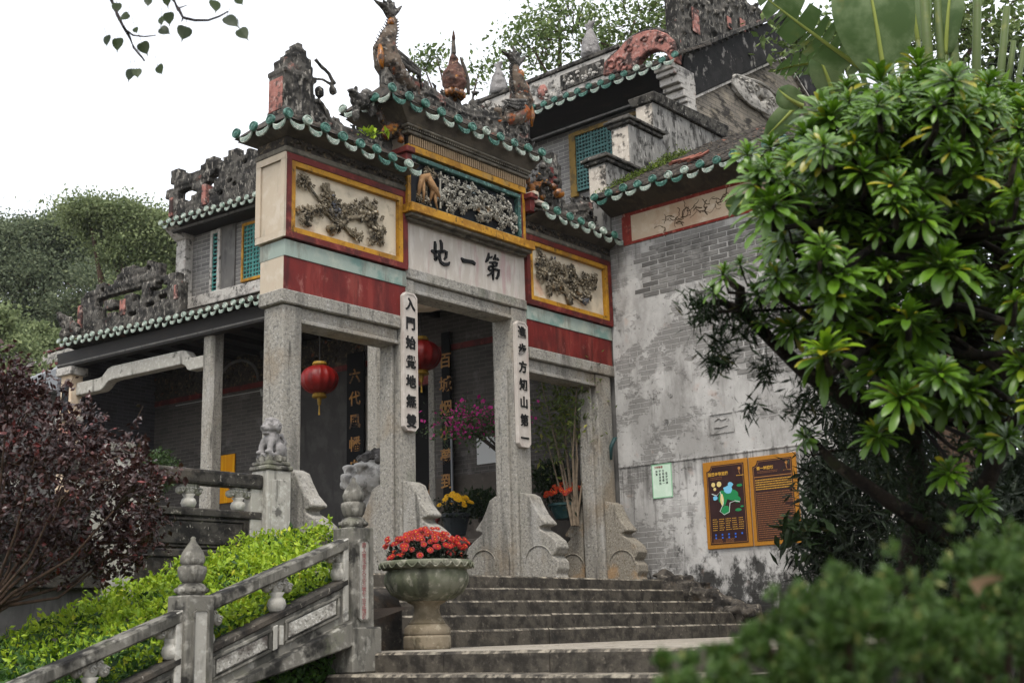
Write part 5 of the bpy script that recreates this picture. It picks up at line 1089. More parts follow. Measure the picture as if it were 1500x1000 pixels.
# ================================================================== BALUSTRADES
def cloud(X, Z, y0, y1, w, h, name, par, mat='rail_pale', half=0):
    """carved cloud plaque above a small vase; half = only one side of the cloud shows beside a post"""
    mb = MB(); ym = (y0+y1)/2; th_ = (y1-y0)*.42
    for k, zz, rx, rz_ in ((-.40, .70, .17, .17), (-.2, .84, .2, .2), (0., .72, .24, .24), (.2, .84, .2, .2), (.40, .70, .17, .17), (0., .92, .3, .12)):
        if half > 0 and k < -.05 or half < 0 and k > .05: continue
        mb.ball((X+k*w, ym, Z+h*zz), (w*rx, th_, h*rz_), 2)
        if abs(k) > .1 or zz < .8:
            r0 = w*.11; sg = 1 if k >= 0 else -1; mb.tube([(X+k*w+sg*r0*(1-j/12)*math.cos(.4+j*.75), ym-th_*.93, Z+h*zz+r0*(1-j/12)*math.sin(.4+j*.75)) for j in range(11)], [.0085]*11, 5)
    c = MB().lathe([(.5*w*.40, 0), (.5*w*.48, .05*h), (.5*w*.60, .2*h), (.5*w*.52, .34*h), (.5*w*.34, .43*h), (.5*w*.5, .55*h)], 16, (X, ym, Z))
    mb.add(np.concatenate(c.v), c.f); return mb.build(name, mat, par, smooth=True)
def inset(x0, x1, z0, z1, y, name, par, mat, sl=0., d=.02, fr=.02, frmat='rail_stone'):
    mb = MB(); X = lambda t: x0+(x1-x0)*t
    def q(xa, xb, za, zb, ya, yb):
        mb.hexa([(xa, ya, za+sl*(xa-x0)), (xb, ya, za+sl*(xb-x0)), (xb, yb, za+sl*(xb-x0)), (xa, yb, za+sl*(xa-x0))], [(xa, ya, zb+sl*(xa-x0)), (xb, ya, zb+sl*(xb-x0)), (xb, yb, zb+sl*(xb-x0)), (xa, yb, zb+sl*(xa-x0))])
    q(x0, x1, z0, z0+fr, y-d, y); q(x0, x1, z1-fr, z1, y-d, y); q(x0, x0+fr, z0+fr, z1-fr, y-d, y); q(x1-fr, x1, z0+fr, z1-fr, y-d, y)
    f = mb.build('panel_frame', frmat, par, bevel=.005)
    mb = MB(); q2 = mb
    xa, xb = x0+fr*1.6, x1-fr*1.6; za, zb = z0+fr*1.6, z1-fr*1.6
    mb.hexa([(xa, y-d*.75, za+sl*(xa-x0)), (xb, y-d*.75, za+sl*(xb-x0)), (xb, y, za+sl*(xb-x0)), (xa, y, za+sl*(xa-x0))], [(xa, y-d*.75, zb+sl*(xa-x0)), (xb, y-d*.75, zb+sl*(xb-x0)), (xb, y, zb+sl*(xb-x0)), (xa, y, zb+sl*(xa-x0))])
    mb.build(name, mat, par, bevel=.008)
# ---- terrace balustrade, left of the gate
tb_ = empty('terrace_balustrade', (-7.8, -.12, .66), 'mould-blackened stone balustrade on the terrace edge left of the gate', 'balustrade')
def tp(mb, name, mat, par=tb_, **k): return mb.build(name, mat, par, **k)
def small_lion(x, y, z, s, par, face=-1):
    M = Matrix.Translation((x, y, z)) @ Matrix.Rotation(R(5), 4, 'Z') @ Matrix.Scale(s, 4); mb = MB(); B_ = lambda c, r, q=2: mb.ball(c, r, q, M)
    mb.box(-.13, .14, -.11, .11, -.02, .035, M)
    B_((.06, 0, .12), (.10, .105, .11)); B_((.0, 0, .20), (.10, .095, .12)); B_((-.02, 0, .345), (.098, .10, .092)); B_((-.10, 0, .315), (.055, .065, .042)); B_((-.135, 0, .33), (.03, .04, .024)); B_((-.09, 0, .265), (.045, .05, .02))
    for q in (-1, 1):
        mb.tube([(-.05, .065*q, .2), (-.09, .07*q, .11), (-.095, .07*q, .04)], [.042, .035, .036], 8, M); B_((-.12, .07*q, .045), (.045, .038, .028)); B_((.05, .1*q, .08), (.09, .04, .08)); B_((-.085, .045*q, .365), (.022, .022, .02)); B_((-.02, .1*q, .33), (.03, .02, .045))
    for i in range(120):
        a = rng.uniform(0, 6.28); e = rng.uniform(-.9, 1.5); d = np.array([math.cos(a)*math.cos(e), math.sin(a)*math.cos(e), math.sin(e)])
        if d[0] < -.3 and d[2] < .55: continue
        B_(np.array([-.01, 0, .345])+d*np.array([.105, .108, .098]), .019, 1)
    mb.tube([(.15, 0, .08), (.19, 0, .18), (.14, 0, .27), (.1, 0, .24)], [.035, .04, .035, .015], 6, M)
    return mb
def post(x0, x1, z1, lion=True):
    p = tp(MB().box(x0, x1, -.30, -.03, .5, z1-.12), 'post', 'rail_pale', bevel=.012)
    tp(MB().box(x0+.05, x1-.05, -.312, -.30, .75, z1-.22), 'post_panel', 'rail_pale', p, bevel=.005)
    tp(MB().box(x0-.02, x1+.02, -.32, -.01, z1-.12, z1-.07).box(x0-.0, x1+.0, -.30, -.03, z1-.07, z1-.02), 'post_cap', 'rail_stone', p, bevel=.015)
    mb = MB()
    for i in range(8): a = i*math.pi/4; mb.ball(((x0+x1)/2+.12*math.cos(a), -.165+.12*math.sin(a), z1), (.045, .045, .05), 1)
    mb.box(x0+.04, x1-.04, -.27, -.07, z1-.05, z1+.04); tp(mb, 'lotus_seat', 'rail_stone', p, smooth=False)
    if lion: 
        l = remesh(small_lion((x0+x1)/2, -.165, z1+.03, .92, p), 'lion', 'lion_grey', p, .0085, .003, 30., passes=1); l['label'] = 'small seated stone lion on the balustrade post beside the gate'
post(-6.53, -6.22, 1.93)
post(-8.30, -8.02, 1.90, False); post(-10.1, -9.82, 1.9, False)
for x0, x1 in ((-8.02, -6.53), (-9.82, -8.30)):
    tp(MB().box(x0, x1, -.25, -.08, 1.61, 1.76), 'top_rail', 'mold_stone', bevel=.03, seg=2)
    tp(MB().box(x0, x1, -.23, -.10, 1.30, 1.38), 'mid_rail', 'mold_stone', bevel=.012)
    pn = tp(MB().box(x0+.14, x1-.14, -.20, -.12, .98, 1.30), 'panel', 'mold_stone', bevel=.006)
    MB().box(x0, x0+.14, -.22, -.10, .8, 1.30).box(x1-.14, x1, -.22, -.10, .8, 1.61).each('end_stile', 'rail_pale', tb_, bevel=.006)
    tp(MB().box(x0, x1, -.24, -.08, .90, .98).box(x0, x1, -.22, -.1, .6, .90), 'foot_rail', 'mold_stone', bevel=.012)
    inset(x0+.2, x1-.2, 1.0, 1.28, -.20, 'panel_field', pn, 'mold_stone', 0, .02, .02, 'mold_stone')
    for X, hf in ((x1-.26, 0), ((x0+x1)/2-.1, 0), (x0+.2, 0)): cloud(X, 1.38, -.22, -.11, .26, .24, 'cloud_bracket', tb_)

# ---- stair railing with lotus-bud newels
YF = -3.12
def rz(x, y): q = on(x, y, 1, YF); return q[0], q[2]
sr = empty('stair_railing', (-8.6, -3.05, -.5), 'carved stone stair railing with lotus-bud newel posts beside the lower steps', 'railing')
def sp2(mb, name, mat, par=sr, **k): return mb.build(name, mat, par, **k)
def line(p, q): (x0, z0), (x1, z1) = rz(*p), rz(*q); s_ = (z1-z0)/(x1-x0); return lambda x: z0+s_*(x-x0)
L_top = line((314.8, 874), (498.8, 794)); L_bot = line((313, 895), (497, 812)); L_pt = line((322.8, 941), (495.6, 855.5)); L_pb = line((335.6, 1000), (494, 918.4)); L_kb = line((367.6, 1000), (514.8, 945.6))
n2a, n2b = rz(514, 850)[0], rz(546.5, 850)[0]; n1a, n1b = rz(270, 940)[0], rz(309, 940)[0]
wN = n2b-n2a
def slab(xa, xb, lo, hi, y0, y1): return MB().prism([(xa, lo(xa)), (xb, lo(xb)), (xb, hi(xb)), (xa, hi(xa))], 1, y0, y1)
def newel(xa, ztop, zbot, txt=None):
    xb = xa+wN; p = sp2(MB().box(xa, xb, YF-.015, YF+wN-.015, zbot, ztop), 'newel', 'rail_stone', bevel=.01)
    cx, cy = (xa+xb)/2, YF+wN/2-.015; h = ztop-zbot
    # recessed field outlined by a raised octagonal border
    i0, i1, j0, j1, c = xa+.05, xb-.05, ztop-.72, ztop-.09, .03
    a_ = [(i0+c, j0), (i1-c, j0), (i1, j0+c), (i1, j1-c), (i1-c, j1), (i0+c, j1), (i0, j1-c), (i0, j0+c)]; e = .016
    b_ = [(i0+c, j0+e), (i1-c, j0+e), (i1-e, j0+c), (i1-e, j1-c), (i1-c, j1-e), (i0+c, j1-e), (i0+e, j1-c), (i0+e, j0+c)]
    yy = YF-.016; v = [(q[0], yy-.012, q[1]) for q in a_]+[(q[0], yy-.012, q[1]) for q in b_]+[(q[0], yy+.002, q[1]) for q in a_]+[(q[0], yy+.002, q[1]) for q in b_]; f = []
    for i in range(8): j = (i+1) % 8; f += [(i, j, 8+j, 8+i), (8+i, 8+j, 24+j, 24+i), (i, 16+i, 16+j, j)]
    sp2(MB().add(v, f), 'post_border', 'rail_stone', p); sp2(MB().prism(b_, 1, yy-.004, yy+.004), 'post_field', 'rail_pale', p)
    if txt:
        for i, ch in enumerate(txt):
            V, F = text_geo(ch, .042, .002, .0006); M = Matrix.Translation((cx+.002, yy-.006, j1-.05-i*.042)) @ MXZ; MB().add(V, F, M).build('character', 'ink_faded', p)
    k = wN/.245*.9
    sp2(MB().lathe([(.10*k, 0), (.118*k, .02), (.12*k, .05), (.10*k, .075), (.075*k, .085)], 20, (cx, cy, ztop)), 'finial_ring', 'rail_stone', p, smooth=True)
    sp2(MB().lathe([(.07*k, 0), (.10*k, .03), (.118*k, .085), (.115*k, .115), (.09*k, .125), (.06*k, .12)], 60, (cx, cy, ztop+.08), lobes=10, la=-.16, lz=(.01, .12)), 'lotus_cup', 'rail_stone', p, smooth=True)
    sp2(MB().lathe([(.075*k, 0), (.098*k, .03), (.102*k, .06), (.085*k, .10), (.05*k, .145), (.024*k, .175), (.020*k, .19), (.022*k, .20), (.004, .21)], 72, (cx, cy, ztop+.195), lobes=18, la=-.07, lz=(.0, .17)), 'lotus_bud', 'rail_stone', p, smooth=True)
    mb = MB()
    for i in range(8): a = i*math.pi/4+.3; mb.ball((cx+.112*k*math.cos(a), cy+.112*k*math.sin(a), ztop+.035), (.03, .03, .024), 1)
    sp2(mb, 'ring_carving', 'rail_stone', p, kind='stuff')
zt2 = rz(530, 772)[1]; zt1 = rz(290, 871)[1]
newel(n2a, zt2, -.02, '唐人寶氏吉大王玉秋世合正圓区'); newel(n1a, zt1, zt1-1.1)
sp2(MB().box(n2a-.02, n2b+.05, YF-.05, YF+wN+.02, -.15, rz(530, 918)[1]), 'newel_plinth', 'rail_stone', bevel=.012)
def flight(xa, xb, dx):
    T, B, PT, PB, KB = [(lambda f: (lambda x: f(x-dx)+SL*dx))(f) for f in (L_top, L_bot, L_pt, L_pb, L_kb)]
    y0, y1 = YF+.02, YF+.17
    sp2(slab(xa, xb, B, T, y0, y1), 'hand_rail', 'rail_stone', bevel=.014)
    sp2(slab(xa, xb, lambda x: PB(x)-.02, PT, y0+.02, y1-.02), 'panel', 'rail_stone', bevel=.008)
    sp2(slab(xa, xb, lambda x: PT(x)-.055, lambda x: PT(x)+.005, y0+.002, y1-.002), 'panel_cap', 'mold_stone', bevel=.012)
    sp2(slab(xa, xb, KB, PB, y0-.06, y1+.05), 'kerb', 'rail_stone', bevel=.012)
    sp2(slab(xa, xa+.05, PT, B, y0+.02, y1-.02), 'end_stile', 'rail_pale'); sp2(slab(xb-.055, xb, lambda x: PB(x), T, y0+.004, y1-.004), 'end_stile', 'rail_pale', bevel=.006)
    L = xb-xa-.06; m = xa+L*.5
    for (p0, p1) in ((xa+.05, m-.06), (m+.06, xb-.09)):
        hgt = PT(p0)-PB(p0); inset(p0, p1, PB(p0)+.06, PT(p0)-.075, y0+.02, 'panel_field', sr, 'rail_rough', SL, .016, .022)
    sp2(slab(m-.05, m-.01, lambda x: PB(x)+.06, lambda x: PT(x)-.08, y0+.004, y0+.02).box(m+.012, m+.05, y0+.008, y0+.02, PB(m)+.08, PT(m)-.09), 'panel_mullion', 'rail_pale', bevel=.004)
    for t, hf in ((.02, 1), (.5, 0), (.97, -1)):
        X = xa+(xb-xa)*t; gap = B(X)-PT(X); cloud(X, PT(X)-.005, y0+.03, y1-.03, .24, gap+.03, 'cloud_bracket', sr, 'rail_pale', hf)
SL = (L_top(n2a)-L_top(n1b))/(n2a-n1b)
flight(n1b-.01, n2a+.005, 0.)
flight(n1a-(n2a-n1b), n1a+.005, -(n2a-n1a)); 
newel(n1a-(n2a-n1a), zt1-SL*(n2a-n1a), -1.7)

# dark drum-ended cheek stone beside the upper steps
q0 = on(545, 946, 1, -2.35); q1 = on(600, 946, 1, -2.35); zt_ = on(560, 862, 1, -2.35)[2]
ck = MB().prism([(-2.48, -.02), (-2.48, zt_-.16), (-2.42, zt_-.06), (-2.3, zt_), (-2.0, zt_+.02), (-1.5, zt_+.16), (-.9, .78), (-.9, -.02)], 0, -7.22, -6.74).build('stair_cheek', 'dark_cheek', None, bevel=.03, seg=2, label='dark curved cheek stone at the left end of the steps', cat='stone')
MB().box(-7.2, -6.72, -1.3, -.0, -.02, .62).build('cheek_fill', 'dark_cheek', ck)

# ================================================================== URN WITH CHRYSANTHEMUMS
uc = dep(626, 949, 10.4); uc = np.array([uc[0], uc[1], 0.002])
ur_ = empty('urn', uc, 'wide footed stone urn on the landing holding red chrysanthemums', 'planter')
def upr(mb, name, mat, par=ur_, **k): return mb.build(name, mat, par, **k)
upr(MB().lathe([(.195, 0), (.2, .02), (.2, .10), (.19, .115)], 40, uc), 'foot', 'urn_foot', bevel=.004)
mb = MB().lathe([(.185, .11), (.198, .13), (.195, .17), (.17, .20), (.165, .205)], 48, uc, lobes=24, la=-.05, lz=(.115, .20)); upr(mb, 'petal_ring', 'urn_foot', smooth=True)
upr(MB().lathe([(.16, .205), (.15, .225), (.118, .27), (.106, .32), (.112, .36), (.16, .385), (.17, .395)], 36, uc), 'stem', 'urn_foot', smooth=True)
mb = MB().lathe([(.15, .39), (.23, .41), (.31, .46), (.352, .53), (.365, .58), (.352, .625), (.325, .655), (.33, .665)], 96, uc, lobes=24, la=-.035, lz=(.40, .64)); upr(mb, 'bowl', 'urn_stone', smooth=True)
upr(MB().lathe([(.33, .655), (.372, .66), (.395, .685), (.398, .715), (.385, .728), (.34, .725), (.33, .69)], 64, uc), 'rim', 'urn_stone', smooth=True)
mb = MB()
for i in range(26):
    a = i*2*math.pi/26; ca, sa = math.cos(a), math.sin(a)
    P = [(uc[0]+(.397+.006)*math.cos(a+t), uc[1]+(.397+.006)*math.sin(a+t), uc[2]+.712-.045*math.sin((t+.12)/.24*math.pi)) for t in np.linspace(-.11, .11, 9)]
    mb.tube(P, .006, 5)
upr(mb, 'rim_scallop', 'urn_stone', smooth=True)
upr(MB().lathe([(.01, .69), (.335, .69), (.335, .70), (.01, .70)], 32, uc), 'soil', 'soil')
def flower_mesh(name, petal, n=16, r=.033):
    mb = MB()
    for lay, (k, rr, up) in enumerate(((n, 1., .15), (n-4, .75, .45))):
        for i in range(k):
            a = i*2*math.pi/k+lay*.2; d = np.array([math.cos(a), math.sin(a), 0]); s_ = np.array([-d[1], d[0], 0])*r*.16
            p0 = d*r*.15; p1 = d*r*rr*.65+np.array([0, 0, r*up*.6]); p2 = d*r*rr+np.array([0, 0, r*up*.5])
            mb.add([p0-s_*.5, p0+s_*.5, p1+s_, p1-s_, p2], [(0, 1, 2, 3), (3, 2, 4)])
    mb.mi = [0]*len(mb.f); k0 = len(mb.f)
    v, f = ICO[1]; mb.add(v*np.array([r*.2, r*.2, r*.12])+np.array([0, 0, r*.2]), f, None, 1)
    return meshonly(mb, name, [petal, 'flower_eye'])
def leaves_geo(C_, D, N, L, W):
    """two-quad folded leaves: centres, directions, normals (arrays), length, width"""
    D = D/np.linalg.norm(D, axis=1, keepdims=True); Sd = np.cross(D, N); Sd /= np.linalg.norm(Sd, axis=1, keepdims=True)+1e-9; U = np.cross(Sd, D)
    L = L[:, None]; W = W[:, None]
    v = np.stack([C_, C_+D*L*.45+Sd*W*.5-U*W*.12, C_+D*L-U*L*.12, C_+D*L*.45-Sd*W*.5-U*W*.12, C_+D*L*.5+U*W*.06], 1).reshape(-1, 3)
    n = len(C_); b = np.arange(n)[:, None]*5
    f = np.concatenate([b+np.array([[0, 1, 4]]), b+np.array([[1, 2, 4]]), b+np.array([[2, 3, 4]]), b+np.array([[3, 0, 4]])], 0)
    return v, f
def rand_dirs(n, up=0.):
    d = rng.normal(size=(n, 3)); d[:, 2] += up; return d/np.linalg.norm(d, axis=1, keepdims=True)
def foliage(name, mat, par, C_, L, lj=.35, wr=.45, up=.2, outw=None, kind=None, nup=1., **kw):
    n = len(C_); D = rand_dirs(n, up)
    if outw is not None: D = D*.6+outw; 
    N = rand_dirs(n, nup); Ls = L*(1+lj*rng.normal(size=n)).clip(.4, 1.8)
    v, f = leaves_geo(np.asarray(C_), D, N, Ls, Ls*wr)
    return mkobj(name, v, f, mat, par, False, kind=kind, **kw)
mum = setprops(empty('chrysanthemum', uc+np.array([0, 0, .7]), 'dome of red chrysanthemums with yellow centres growing in the stone urn', 'flowers'))
FM = [flower_mesh('flower', 'petal_red'), flower_mesh('flower', 'petal_red', 13, .03)]
cnt = 0
for i in range(170):
    a = rng.uniform(0, 6.28); rr = .36*math.sqrt(rng.uniform(0, 1)); h = .27*(1-(rr/.40)**2)+rng.uniform(-.03, .03)
    if rr > .26: h = rng.uniform(.02, .20)
    p = uc+np.array([rr*math.cos(a), rr*math.sin(a), .72+h]); n_ = Vector((math.cos(a)*rr*2.2-.35, math.sin(a)*rr*2.2-.45, .75)); n_.normalize()
    o = inst(FM[i % 2], 'flower', p, mum, n_.to_track_quat('Z', 'Y').to_euler(), (1, 1, 1))
C_ = []; 
for i in range(1500):
    a = rng.uniform(0, 6.28); rr = .33*math.sqrt(rng.uniform(0, 1)); C_.append(uc+np.array([rr*math.cos(a), rr*math.sin(a), .70+rng.uniform(0, .22)*(1-(rr/.42)**2)]))
foliage('foliage', 'leaf_dark', mum, np.array(C_), .05, up=.6, kind='stuff')
mb = MB()
for i in range(50): a = rng.uniform(0, 6.28); rr = .3*math.sqrt(rng.uniform(0, 1)); mb.tube([uc+np.array([rr*.5*math.cos(a), rr*.5*math.sin(a), .69]), uc+np.array([rr*math.cos(a), rr*math.sin(a), .9])], .003, 4)
mb.build('stem', 'leaf_dark', mum)

# ================================================================== SIGNS ON THE SIDE WALL
def board(y0, y1, z0, z1, label):
    t = empty('notice_board', (-.02, (y0+y1)/2, z0), label, 'sign'); X = -.03
    b_ = MB().box(X, -.001, y1, y0, z0, z1).build('frame', 'sign_frame', t, bevel=.004)
    m = .055; c = .075; ya, yb, za, zb = y0-m, y1+m, z0+m, z1-m
    arc = [(ya-c*math.sin(t_)*1.0, zb-c*math.cos(t_)) for t_ in np.linspace(0, math.pi/2, 6)]
    # face with a rounded bite out of the corner next to the frame
    poly = [(yb, za), (ya, za)]+[(ya-c+c*math.cos(t_) , zb-c+c*(1-1)+0) for t_ in ()]+[(ya, zb-c)]+[(ya-c*(1-math.cos(t_)), zb-c*math.cos(t_)*1.0+0) if 0 else (ya-c*math.sin(t_), zb-c+c*(1-math.cos(t_))) for t_ in np.linspace(0, math.pi/2, 6)][1:]+[(yb, zb)]
    MB().prism(poly, 0, X-.004, X+.002).build('face', 'sign_face', t)
    e = .016; mb = MB(); cx = [(p[0]+(e if p[0] == yb else -e), p[1]+(e if p[1] == za else -e)) for p in poly]
    for i in range(len(cx)):
        a_, b2 = cx[i], cx[(i+1) % len(cx)]; mb.tube([(X-.005, a_[0], a_[1]), (X-.005, b2[0], b2[1])], .0022, 4)
    mb.build('gold_line', 'sign_line', t)
    return t, X-.006
def wtext(par, s, size, y, z, X, mat, off=.0008):
    V, F = text_geo(s, size, .0006, off); MB().add(V, F, Matrix.Translation((X, y, z)) @ MYZ).build('lettering', mat, par)
def rows(par, y0, y1, z0, z1, n, X, mat, hgt, name='text_lines', dash=.018):
    mb = MB()
    for i in range(n):
        z = z1+(z0-z1)*(i+.5)/n; y = y0
        last = (i % 7 == 6)
        while y > y1+(0.25*(y0-y1) if last else 0):
            w_ = dash*rng.uniform(.5, 1.1); mb.add([(X, y, z-hgt/2), (X, y-w_, z-hgt/2), (X, y-w_, z+hgt/2*rng.uniform(.6, 1)), (X, y, z+hgt/2)], [(0, 1, 2, 3)][::-1]); y -= w_+dash*.3
    mb.build(name, mat, par, kind='stuff')
t1, X = board(-1.425, -2.112, 1.131, 2.292, 'brown site map board in a gold frame with green and blue map')
wtext(t1, '国恩寺导览图', .052, -1.66, 2.115, X, 'sign_text', .001)
rows(t1, -1.54, -1.72, 2.04, 2.085, 2, X, 'sign_dim', .006, 'caption')
MB().lathe([(.002, 0), (.02, .001), (.02, .002)], 12, M=Matrix.Translation((X, -1.99, 2.165)) @ MYZ).tube([(X, -1.99, 2.15), (X, -1.985, 2.12), (X, -1.995, 2.09)], .004, 5).build('emblem', 'sign_line', t1); rows(t1, -1.94, -2.04, 2.065, 2.08, 1, X, 'sign_text', .01, 'caption')
def patch(par, pts, mat, X_, name='map_area'):
    MB().prism(pts, 0, X_-.0015, X_).build(name, mat, par)
def blob(cy, cz, ry, rz_, n=12, j=.18): return [(cy+ry*math.cos(a)*(1+rng.uniform(-j, j)), cz+rz_*math.sin(a)*(1+rng.uniform(-j, j))) for a in np.linspace(0, 6.28, n, endpoint=False)]
for cy, cz, ry, rz_, m in ((-1.72, 1.80, .07, .10, 'map_green'), (-1.86, 1.82, .10, .07, 'map_green'), (-1.74, 1.63, .07, .055, 'map_green'), (-1.80, 1.90, .07, .05, 'map_blue'), (-1.84, 1.96, .04, .035, 'map_blue'), (-1.60, 1.80, .035, .03, 'map_blue'), (-1.70, 1.77, .025, .08, 'map_sand'), (-1.93, 1.76, .05, .05, 'map_green'), (-1.98, 1.94, .045, .02, 'map_green'), (-1.94, 1.62, .045, .02, 'map_green'), (-2.0, 1.66, .025, .012, 'map_green')):
    patch(t1, blob(cy, cz, ry, rz_), m, X-.0006*rng.integers(1, 5))
for cy, cz, r_ in ((-1.58, 1.98, .03), (-1.67, 1.98, .036), (-1.60, 1.92, .022)): patch(t1, blob(cy, cz, r_, r_, 16, 0), 'map_sand', X-.003)
MB().tube([(X-.004, y_, z_) for y_, z_ in ((-1.55, 1.86), (-1.62, 1.83), (-1.68, 1.88), (-1.72, 1.72), (-1.66, 1.62), (-1.72, 1.57), (-1.80, 1.60), (-1.82, 1.72), (-1.9, 1.74), (-1.97, 1.72))], .005, 5).build('map_path', 'map_white', t1)
for c_ in range(5): rows(t1, -1.535-.1*c_, -1.60-.1*c_, 1.36, 1.53, 6, X, 'sign_text', .008, 'legend', .02)
mb = MB()
for c_ in range(5):
    for r_ in range(2):
        if c_ < 4 or r_ == 0: mb.box(X-.001, X, -1.56-.1*c_-.022, -1.56-.1*c_, 1.30-.04*r_, 1.322-.04*r_)
mb.build('legend_icon', 'icon_blue', t1, kind='stuff')
rows(t1, -1.53, -1.66, 1.205, 1.26, 4, X, 'sign_dim', .006, 'caption'); rows(t1, -1.72, -1.84, 1.205, 1.26, 4, X, 'sign_dim', .006, 'caption')
t2, X = board(-2.132, -2.822, 1.131, 2.288, 'brown board of fine gold text right of the map board')
wtext(t2, '第一地牌坊', .05, -2.375, 2.125, X, 'sign_text', .001); rows(t2, -2.26, -2.55, 2.06, 2.095, 2, X, 'sign_dim', .006, 'caption')
MB().lathe([(.002, 0), (.02, .001), (.02, .002)], 12, M=Matrix.Translation((X, -2.69, 2.17)) @ MYZ).tube([(X, -2.69, 2.155), (X, -2.685, 2.125), (X, -2.695, 2.09)], .004, 5).build('emblem', 'sign_line', t2); rows(t2, -2.64, -2.74, 2.065, 2.08, 1, X, 'sign_line', .01, 'caption')
MB().box(X, X+.003, -2.755, -2.205, 2.012, 2.02).build('rule', 'sign_line', t2)
rows(t2, -2.22, -2.75, 1.84, 1.99, 5, X, 'sign_text', .013); rows(t2, -2.22, -2.75, 1.22, 1.82, 22, X, 'sign_dim', .011)
# pale poster
ps = empty('poster', (-.01, -.74, 1.88), 'small pale green poster with vertical writing left of the map board', 'poster')
MB().box(-.008, -.0005, -.905, -.575, 1.885, 2.358).build('sheet', 'poster', ps)
mb = MB()
for (a, b2, c, d) in ((-.905, -.575, 1.885, 1.897), (-.905, -.575, 2.346, 2.358), (-.905, -.893, 1.897, 2.346), (-.587, -.575, 1.897, 2.346)): mb.box(-.0105, -.008, a, b2, c, d)
mb.build('border', 'poster_edge', ps)
for j, (tx, y_) in enumerate((('如意', -.655), ('平安吉祥如', -.71), ('文明敬香一', -.765), ('爱护环境', -.82))):
    for i, ch in enumerate(tx): 
        V, F = text_geo(ch, .038, .0004, .0008); MB().add(V, F, Matrix.Translation((-.0088, y_, (2.215 if j == 3 else 2.255)-.043*i)) @ MYZ).build('lettering', 'ink', ps)
wtext(ps, '文明敬香', .036, -.69, 2.312, -.0088, 'ink_red')
# green lizard-like gutter end on the gate corner
q = on(898, 655, 1, -.06); MB().tube([(q[0]-.05, -.05, q[2]-.18), (q[0]-.06, -.07, q[2]), (q[0]+.0, -.09, q[2]+.12), (q[0]+.07, -.08, q[2]+.14)], [.02, .03, .03, .015], 8).build('drain_spout', 'pot_teal', None, smooth=True, label='small green curved spout at the right gate corner', cat='spout')

# ================================================================== GUARDIAN LION BEHIND THE GATE
lc = on(542, 700, 1, 1.25); lx_, ly_, lz_ = lc
gl = empty('stone_lion', (lx_+.35, ly_, .74), 'dark-maned guardian stone lion behind the left gate opening', 'statue')
ML = Matrix.Translation((lx_, ly_, lz_)) @ Matrix.Rotation(R(-10), 4, 'Z') @ Matrix.Scale(1.3, 4)
mb = MB()
def lb_(c, r, sub=2): mb.ball(c, r, sub, ML)
lb_((.03, 0, .0), (.21, .21, .21), 3); lb_((-.17, 0, -.06), (.13, .15, .10)); lb_((-.25, 0, -.02), (.07, .10, .055)); lb_((-.30, 0, .0), (.03, .045, .03)); lb_((-.19, 0, -.17), (.10, .11, .04))
for s_ in (-1, 1):
    lb_((-.20, .09*s_, .055), (.04, .045, .04)); lb_((-.17, .10*s_, .10), (.08, .07, .035)); lb_((-.22, .09*s_, -.07), (.07, .05, .05)); lb_((.0, .2*s_, .03), (.06, .04, .09))
    mb.tube([(.0, .13*s_, -.25), (-.08, .14*s_, -.5), (-.1, .14*s_, -.72)], [.09, .075, .08], 10, ML); lb_((-.15, .14*s_, -.74), (.11, .09, .06))
    lb_((.36, .17*s_, -.58), (.2, .1, .2)); lb_((.22, .2*s_, -.72), (.16, .08, .06))
lb_((.1, 0, -.32), (.2, .2, .28), 3); lb_((.3, 0, -.48), (.26, .22, .28), 3)
mb.tube([(-.2, 0, -.19), (-.12, 0, -.24)], [.03, .03], 6, ML); mb.box(-.3, .6, -.28, .28, -.86, -.76, ML)
remesh(mb, 'body', 'lion_pale', gl, .018, .005, 14., passes=1)
mb = MB()
for i in range(300):
    a = rng.uniform(0, 6.28); e = rng.uniform(-.8, 1.5); d = np.array([math.cos(a)*math.cos(e), math.sin(a)*math.cos(e), math.sin(e)])
    if d[0] < -.3 and d[2] < .55: continue
    p = np.array([.085, 0, .03])+d*np.array([.225, .235, .225]); mb.ball(p, rng.uniform(.026, .046), 1, ML)
    if i % 3 == 0: t_ = rng.uniform(0, 6); mb.tube([p+d*.02+np.array([.03*math.cos(t_+j), .03*math.sin(t_+j), .03*math.sin(t_*2+j)])*(1-j/6) for j in range(5)], .012, 5, ML)
remesh(mb, 'mane', 'lion_dark', gl, .013, .006, 20., passes=1)
MB().box(lx_-.5, lx_+.85, ly_-.3, ly_+.9, .74, lz_-.86*1.3).build('pedestal', 'granite', gl, bevel=.02)
# ================================================================== POTTED PLANTS BEHIND THE GATE
def pot(par, c, r, h, mat): return MB().lathe([(r*.7, 0), (r*.98, h*.8), (r*1.08, h*.84), (r*1.08, h), (r*.92, h), (r*.9, h*.9)], 20, c).build('pot', mat, par)
def mumpot(px, py, X, r, label, mat, petal, name, n=60, eye=True, potm='pot_dark', hh=.3):
    q = on(px, py, 0, X); t = empty(name, q, label, 'potted plant'); pot(t, q, r*.8, hh, potm)
    fm = flower_mesh('flower', petal, 14, .045); top = q+np.array([0, 0, hh+.12])
    for i in range(n):
        a = rng.uniform(0, 6.28); rr = r*math.sqrt(rng.uniform(0, 1)); p = top+np.array([rr*math.cos(a), rr*math.sin(a), .16*(1-(rr/r)**2)+rng.uniform(-.03, .03)])
        n_ = Vector((math.cos(a)*.4-.4, math.sin(a)*.4-.4, .7)); inst(fm, 'flower', p, t, n_.to_track_quat('Z', 'Y').to_euler())
    foliage('foliage', 'leaf_dark', t, q+np.array([0, 0, hh+.02])+rng.normal(0, 1, (500, 3))*np.array([r*.5, r*.5, .09]), .06, up=.6, kind='stuff'); return t
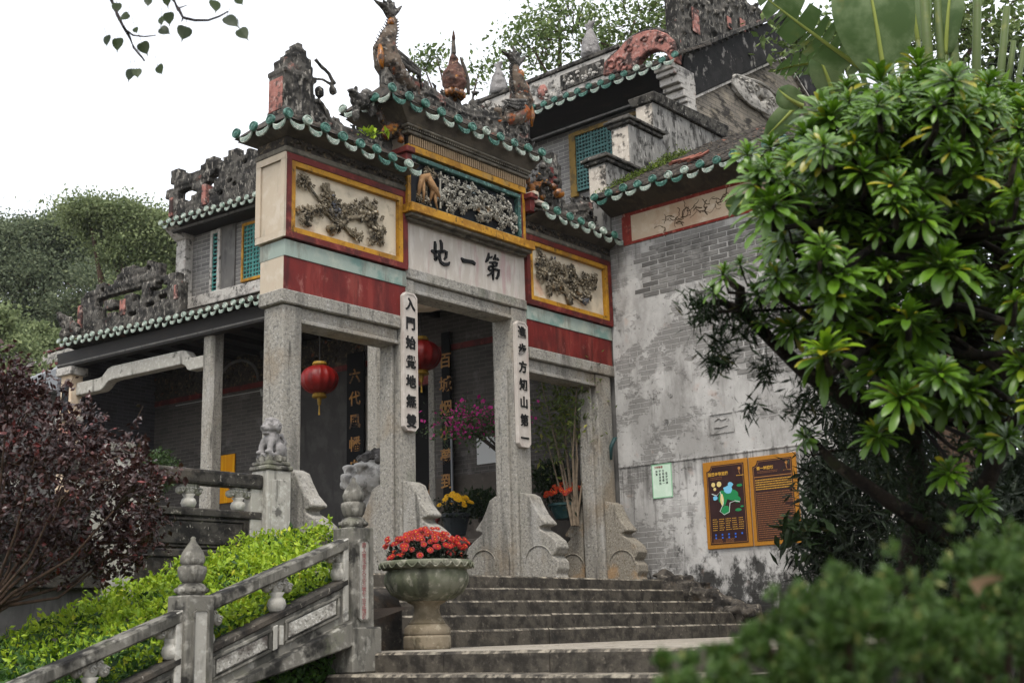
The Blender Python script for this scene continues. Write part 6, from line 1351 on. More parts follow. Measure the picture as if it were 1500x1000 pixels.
mumpot(668, 784, -1.75, .24, 'black pot of yellow chrysanthemums behind the left scroll stone', 'pot', 'petal_yellow', 'yellow_chrysanthemum', 46)
mumpot(832, 760, -.35, .32, 'teal pot of red-orange chrysanthemums seen through the right opening', 'pot', 'petal_redorange', 'red_chrysanthemum', 70, potm='pot_teal', hh=.22)
# bougainvillea with a flat spreading crown
q = on(742, 790, 0, -1.35); bg = empty('bougainvillea', q, 'pruned bougainvillea with magenta flowers behind the right lettered pillar', 'potted plant'); pot(bg, q, .25, .35, 'pot_dark')
tops = [on(x, y, 0, -1.35) for x, y in ((735, 665), (715, 640), (690, 632), (675, 625), (742, 630))]
mb = MB().tube([q+np.array([0, 0, .3]), (q+tops[0])/2+np.array([.02, .05, .1]), tops[0]], [.05, .04, .035], 7)
for t in tops[1:]: mb.tube([tops[0], (tops[0]+t)/2+np.array([0, 0, .03]), t], [.03, .02, .01], 6)
mb.build('trunk', 'bark_dark', bg)
c0 = on(700, 622, 0, -1.35); pts = []
for i in range(2600):
    u = rng.normal(0, 1, 3)*np.array([.28, .30, .13]); pts.append(c0+u+np.array([0, rng.uniform(-.35, .35), .0]))
pts = np.array(pts); foliage('foliage', 'leaf_boug', bg, pts[:1900], .055, up=.1, kind='stuff')
sel = pts[1900:][np.argsort(-pts[1900:, 2]+rng.normal(0, .12, 700))[:430]]; foliage('blossom', 'petal_magenta', bg, sel, .05, wr=.9, up=.3, kind='stuff')
# round clipped bush in the middle, small bush at the column
def bush(name, c, r, mat, label, n=1500, L=.06, cat='bush', stem=True):
    t = empty(name, np.array(c)-np.array([0, 0, r[2]]), label, cat); d = rand_dirs(n); k = rng.uniform(.45, 1, n)**.5; P = np.array(c)+d*k[:, None]*np.array(r)*(1+.15*np.sin(d[:, :1]*9)+.12*np.sin(d[:, 1:2]*11+1))
    foliage('foliage', mat, t, P, L, up=.3, kind='stuff')
    if stem: MB().tube([np.array(c)-np.array([0, 0, r[2]*1.3]), np.array(c)], [.04, .02], 6).build('stem', 'bark_dark', t)
    return t
bush('clipped_bush', on(704, 738, 0, -1.1), (.3, .3, .2), 'leaf_fern', 'dark green clipped bush between the two middle pillars', 1800, .06)
bush('small_bush', on(808, 700, 0, -.3), (.28, .28, .24), 'leaf_fern', 'dark small bush behind the right scroll stone', 1200, .07)
bush('porch_bush', on(232, 690, 0, -4.0), (.3, .3, .3), 'leaf_boug', 'small green shrub behind the terrace balustrade', 1500, .06)
# slender multi-stemmed tree in the right opening
q = on(842, 770, 0, -.55); os_ = empty('slender_tree', q, 'slender many-stemmed tree with small leaves in the right opening', 'tree')
mb = MB(); tips = []
for i, (x, y) in enumerate(((793, 560), (805, 600), (815, 565), (825, 540), (838, 560), (846, 548), (856, 560), (862, 580), (800, 640), (832, 580))):
    e = on(x, y, 0, -.55+rng.uniform(-.15, .3)); m = (q+e)/2+np.array([0, rng.uniform(-.08, .08), -.1]); mb.tube([q+rng.normal(0, .03, 3)*[1, 1, 0], m, e], [.022, .014, .006], 5); tips += [e, (m+e)/2, m*.3+e*.7]
mb.build('stems', 'bark_pale', os_)
tips = np.array(tips); pts = tips[rng.integers(len(tips), size=1500)]+rng.normal(0, 1, (1500, 3))*np.array([.12, .16, .16])
foliage('foliage', 'leaf_osmanthus', os_, pts, .075, wr=.4, up=.0, kind='stuff')

# ================================================================== HEDGE ON THE BANK
hd = empty('hedge', (-7.4, -1.6, .3), 'bright yellow-green hedge sloping up behind the stair railing', 'hedge')
def hedge_top(px): return np.interp(px, [0, 60, 130, 205, 260, 330, 400, 470, 505, 545], [905, 880, 862, 838, 822, 800, 785, 768, 762, 770])
P1, P2 = [], []
for i in range(60000):
    x = rng.uniform(-12.2, -6.1); y = rng.uniform(-2.95, -.42)
    if x > (-7.75 if y < -2.2 else -7.3 if y < -1.25 else -6.35): continue
    zt = np.interp(x, [-12.2, -11, -10, -9, -8, -7, -6.3, -5.9], [-.55, -.30, -.02, .34, .72, 1.04, 1.20, 1.2])-.10*max(0, -1.5-y)+.10*mnoise.noise(Vector((x*1.7, y*1.7, 2.)))+.05*mnoise.noise(Vector((x*5, y*5, 3.)))
    dz = abs(rng.normal(0, .09)); z = zt-dz
    face = rng.random() < .35
    if face and x < -7.8: y = -2.98+abs(rng.normal(0, .1)); z = rng.uniform(zt-.9, zt)
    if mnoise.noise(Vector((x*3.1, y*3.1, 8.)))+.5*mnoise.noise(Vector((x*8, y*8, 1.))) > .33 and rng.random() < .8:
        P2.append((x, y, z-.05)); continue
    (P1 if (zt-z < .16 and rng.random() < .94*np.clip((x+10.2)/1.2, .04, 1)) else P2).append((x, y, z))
for i in range(260):                                  # stray shoots standing above the clipped top
    b0 = np.array(P1[rng.integers(len(P1))]); h_ = rng.uniform(.05, .13); d_ = rng.normal(0, .03, 2)
    for t in np.linspace(.2, 1, 7): P1.append((b0[0]+d_[0]*t, b0[1]+d_[1]*t, b0[2]+h_*t))
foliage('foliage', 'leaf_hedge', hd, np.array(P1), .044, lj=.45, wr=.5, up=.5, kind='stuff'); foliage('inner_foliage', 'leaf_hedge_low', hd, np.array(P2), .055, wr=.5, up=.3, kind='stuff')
mb = MB()
for i in range(70): x = rng.uniform(-11.5, -7.9); y = rng.uniform(-2.7, -.9); z0 = float(bank(x, y)); mb.tube([(x, y, z0-.05), (x+rng.normal(0, .1), y+rng.normal(0, .1), z0+.15)], [.012, .006], 5)
mb.build('stems', 'bark_dark', hd)

# ================================================================== PURPLE-LEAVED SHRUB
ps_c = dep(95, 735, 9.6); pb = empty('purple_shrub', (ps_c[0]-.6, ps_c[1]-.4, .1), 'dark purple-leaved shrub with spreading branches at left', 'shrub')
blobs = [((60, 640), 62), ((20, 600), 60), ((100, 700), 80), ((160, 680), 62), ((40, 740), 80), ((130, 770), 70), ((190, 740), 55), ((0, 680), 80), ((70, 810), 60), ((170, 810), 48), ((210, 700), 36), ((-50, 640), 80), ((-50, 760), 90), ((15, 560), 30), ((120, 640), 36), ((205, 775), 36)]
pts = []; base = dep(-20, 905, 9.4)
mbt = MB(); cs = []
for (px, py), r in blobs:
    d_ = 9.6+rng.uniform(-.5, .5); c = dep(px, py, d_); cs.append(c); R_ = r*d_/1814
    n = int(8.5*r); d = rand_dirs(n); k = rng.uniform(.2, 1, n)**.45*(1+.25*np.sin(d[:, 0]*7+px)*np.sin(d[:, 2]*9)); pts.append(c+d*k[:, None]*R_*np.array([1, 1, .85]))
    for j in range(9):                               # loose outward sprays
        u_ = rand_dirs(1, .25)[0]; a_ = c+u_*R_*.85; b_ = c+u_*R_*rng.uniform(1.2, 1.55)+rng.normal(0, .03, 3); tt = rng.uniform(0, 1, 16)[:, None]; pts.append(a_*(1-tt)+b_*tt+rng.normal(0, .02, (16, 3))); mbt.tube([a_, b_], [.003, .0015], 4)
    m = base*.45+c*.55+np.array([0, 0, -.12]); mbt.tube([base, base*.7+m*.3+np.array([0, 0, .05]), m, c], [.02, .015, .010, .004], 6)
    for j in range(4): e = c+rand_dirs(1)[0]*R_; mbt.tube([m*.4+c*.6, c*.6+e*.4, e], [.009, .006, .003], 5)
for (px, py), (qx, qy) in (((10, 560), (14, 505)), ((40, 600), (45, 532)), ((75, 620), (108, 552)), ((60, 600), (70, 535)), ((0, 560), (-4, 500)), ((100, 620), (120, 590)), ((195, 690), (205, 650)), ((130, 660), (150, 628)), ((30, 570), (28, 520)), ((85, 610), (95, 560))):
    a = dep(px, py, 9.6); b_ = dep(qx, qy, 9.6); mbt.tube([a, (a+b_)/2, b_], [.006, .004, .002], 4)
    for t in np.linspace(.1, 1, 9): pts.append((a*(1-t)+b_*t)[None]+rng.normal(0, .025, (3, 3)))
pts = np.concatenate(pts); mbt.build('branches', 'bark_brown', pb, smooth=True)
foliage('foliage', 'leaf_purple', pb, pts, .048, wr=.6, up=.1, kind='stuff')

# ================================================================== BACKGROUND TREES
def tree(name, base, h, crowns, mat, label, nclump, nleaf, L, cr, bark='bark_brown', tr=.25, sparse=1., wr=.55):
    t = empty(name, base, label, 'tree', 'trees behind the halls'); base = np.array(base, float); mb = MB(); pts = []
    top = np.mean([c for c, r in crowns], axis=0); fork = base+(top-base)*.45
    mb.tube([base, (base+fork)/2+rng.normal(0, .15, 3), fork], [tr, tr*.8, tr*.65], 10)
    for c, r in crowns:
        c = np.array(c, float); r = np.array(r, float); mid_ = (fork+c)/2+rng.normal(0, .3, 3); mb.tube([fork, mid_, c], [tr*.5, tr*.32, tr*.1], 7)
        d = rand_dirs(nclump, .15); k = rng.uniform(.25, 1., nclump)**.4; cc = c+d*k[:, None]*r
        for q_ in cc:
            if rng.random() < .35: mb.tube([c*.5+q_*.5+rng.normal(0, .1, 3), q_], [tr*.08, tr*.03], 4)
            m = int(nleaf*rng.uniform(.5, 1.4)); pts.append(q_+rng.normal(0, 1, (m, 3))*np.array([cr, cr, cr*.42])*rng.uniform(.4, 1.15))
    mb.build('trunk', bark, t, smooth=True); foliage('crown', mat, t, np.concatenate(pts), L, wr=wr, up=.0, kind='stuff'); return t
def crowns(spec, d): return [(dep(x, y, d+dd), (r*d/1814, r*d/1814, r*d/1814*.8)) for x, y, r, dd in spec]
tree('broad_tree', dep(-60, 760, 44), 14, crowns([(20, 420, 70, 0), (90, 380, 62, 2), (40, 352, 34, 1), (150, 440, 66, -1), (0, 375, 48, 0), (-60, 400, 80, 0), (120, 480, 60, 0), (60, 490, 48, 1), (-40, 350, 44, 0), (110, 338, 26, 1)], 44), 'leaf_tree_far', 'broad green tree rising behind the left hall', 100, 150, .115, .55, tr=.45)
tree('tall_tree', dep(215, 700, 38), 12, crowns([(195, 365, 44, 0), (235, 395, 44, 0), (160, 340, 34, 1), (225, 445, 46, -1), (185, 318, 22, 0), (258, 352, 28, 0), (200, 480, 52, 0), (225, 330, 18, 0), (130, 312, 18, 0)], 38), 'leaf_tree_pale', 'paler leafy tree just left of the upper storey', 70, 115, .105, .45, tr=.35)
tree('corner_tree', dep(12, 690, 30), 9, crowns([(10, 520, 34, 0), (30, 560, 34, 0), (-20, 560, 44, 0), (95, 520, 45, 3), (60, 500, 35, 3), (-5, 470, 24, 0)], 30), 'leaf_tree_pale', 'small pale tree at the far left edge', 40, 60, .11, .3, tr=.16)
tree('ridge_tree', dep(860, 420, 33), 16, crowns([(850, 60, 70, 0), (930, 30, 60, 0), (780, 70, 45, 0), (900, 90, 50, 0), (960, 60, 40, 0), (820, 30, 45, 1), (990, 10, 50, 0)], 33), 'leaf_behind', 'airy small-leaved tree behind the rear hall ridge', 66, 15, .13, .42, tr=.28)
tree('slight_tree', dep(690, 420, 31), 13, crowns([(700, 110, 30, 0), (640, 85, 20, 0), (735, 100, 26, 0), (620, 95, 14, 0)], 31), 'leaf_behind', 'thin-twigged tree showing behind the middle gate ridge', 26, 9, .12, .3, tr=.14)
tree('right_tree', dep(1330, 420, 24), 13, crowns([(1300, 30, 60, 0), (1380, 60, 60, 0), (1200, 60, 40, 0), (1450, 20, 60, 0), (1480, 90, 50, 0)], 24), 'leaf_behind', 'sparse leafy tree behind the banana leaves at upper right', 46, 16, .15, .4, tr=.2)

# ================================================================== OVERHANGING BRANCH (top left)
ob = empty('hanging_branch', dep(200, -120, 6.0), 'thin branch with heart-shaped hanging leaves at top left against sky', 'branch'); mb = MB(); D0 = 6.0
def br(pts_, r0, r1):
    P = [dep(x, y, D0+.1*math.sin(i*1.7)) for i, (x, y) in enumerate(pts_)]; n = len(P); mb.tube(P, [r0+(r1-r0)*i/(n-1) for i in range(n)], 6)
br([(150, -60), (163, 0), (172, 22), (180, 38), (190, 55), (196, 70), (206, 82), (212, 90)], .011, .005); br([(184, 44), (195, 52), (212, 54), (228, 52)], .006, .003)
br([(248, -60), (254, 0), (262, 14), (268, 26), (285, 30), (305, 30), (322, 24), (334, 17)], .011, .004); br([(268, 26), (266, 32)], .005, .003); br([(256, 4), (260, 16)], .005, .003); br([(262, 12), (274, 8)], .005, .002)
lv = [(171, 12, 15, 0), (188, 27, 14, -.9), (156, 60, 15, .1), (172, 65, 18, 0), (207, 72, 19, .45), (235, 49, 16, .9), (192, 110, 18, -.1), (200, 108, 14, .2), (231, 104, 15, .5), (217, 4, 12, 0), (243, 2, 14, .1), (246, 27, 17, .1), (236, 32, 15, .3), (272, 50, 22, -.2), (315, 10, 18, 0), (332, 35, 22, .7), (351, 52, 19, .6), (347, 3, 14, .6), (197, 46, 10, .5)]
sh = [(0, 0), (.25, .04), (.45, -.06), (.5, -.3), (.4, -.6), (.2, -.85), (.06, -1.0), (.02, -1.25), (-.02, -1.25), (-.06, -1.0), (-.2, -.85), (-.4, -.6), (-.5, -.3), (-.45, -.06), (-.25, .04)]
lmv = [(x, .10*abs(x)-.05*y*y, y) for x, y in sh]+[(0, 0, -.5)]
LM = meshonly(MB().add(lmv, [(i, (i+1) % 15, 15) for i in range(15)]), 'leaf', 'leaf_bodhi')
for x, y, s_, tw in lv:
    p = dep(x, y-s_*.5, D0+rng.uniform(-.1, .1)); k = s_*D0/1814*1.05
    inst(LM, 'leaf', p, ob, (rng.uniform(-.3, .3), tw*-1., -YAW+rng.uniform(-.7, .7)), (k, k, k))
    mb.tube([p, p+np.array([rng.uniform(-.02, .02), 0, .05])], .0015, 4)
mb.build('twigs', 'twig', ob)

# ================================================================== ROSETTE-LEAVED TREE (right foreground)
rt = empty('rosette_tree', dep(1420, 1150, 6.2), 'gnarled tree with big green leaf rosettes in the right foreground', 'tree')
def obov(L=1.):
    prof = [(0, .03), (.2, .05), (.45, .105), (.7, .155), (.86, .14), (.96, .08), (1.0, .0)]; v = []; 
    for t, w_ in prof:
        z = .10*math.sin(t*2.2)-.22*t*t
        v += [(-w_, t, z+w_*.25), (0, t, z), (w_, t, z+w_*.25)]
    f = []
    for i in range(len(prof)-1): a = i*3; f += [(a, a+1, a+4, a+3), (a+1, a+2, a+5, a+4)]
    return v, f
ov, of = obov(); ov = np.array(ov)
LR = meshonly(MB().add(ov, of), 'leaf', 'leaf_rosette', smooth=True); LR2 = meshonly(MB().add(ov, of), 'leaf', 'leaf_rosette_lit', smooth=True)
def rosette(c, ax, r, n, as_obj, acc, lit):
    """leaves fanned round axis ax; bigger and flatter outwards"""
    z = Vector(ax).normalized(); q = z.to_track_quat('Z', 'Y').to_matrix().to_3x3()
    for i in range(n):
        t = (i+.5)/n; a = i*2.39996; el = R(84-112*t**.85+rng.normal(0, 7)); Ln = r*(.5+.55*t)*rng.uniform(.75, 1.2)
        y_ = Vector((math.cos(a)*math.cos(el), math.sin(a)*math.cos(el), math.sin(el))); x_ = Vector((-math.sin(a), math.cos(a), 0)); n_ = x_.cross(y_)*1.0
        M = q @ Matrix((x_, y_, -n_ if n_.z < 0 else n_)).transposed()
        p = np.array(c)+np.array(z)*(-.18*r*t)
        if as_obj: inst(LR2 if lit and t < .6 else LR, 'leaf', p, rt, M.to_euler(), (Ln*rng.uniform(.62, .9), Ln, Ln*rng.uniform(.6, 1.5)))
        else: acc.append((np.array(M)*Ln*np.array([[rng.uniform(.62, .92), 1., 1.]]), p))
ros = [(1110, 265, 60, 5.2), (1095, 225, 40, 5.4), (1165, 235, 52, 5.5), (1205, 165, 55, 5.8), (1240, 130, 40, 6.0), (1290, 120, 58, 5.9), (1345, 95, 55, 6.1), (1385, 120, 60, 5.7), (1440, 130, 40, 6.3), (1330, 170, 50, 5.4), (1240, 215, 46, 5.4), (1180, 200, 50, 5.6), (1280, 250, 46, 5.6), (1390, 185, 62, 5.2), (1450, 300, 62, 5.2), (1480, 230, 46, 5.6), (1330, 280, 44, 5.8), (1235, 300, 50, 5.3), (1130, 300, 56, 5.1), (1225, 400, 62, 5.0), (1235, 450, 55, 5.2), (1380, 385, 66, 5.0), (1340, 420, 50, 5.3), (1150, 425, 40, 5.5), (1060, 400, 30, 5.6), (1085, 388, 26, 5.6), (1045, 425, 22, 5.6), (1110, 430, 34, 5.6), (1135, 400, 34, 5.6), (1120, 470, 30, 5.6), (1210, 515, 58, 4.9), (1280, 470, 40, 5.6), (1300, 520, 34, 5.5), (1420, 460, 42, 5.8), (1160, 480, 40, 5.6), (1285, 635, 46, 5.2), (1365, 590, 40, 5.5), (1390, 690, 44, 5.2), (1440, 650, 40, 5.4), (1480, 560, 46, 5.4), (1475, 640, 44, 5.2), (1435, 735, 34, 5.6), (1250, 560, 26, 5.6), (1180, 640, 26, 5.8), (1400, 540, 30, 5.7), (1480, 420, 46, 5.5), (1150, 350, 44, 5.6), (1300, 350, 50, 5.6), (1430, 380, 40, 5.7), (1260, 340, 40, 5.5), (1350, 330, 46, 5.5), (1400, 260, 46, 5.6), (1500, 160, 50, 5.7), (1520, 330, 60, 5.3), (1185, 300, 44, 5.5), (1300, 200, 50, 5.7), (1260, 170, 46, 5.8)]
for i in range(470):          # fuller crown of smaller rosettes
    x = rng.uniform(1120, 1540); y = rng.uniform(110, 720); lim = np.interp(x, [1080, 1130, 1200, 1300, 1500], [330, 400, 520, 580, 610])
    if y > lim or (x < 1160 and y < 200) or y < np.interp(x, [1100, 1250, 1400, 1540], [230, 130, 110, 120]) or (y > 330 and rng.random() < .25): continue
    ros.append((x, y, rng.uniform(30, 52), rng.uniform(4.9, 6.3)))
acc = []; nobj = 0; mbt = MB()
trunk = [dep(x, y, d) for x, y, d in ((1440, 1150, 6.2), (1400, 960, 6.1), (1330, 840, 6.0), (1350, 720, 6.0), (1330, 600, 6.0), (1300, 480, 5.9), (1300, 330, 5.9), (1300, 200, 5.9))]
mbt.tube(trunk, [.10, .085, .07, .06, .05, .045, .035, .02], 10)
order = sorted(range(len(ros)), key=lambda i: ros[i][3])
for k_, i in enumerate(order):
    x, y, r, d = ros[i]; c = dep(x, y, d); Rm = r*d/1814
    ax = (c-dep(1310, 520, 6.3)); ax = ax/np.linalg.norm(ax)*.45+np.array([0, 0, .95])-_fw*.28; n = int(34+r*.3)
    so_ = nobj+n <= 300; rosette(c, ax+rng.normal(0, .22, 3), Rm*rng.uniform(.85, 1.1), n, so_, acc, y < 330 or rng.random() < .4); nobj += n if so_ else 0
    tj = min(trunk[3:], key=lambda p: np.linalg.norm(p-c)); m = (tj+c)/2+rng.normal(0, .06, 3)+np.array([0, 0, -.06]); ce = c-ax/np.linalg.norm(ax)*.10
    rb_ = .020 if k_ < 60 else .010; mbt.tube([tj, m, m*.4+ce*.6+rng.normal(0, .02, 3), ce, c], [rb_*1.2, rb_, rb_*.8, rb_*.65, rb_*.5], 6)
V = np.concatenate([ov@m.T+p for m, p in acc]); F = [tuple(a+i*len(ov) for a in q_) for i in range(len(acc)) for q_ in of]
mkobj('leaf_mass', V, F, 'leaf_rosette', rt, True, kind='stuff')
# long low limb reaching left over the wall
mbt.tube([dep(x, y, d) for x, y, d in ((1330, 640, 6.0), (1250, 590, 5.9), (1180, 545, 5.8), (1130, 500, 5.8), (1085, 455, 5.7), (1050, 440, 5.7))], [.045, .04, .035, .03, .024, .014], 8); mbt.tube([dep(x, y, d) for x, y, d in ((1400, 800, 6.0), (1300, 730, 5.8), (1220, 680, 5.8), (1190, 640, 5.8))], [.045, .035, .025, .012], 7); mbt.tube([dep(x, y, d) for x, y, d in ((1085, 455, 5.7), (1085, 420, 5.7), (1062, 405, 5.7))], [.03, .022, .015], 6)
mbt.tube([dep(x, y, d) for x, y, d in ((1360, 620, 6.0), (1420, 520, 6.0), (1460, 420, 6.0), (1470, 300, 6.0))], [.06, .05, .04, .025], 8); mbt.tube([dep(x, y, d) for x, y, d in ((1390, 800, 6.0), (1450, 700, 5.9), (1490, 600, 5.8))], [.055, .04, .03], 8)
V = np.concatenate(mbt.v); V = V+np.array([[mnoise.noise(Vector(p*9)), mnoise.noise(Vector(p*9+5)), mnoise.noise(Vector(p*9-7))] for p in V])*.022
mkobj('trunk', V, mbt.f, 'bark_dark', rt, True)
# dark epiphytic ferns clinging to the limbs
pts = []; 
for x, y, d, r, n in ((1030, 455, 5.7, 26, 420), (1090, 470, 5.7, 30, 380), (1130, 440, 5.7, 30, 260), (1050, 530, 5.75, 16, 240), (1055, 500, 5.75, 12, 120), (1120, 540, 5.8, 20, 160), (1180, 590, 5.8, 30, 260), (1250, 620, 5.9, 40, 420), (1310, 560, 6.1, 60, 700), (1380, 640, 6.2, 70, 800), (1300, 430, 6.3, 80, 800), (1420, 480, 6.3, 70, 700), (1230, 520, 6.2, 50, 500), (1330, 300, 6.4, 80, 700), (1380, 760, 5.9, 60, 900), (1330, 700, 5.9, 50, 700), (1420, 850, 5.9, 60, 700), (1340, 820, 6.0, 50, 600), (1300, 640, 5.9, 40, 400), (1460, 560, 6.3, 60, 600), (1200, 360, 6.1, 45, 420), (1410, 220, 6.4, 70, 500), (1250, 250, 6.3, 60, 500), (1100, 600, 5.85, 12, 60), (1440, 700, 6.3, 60, 500)):
    c = dep(x, y, d); pts.append(c+rng.normal(0, .55, (n, 3))*r*d/1814)
foliage('fern', 'leaf_fern', rt, np.concatenate(pts), .055, wr=.16, up=-.2, kind='stuff')

# ================================================================== DARK UNDERSTOREY, BAMBOO, BANANA
us = empty('understorey', dep(1340, 1020, 10), 'mass of dark bamboo and fern foliage below the rosette tree', 'shrubs'); pts = []; mb = MB()
for x, y, d, r, n in ((1240, 740, 11.5, 70, 1500), (1300, 820, 11, 90, 1500), (1220, 820, 11.5, 55, 900), (1350, 700, 11, 100, 1800), (1420, 800, 10, 110, 1500), (1250, 660, 12, 60, 1000), (1330, 560, 12, 100, 1600), (1440, 600, 11, 110, 1600), (1480, 460, 11.5, 100, 1400), (1380, 440, 12, 100, 1500), (1280, 470, 12.5, 70, 1000), (1500, 320, 12, 90, 900), (1420, 300, 12.5, 90, 900), (1300, 330, 13, 90, 900), (1230, 560, 12.5, 44, 600), (1200, 700, 12, 26, 300), (1240, 400, 13, 46, 500), (1490, 700, 10, 90, 900), (1490, 230, 11, 90, 1500), (1430, 200, 12, 80, 1200), (1500, 130, 11, 50, 600), (1350, 240, 12.5, 80, 1000), (1270, 250, 12.5, 60, 700), (1480, 800, 7.5, 70, 1200), (1440, 760, 8, 60, 900), (1500, 700, 8, 60, 800), (1500, 880, 7, 60, 700), (1400, 860, 8, 60, 800)):
    c = dep(x, y, d); P = c+np.clip(rng.normal(0, .55, (n, 3)), -1.05, 1.05)*r*d/1814; pts.append(P)
    mb.tube([dep(x, 1050, d), dep(x+20, (y+1050)/2, d), c], [.02, .016, .008], 5)
mb.build('stems', 'bark_dark', us); pts = np.concatenate(pts); foliage('foliage', 'leaf_dark', us, pts, .13, wr=.2, up=-.25, kind='stuff')
bl = empty('broadleaf_sprig', dep(1170, 900, 11.2), 'dark broad-leaved sprig overlapping the right text board', 'shrub'); pts = []
for x, y, r, n in ((1150, 775, 12, 26), (1175, 770, 16, 40), (1200, 760, 20, 50), (1180, 795, 14, 30), (1215, 790, 24, 60)): pts.append(dep(x, y, 11.2)+rng.normal(0, .55, (n, 3))*r*11.2/1814)
foliage('foliage', 'leaf_fern', bl, np.concatenate(pts), .13, wr=.4, up=.0, kind='stuff'); MB().tube([dep(1240, 860, 11.3), dep(1210, 790, 11.2), dep(1150, 775, 11.2)], [.012, .008, .004], 5).build('stem', 'bark_dark', bl)

bn = empty('banana_plant', dep(1400, 420, 11), 'traveller palm with broad torn leaves and tall stalks at upper right', 'plant')
BNB = dep(1370, 400, 10)
MB().tube([(BNB[0], BNB[1], -.4), (BNB[0]+.05, BNB[1], BNB[2]*.5), BNB], [.16, .14, .1], 10).build('trunk', 'bark_brown', bn, smooth=True)
def blade(p0, p1, w0, droop, twist, name='leaf', torn=0., nseg=26):
    """long paddle leaf along p0->p1; w0 half-width; torn = chance that a strip of the margin is split"""
    p0, p1 = np.array(p0), np.array(p1); ax = p1-p0; L = np.linalg.norm(ax); ax /= L; sd_ = np.cross(ax, -_fw); sd_ /= np.linalg.norm(sd_); nn_ = np.cross(sd_, ax); sd_ = sd_*math.cos(twist)+nn_*math.sin(twist); nn_ = np.cross(sd_, ax)
    V, F, UV = [], [], []
    mid_ = [p0+ax*L*t-np.array([0, 0, droop*t*t])+nn_*.05*math.sin(3*t) for t in np.linspace(0, 1, nseg+1)]
    for s_ in (-1, 1):
        k = 0
        for i in range(nseg):
            t0, t1 = i/nseg, (i+1)/nseg; w_ = lambda t: w0*(max(0, math.sin(math.pi*min(1, .08+t*.92)))**.55)*(1 if t < .75 else 1-(t-.75)*1.2)
            gap = rng.random() < torn; sh_ = rng.uniform(.05, .3)*w0 if torn else 0; 
            a, b2 = mid_[i], mid_[i+1]; e0 = a+sd_*s_*w_(t0)+ax*.25*w_(t0)-nn_*s_*0; e1 = b2+sd_*s_*w_(t1)*(1-(.12 if gap else 0))+ax*.25*w_(t1)
            if gap: e1 = e1*.8+(a+sd_*s_*w_(t0)*.9)*.2-np.array([0, 0, sh_])
            h0, h1 = (a+e0)/2+nn_*.12*w0, (b2+e1)/2+nn_*.12*w0
            n0 = len(V); V += [a, b2, h1, h0, e1, e0]; F += [(n0, n0+1, n0+2, n0+3), (n0+3, n0+2, n0+4, n0+5)]; UV += [(0, t0*8), (0, t1*8), (.5, t1*8+.1), (.5, t0*8+.1), (1, t1*8+.2), (1, t0*8+.2)]
    o = mkobj(name, V, F, 'leaf_banana', bn, True); uvl = o.data.uv_layers.new(name='UVMap')
    for lp in o.data.loops: uvl.data[lp.index].uv = UV[lp.vertex_index]
    MB().tube([p0+ax*.02, p0*.5+BNB*.5-np.array([0, 0, .12]), BNB], [.02, .024, .03], 6).build('petiole', 'banana_stalk', o, smooth=True)
    MB().tube(mid_, [.022*(1-.8*t) for t in np.linspace(0, 1, nseg+1)], 6).build('midrib', 'banana_rib', o, smooth=True)
D_ = lambda x, y, d=9.5: dep(x, y, d)
blade(D_(1262, 100), D_(1108, -14), .17, .0, .5, torn=.35); blade(D_(1295, 110, 9.2), D_(1262, -70, 9.2), .30, .0, .1, torn=.04); blade(D_(1225, 150, 9.8), D_(1195, 60, 9.8), .12, .1, .3)
blade(D_(1240, 92, 10), D_(1130, 62, 10), .14, .25, .9, torn=.4); blade(D_(1300, 60, 10.5), D_(1215, -30, 10.5), .16, .1, .6, torn=.5); blade(D_(1172, 150, 10.2), D_(1118, 195, 10.2), .1, .05, .2); blade(D_(1385, 80, 10), D_(1400, -60, 10), .12, 0, .6); blade(D_(1345, 60, 10.8), D_(1330, -60, 10.8), .16, 0, .5)
blade(D_(1175, 155, 9), D_(1140, 130, 9), .09, 0, .5); blade(D_(1200, 345, 7), D_(1150, 335, 7), .09, .02, .4); blade(D_(1092, 290, 6.5), D_(1062, 300, 6.5), .06, 0, .5)
for (x0, y0, x1, y1, w_) in ((1330, 330, 1318, -30, .05), (1365, 300, 1352, -30, .055), (1400, 300, 1392, -30, .05), (1420, 280, 1432, -30, .045), (1440, 300, 1475, 10, .04), (1345, 200, 1300, 20, .035), (1470, 200, 1500, 70, .03), (1290, 200, 1240, 95, .035), (1465, 150, 1485, 60, .03), (1380, 260, 1372, -30, .04)):
    MB().tube([BNB, D_(x0, y0, 10), D_((x0+x1)/2+4, (y0+y1)/2, 10), D_(x1, y1, 10)], [w_*1.1, w_, w_*.85, w_*.7], 8).build('stalk', 'banana_stalk', bn, smooth=True)
for (x0, y0, x1, y1) in ((1470, 180, 1420, 210), (1475, 150, 1440, 165), (1490, 200, 1450, 235), (1465, 130, 1480, 100)):
    a, b2 = D_(x0, y0, 8), D_(x1, y1, 8); sd_ = np.cross(b2-a, _fw); sd_ /= np.linalg.norm(sd_); MB().add([a, (a+b2)/2+sd_*.02, b2, (a+b2)/2-sd_*.02], [(0, 1, 2, 3)]).build('leaf_blade', 'leaf_rosette_lit', bn)

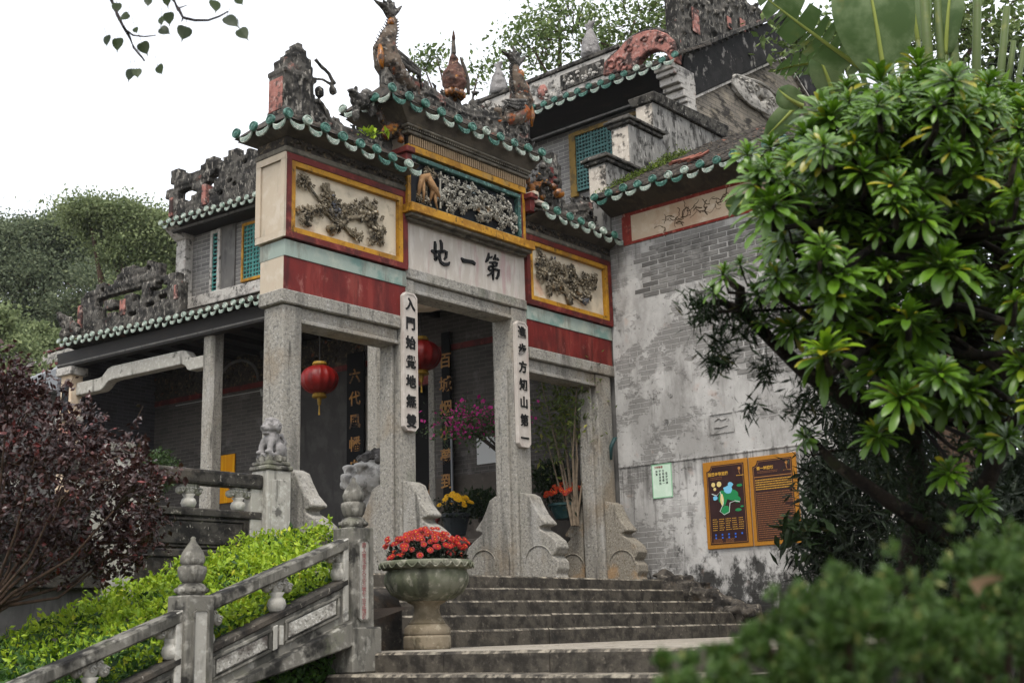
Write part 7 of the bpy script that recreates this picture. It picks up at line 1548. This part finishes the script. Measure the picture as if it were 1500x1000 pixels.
# ================================================================== CONIFER SHRUBS (near foreground, out of focus)
def conifer(name, px, d, label, n=900):
    t = empty(name, dep(px[0][0], 1120, d), label, 'shrub', None); P, Dv = [], []; mb = MB()
    for (x, y, r) in px:
        c = dep(x, y, d+rng.uniform(-.1, .1)); R_ = r*d/1814; b0 = dep(x+rng.uniform(-10, 10), 1060, d); mb.tube([b0, (b0+c)/2, c], [.008, .006, .003], 5)
        for j in range(int(r*.42)):                 # feathery upright sprays
            o_ = c+rng.normal(0, .5, 3)*R_*np.array([1, 1, .9]); ax = rand_dirs(1, 1.3)[0]; l_ = R_*.45
            m = 30; tt = rng.uniform(0, 1, m); side = rand_dirs(m); P.append(o_+ax*tt[:, None]*l_+side*.10*l_); Dv.append(ax*.9+side*.8)
    mb.build('stems', 'bark_brown', t); P = np.concatenate(P); Dv = np.concatenate(Dv); n_ = len(P); Ls = rng.uniform(.010, .022, n_); v, f = leaves_geo(P, Dv, rand_dirs(n_), Ls, Ls*.34)
    mkobj('foliage', v, f, 'leaf_conifer', t, False, kind='stuff'); return t
conifer('conifer_shrub', [(1130, 948, 50), (1180, 918, 60), (1240, 898, 60), (1290, 928, 60), (1340, 888, 55), (1200, 978, 70), (1290, 998, 80), (1130, 1008, 50), (1360, 968, 70), (1420, 1008, 70), (1240, 1028, 80), (1400, 928, 44), (1090, 963, 26), (1160, 1048, 60)], 1.75, 'blurred green conifer shrub in the near right foreground')
conifer('conifer_shrub', [(1000, 988, 26), (1005, 1018, 30), (1062, 1003, 30), (1070, 1038, 40), (1060, 963, 16), (995, 1048, 40)], 1.7, 'small blurred conifer tips at bottom centre right')
conifer('conifer_shrub', [(1440, 830, 44), (1480, 870, 60), (1500, 820, 50), (1450, 900, 50), (1500, 950, 70), (1470, 990, 70), (1400, 850, 30)], 1.95, 'blurred conifer shrub in the bottom right corner')
q = dep(1445, 850, 1.75); MB().add([q+_r*-.026, q+_u*.010-_fw*.01, q+_r*.027+_u*.004, q-_u*.009+_fw*.01, q-_u*.022-_r*.012], [(0, 4, 3, 1), (1, 3, 2)]).build('fallen_leaf', 'dead_leaf', None, smooth=True, label='pale brown fallen leaf caught on the corner conifer', cat='leaf')

# ================================================================== HAZE (damp air and incense smoke between the halls and the trees)
m = bpy.data.materials.new('haze_air'); m.use_nodes = True; MATS['haze_air'] = m; t_ = m.node_tree; t_.nodes.clear(); o_ = t_.nodes.new('ShaderNodeOutputMaterial'); pv = t_.nodes.new('ShaderNodeVolumePrincipled')
pv.inputs['Color'].default_value = (.93, .96, 1, 1); pv.inputs['Density'].default_value = .00025; pv.inputs['Anisotropy'].default_value = .2; t_.links.new(pv.outputs[0], o_.inputs['Volume'])
MB().box(-115, 115, -115, 115, -2.8, 40).build('haze', 'haze_air', None, kind='stuff', label='thin pale haze hanging in the temple court', cat='haze')
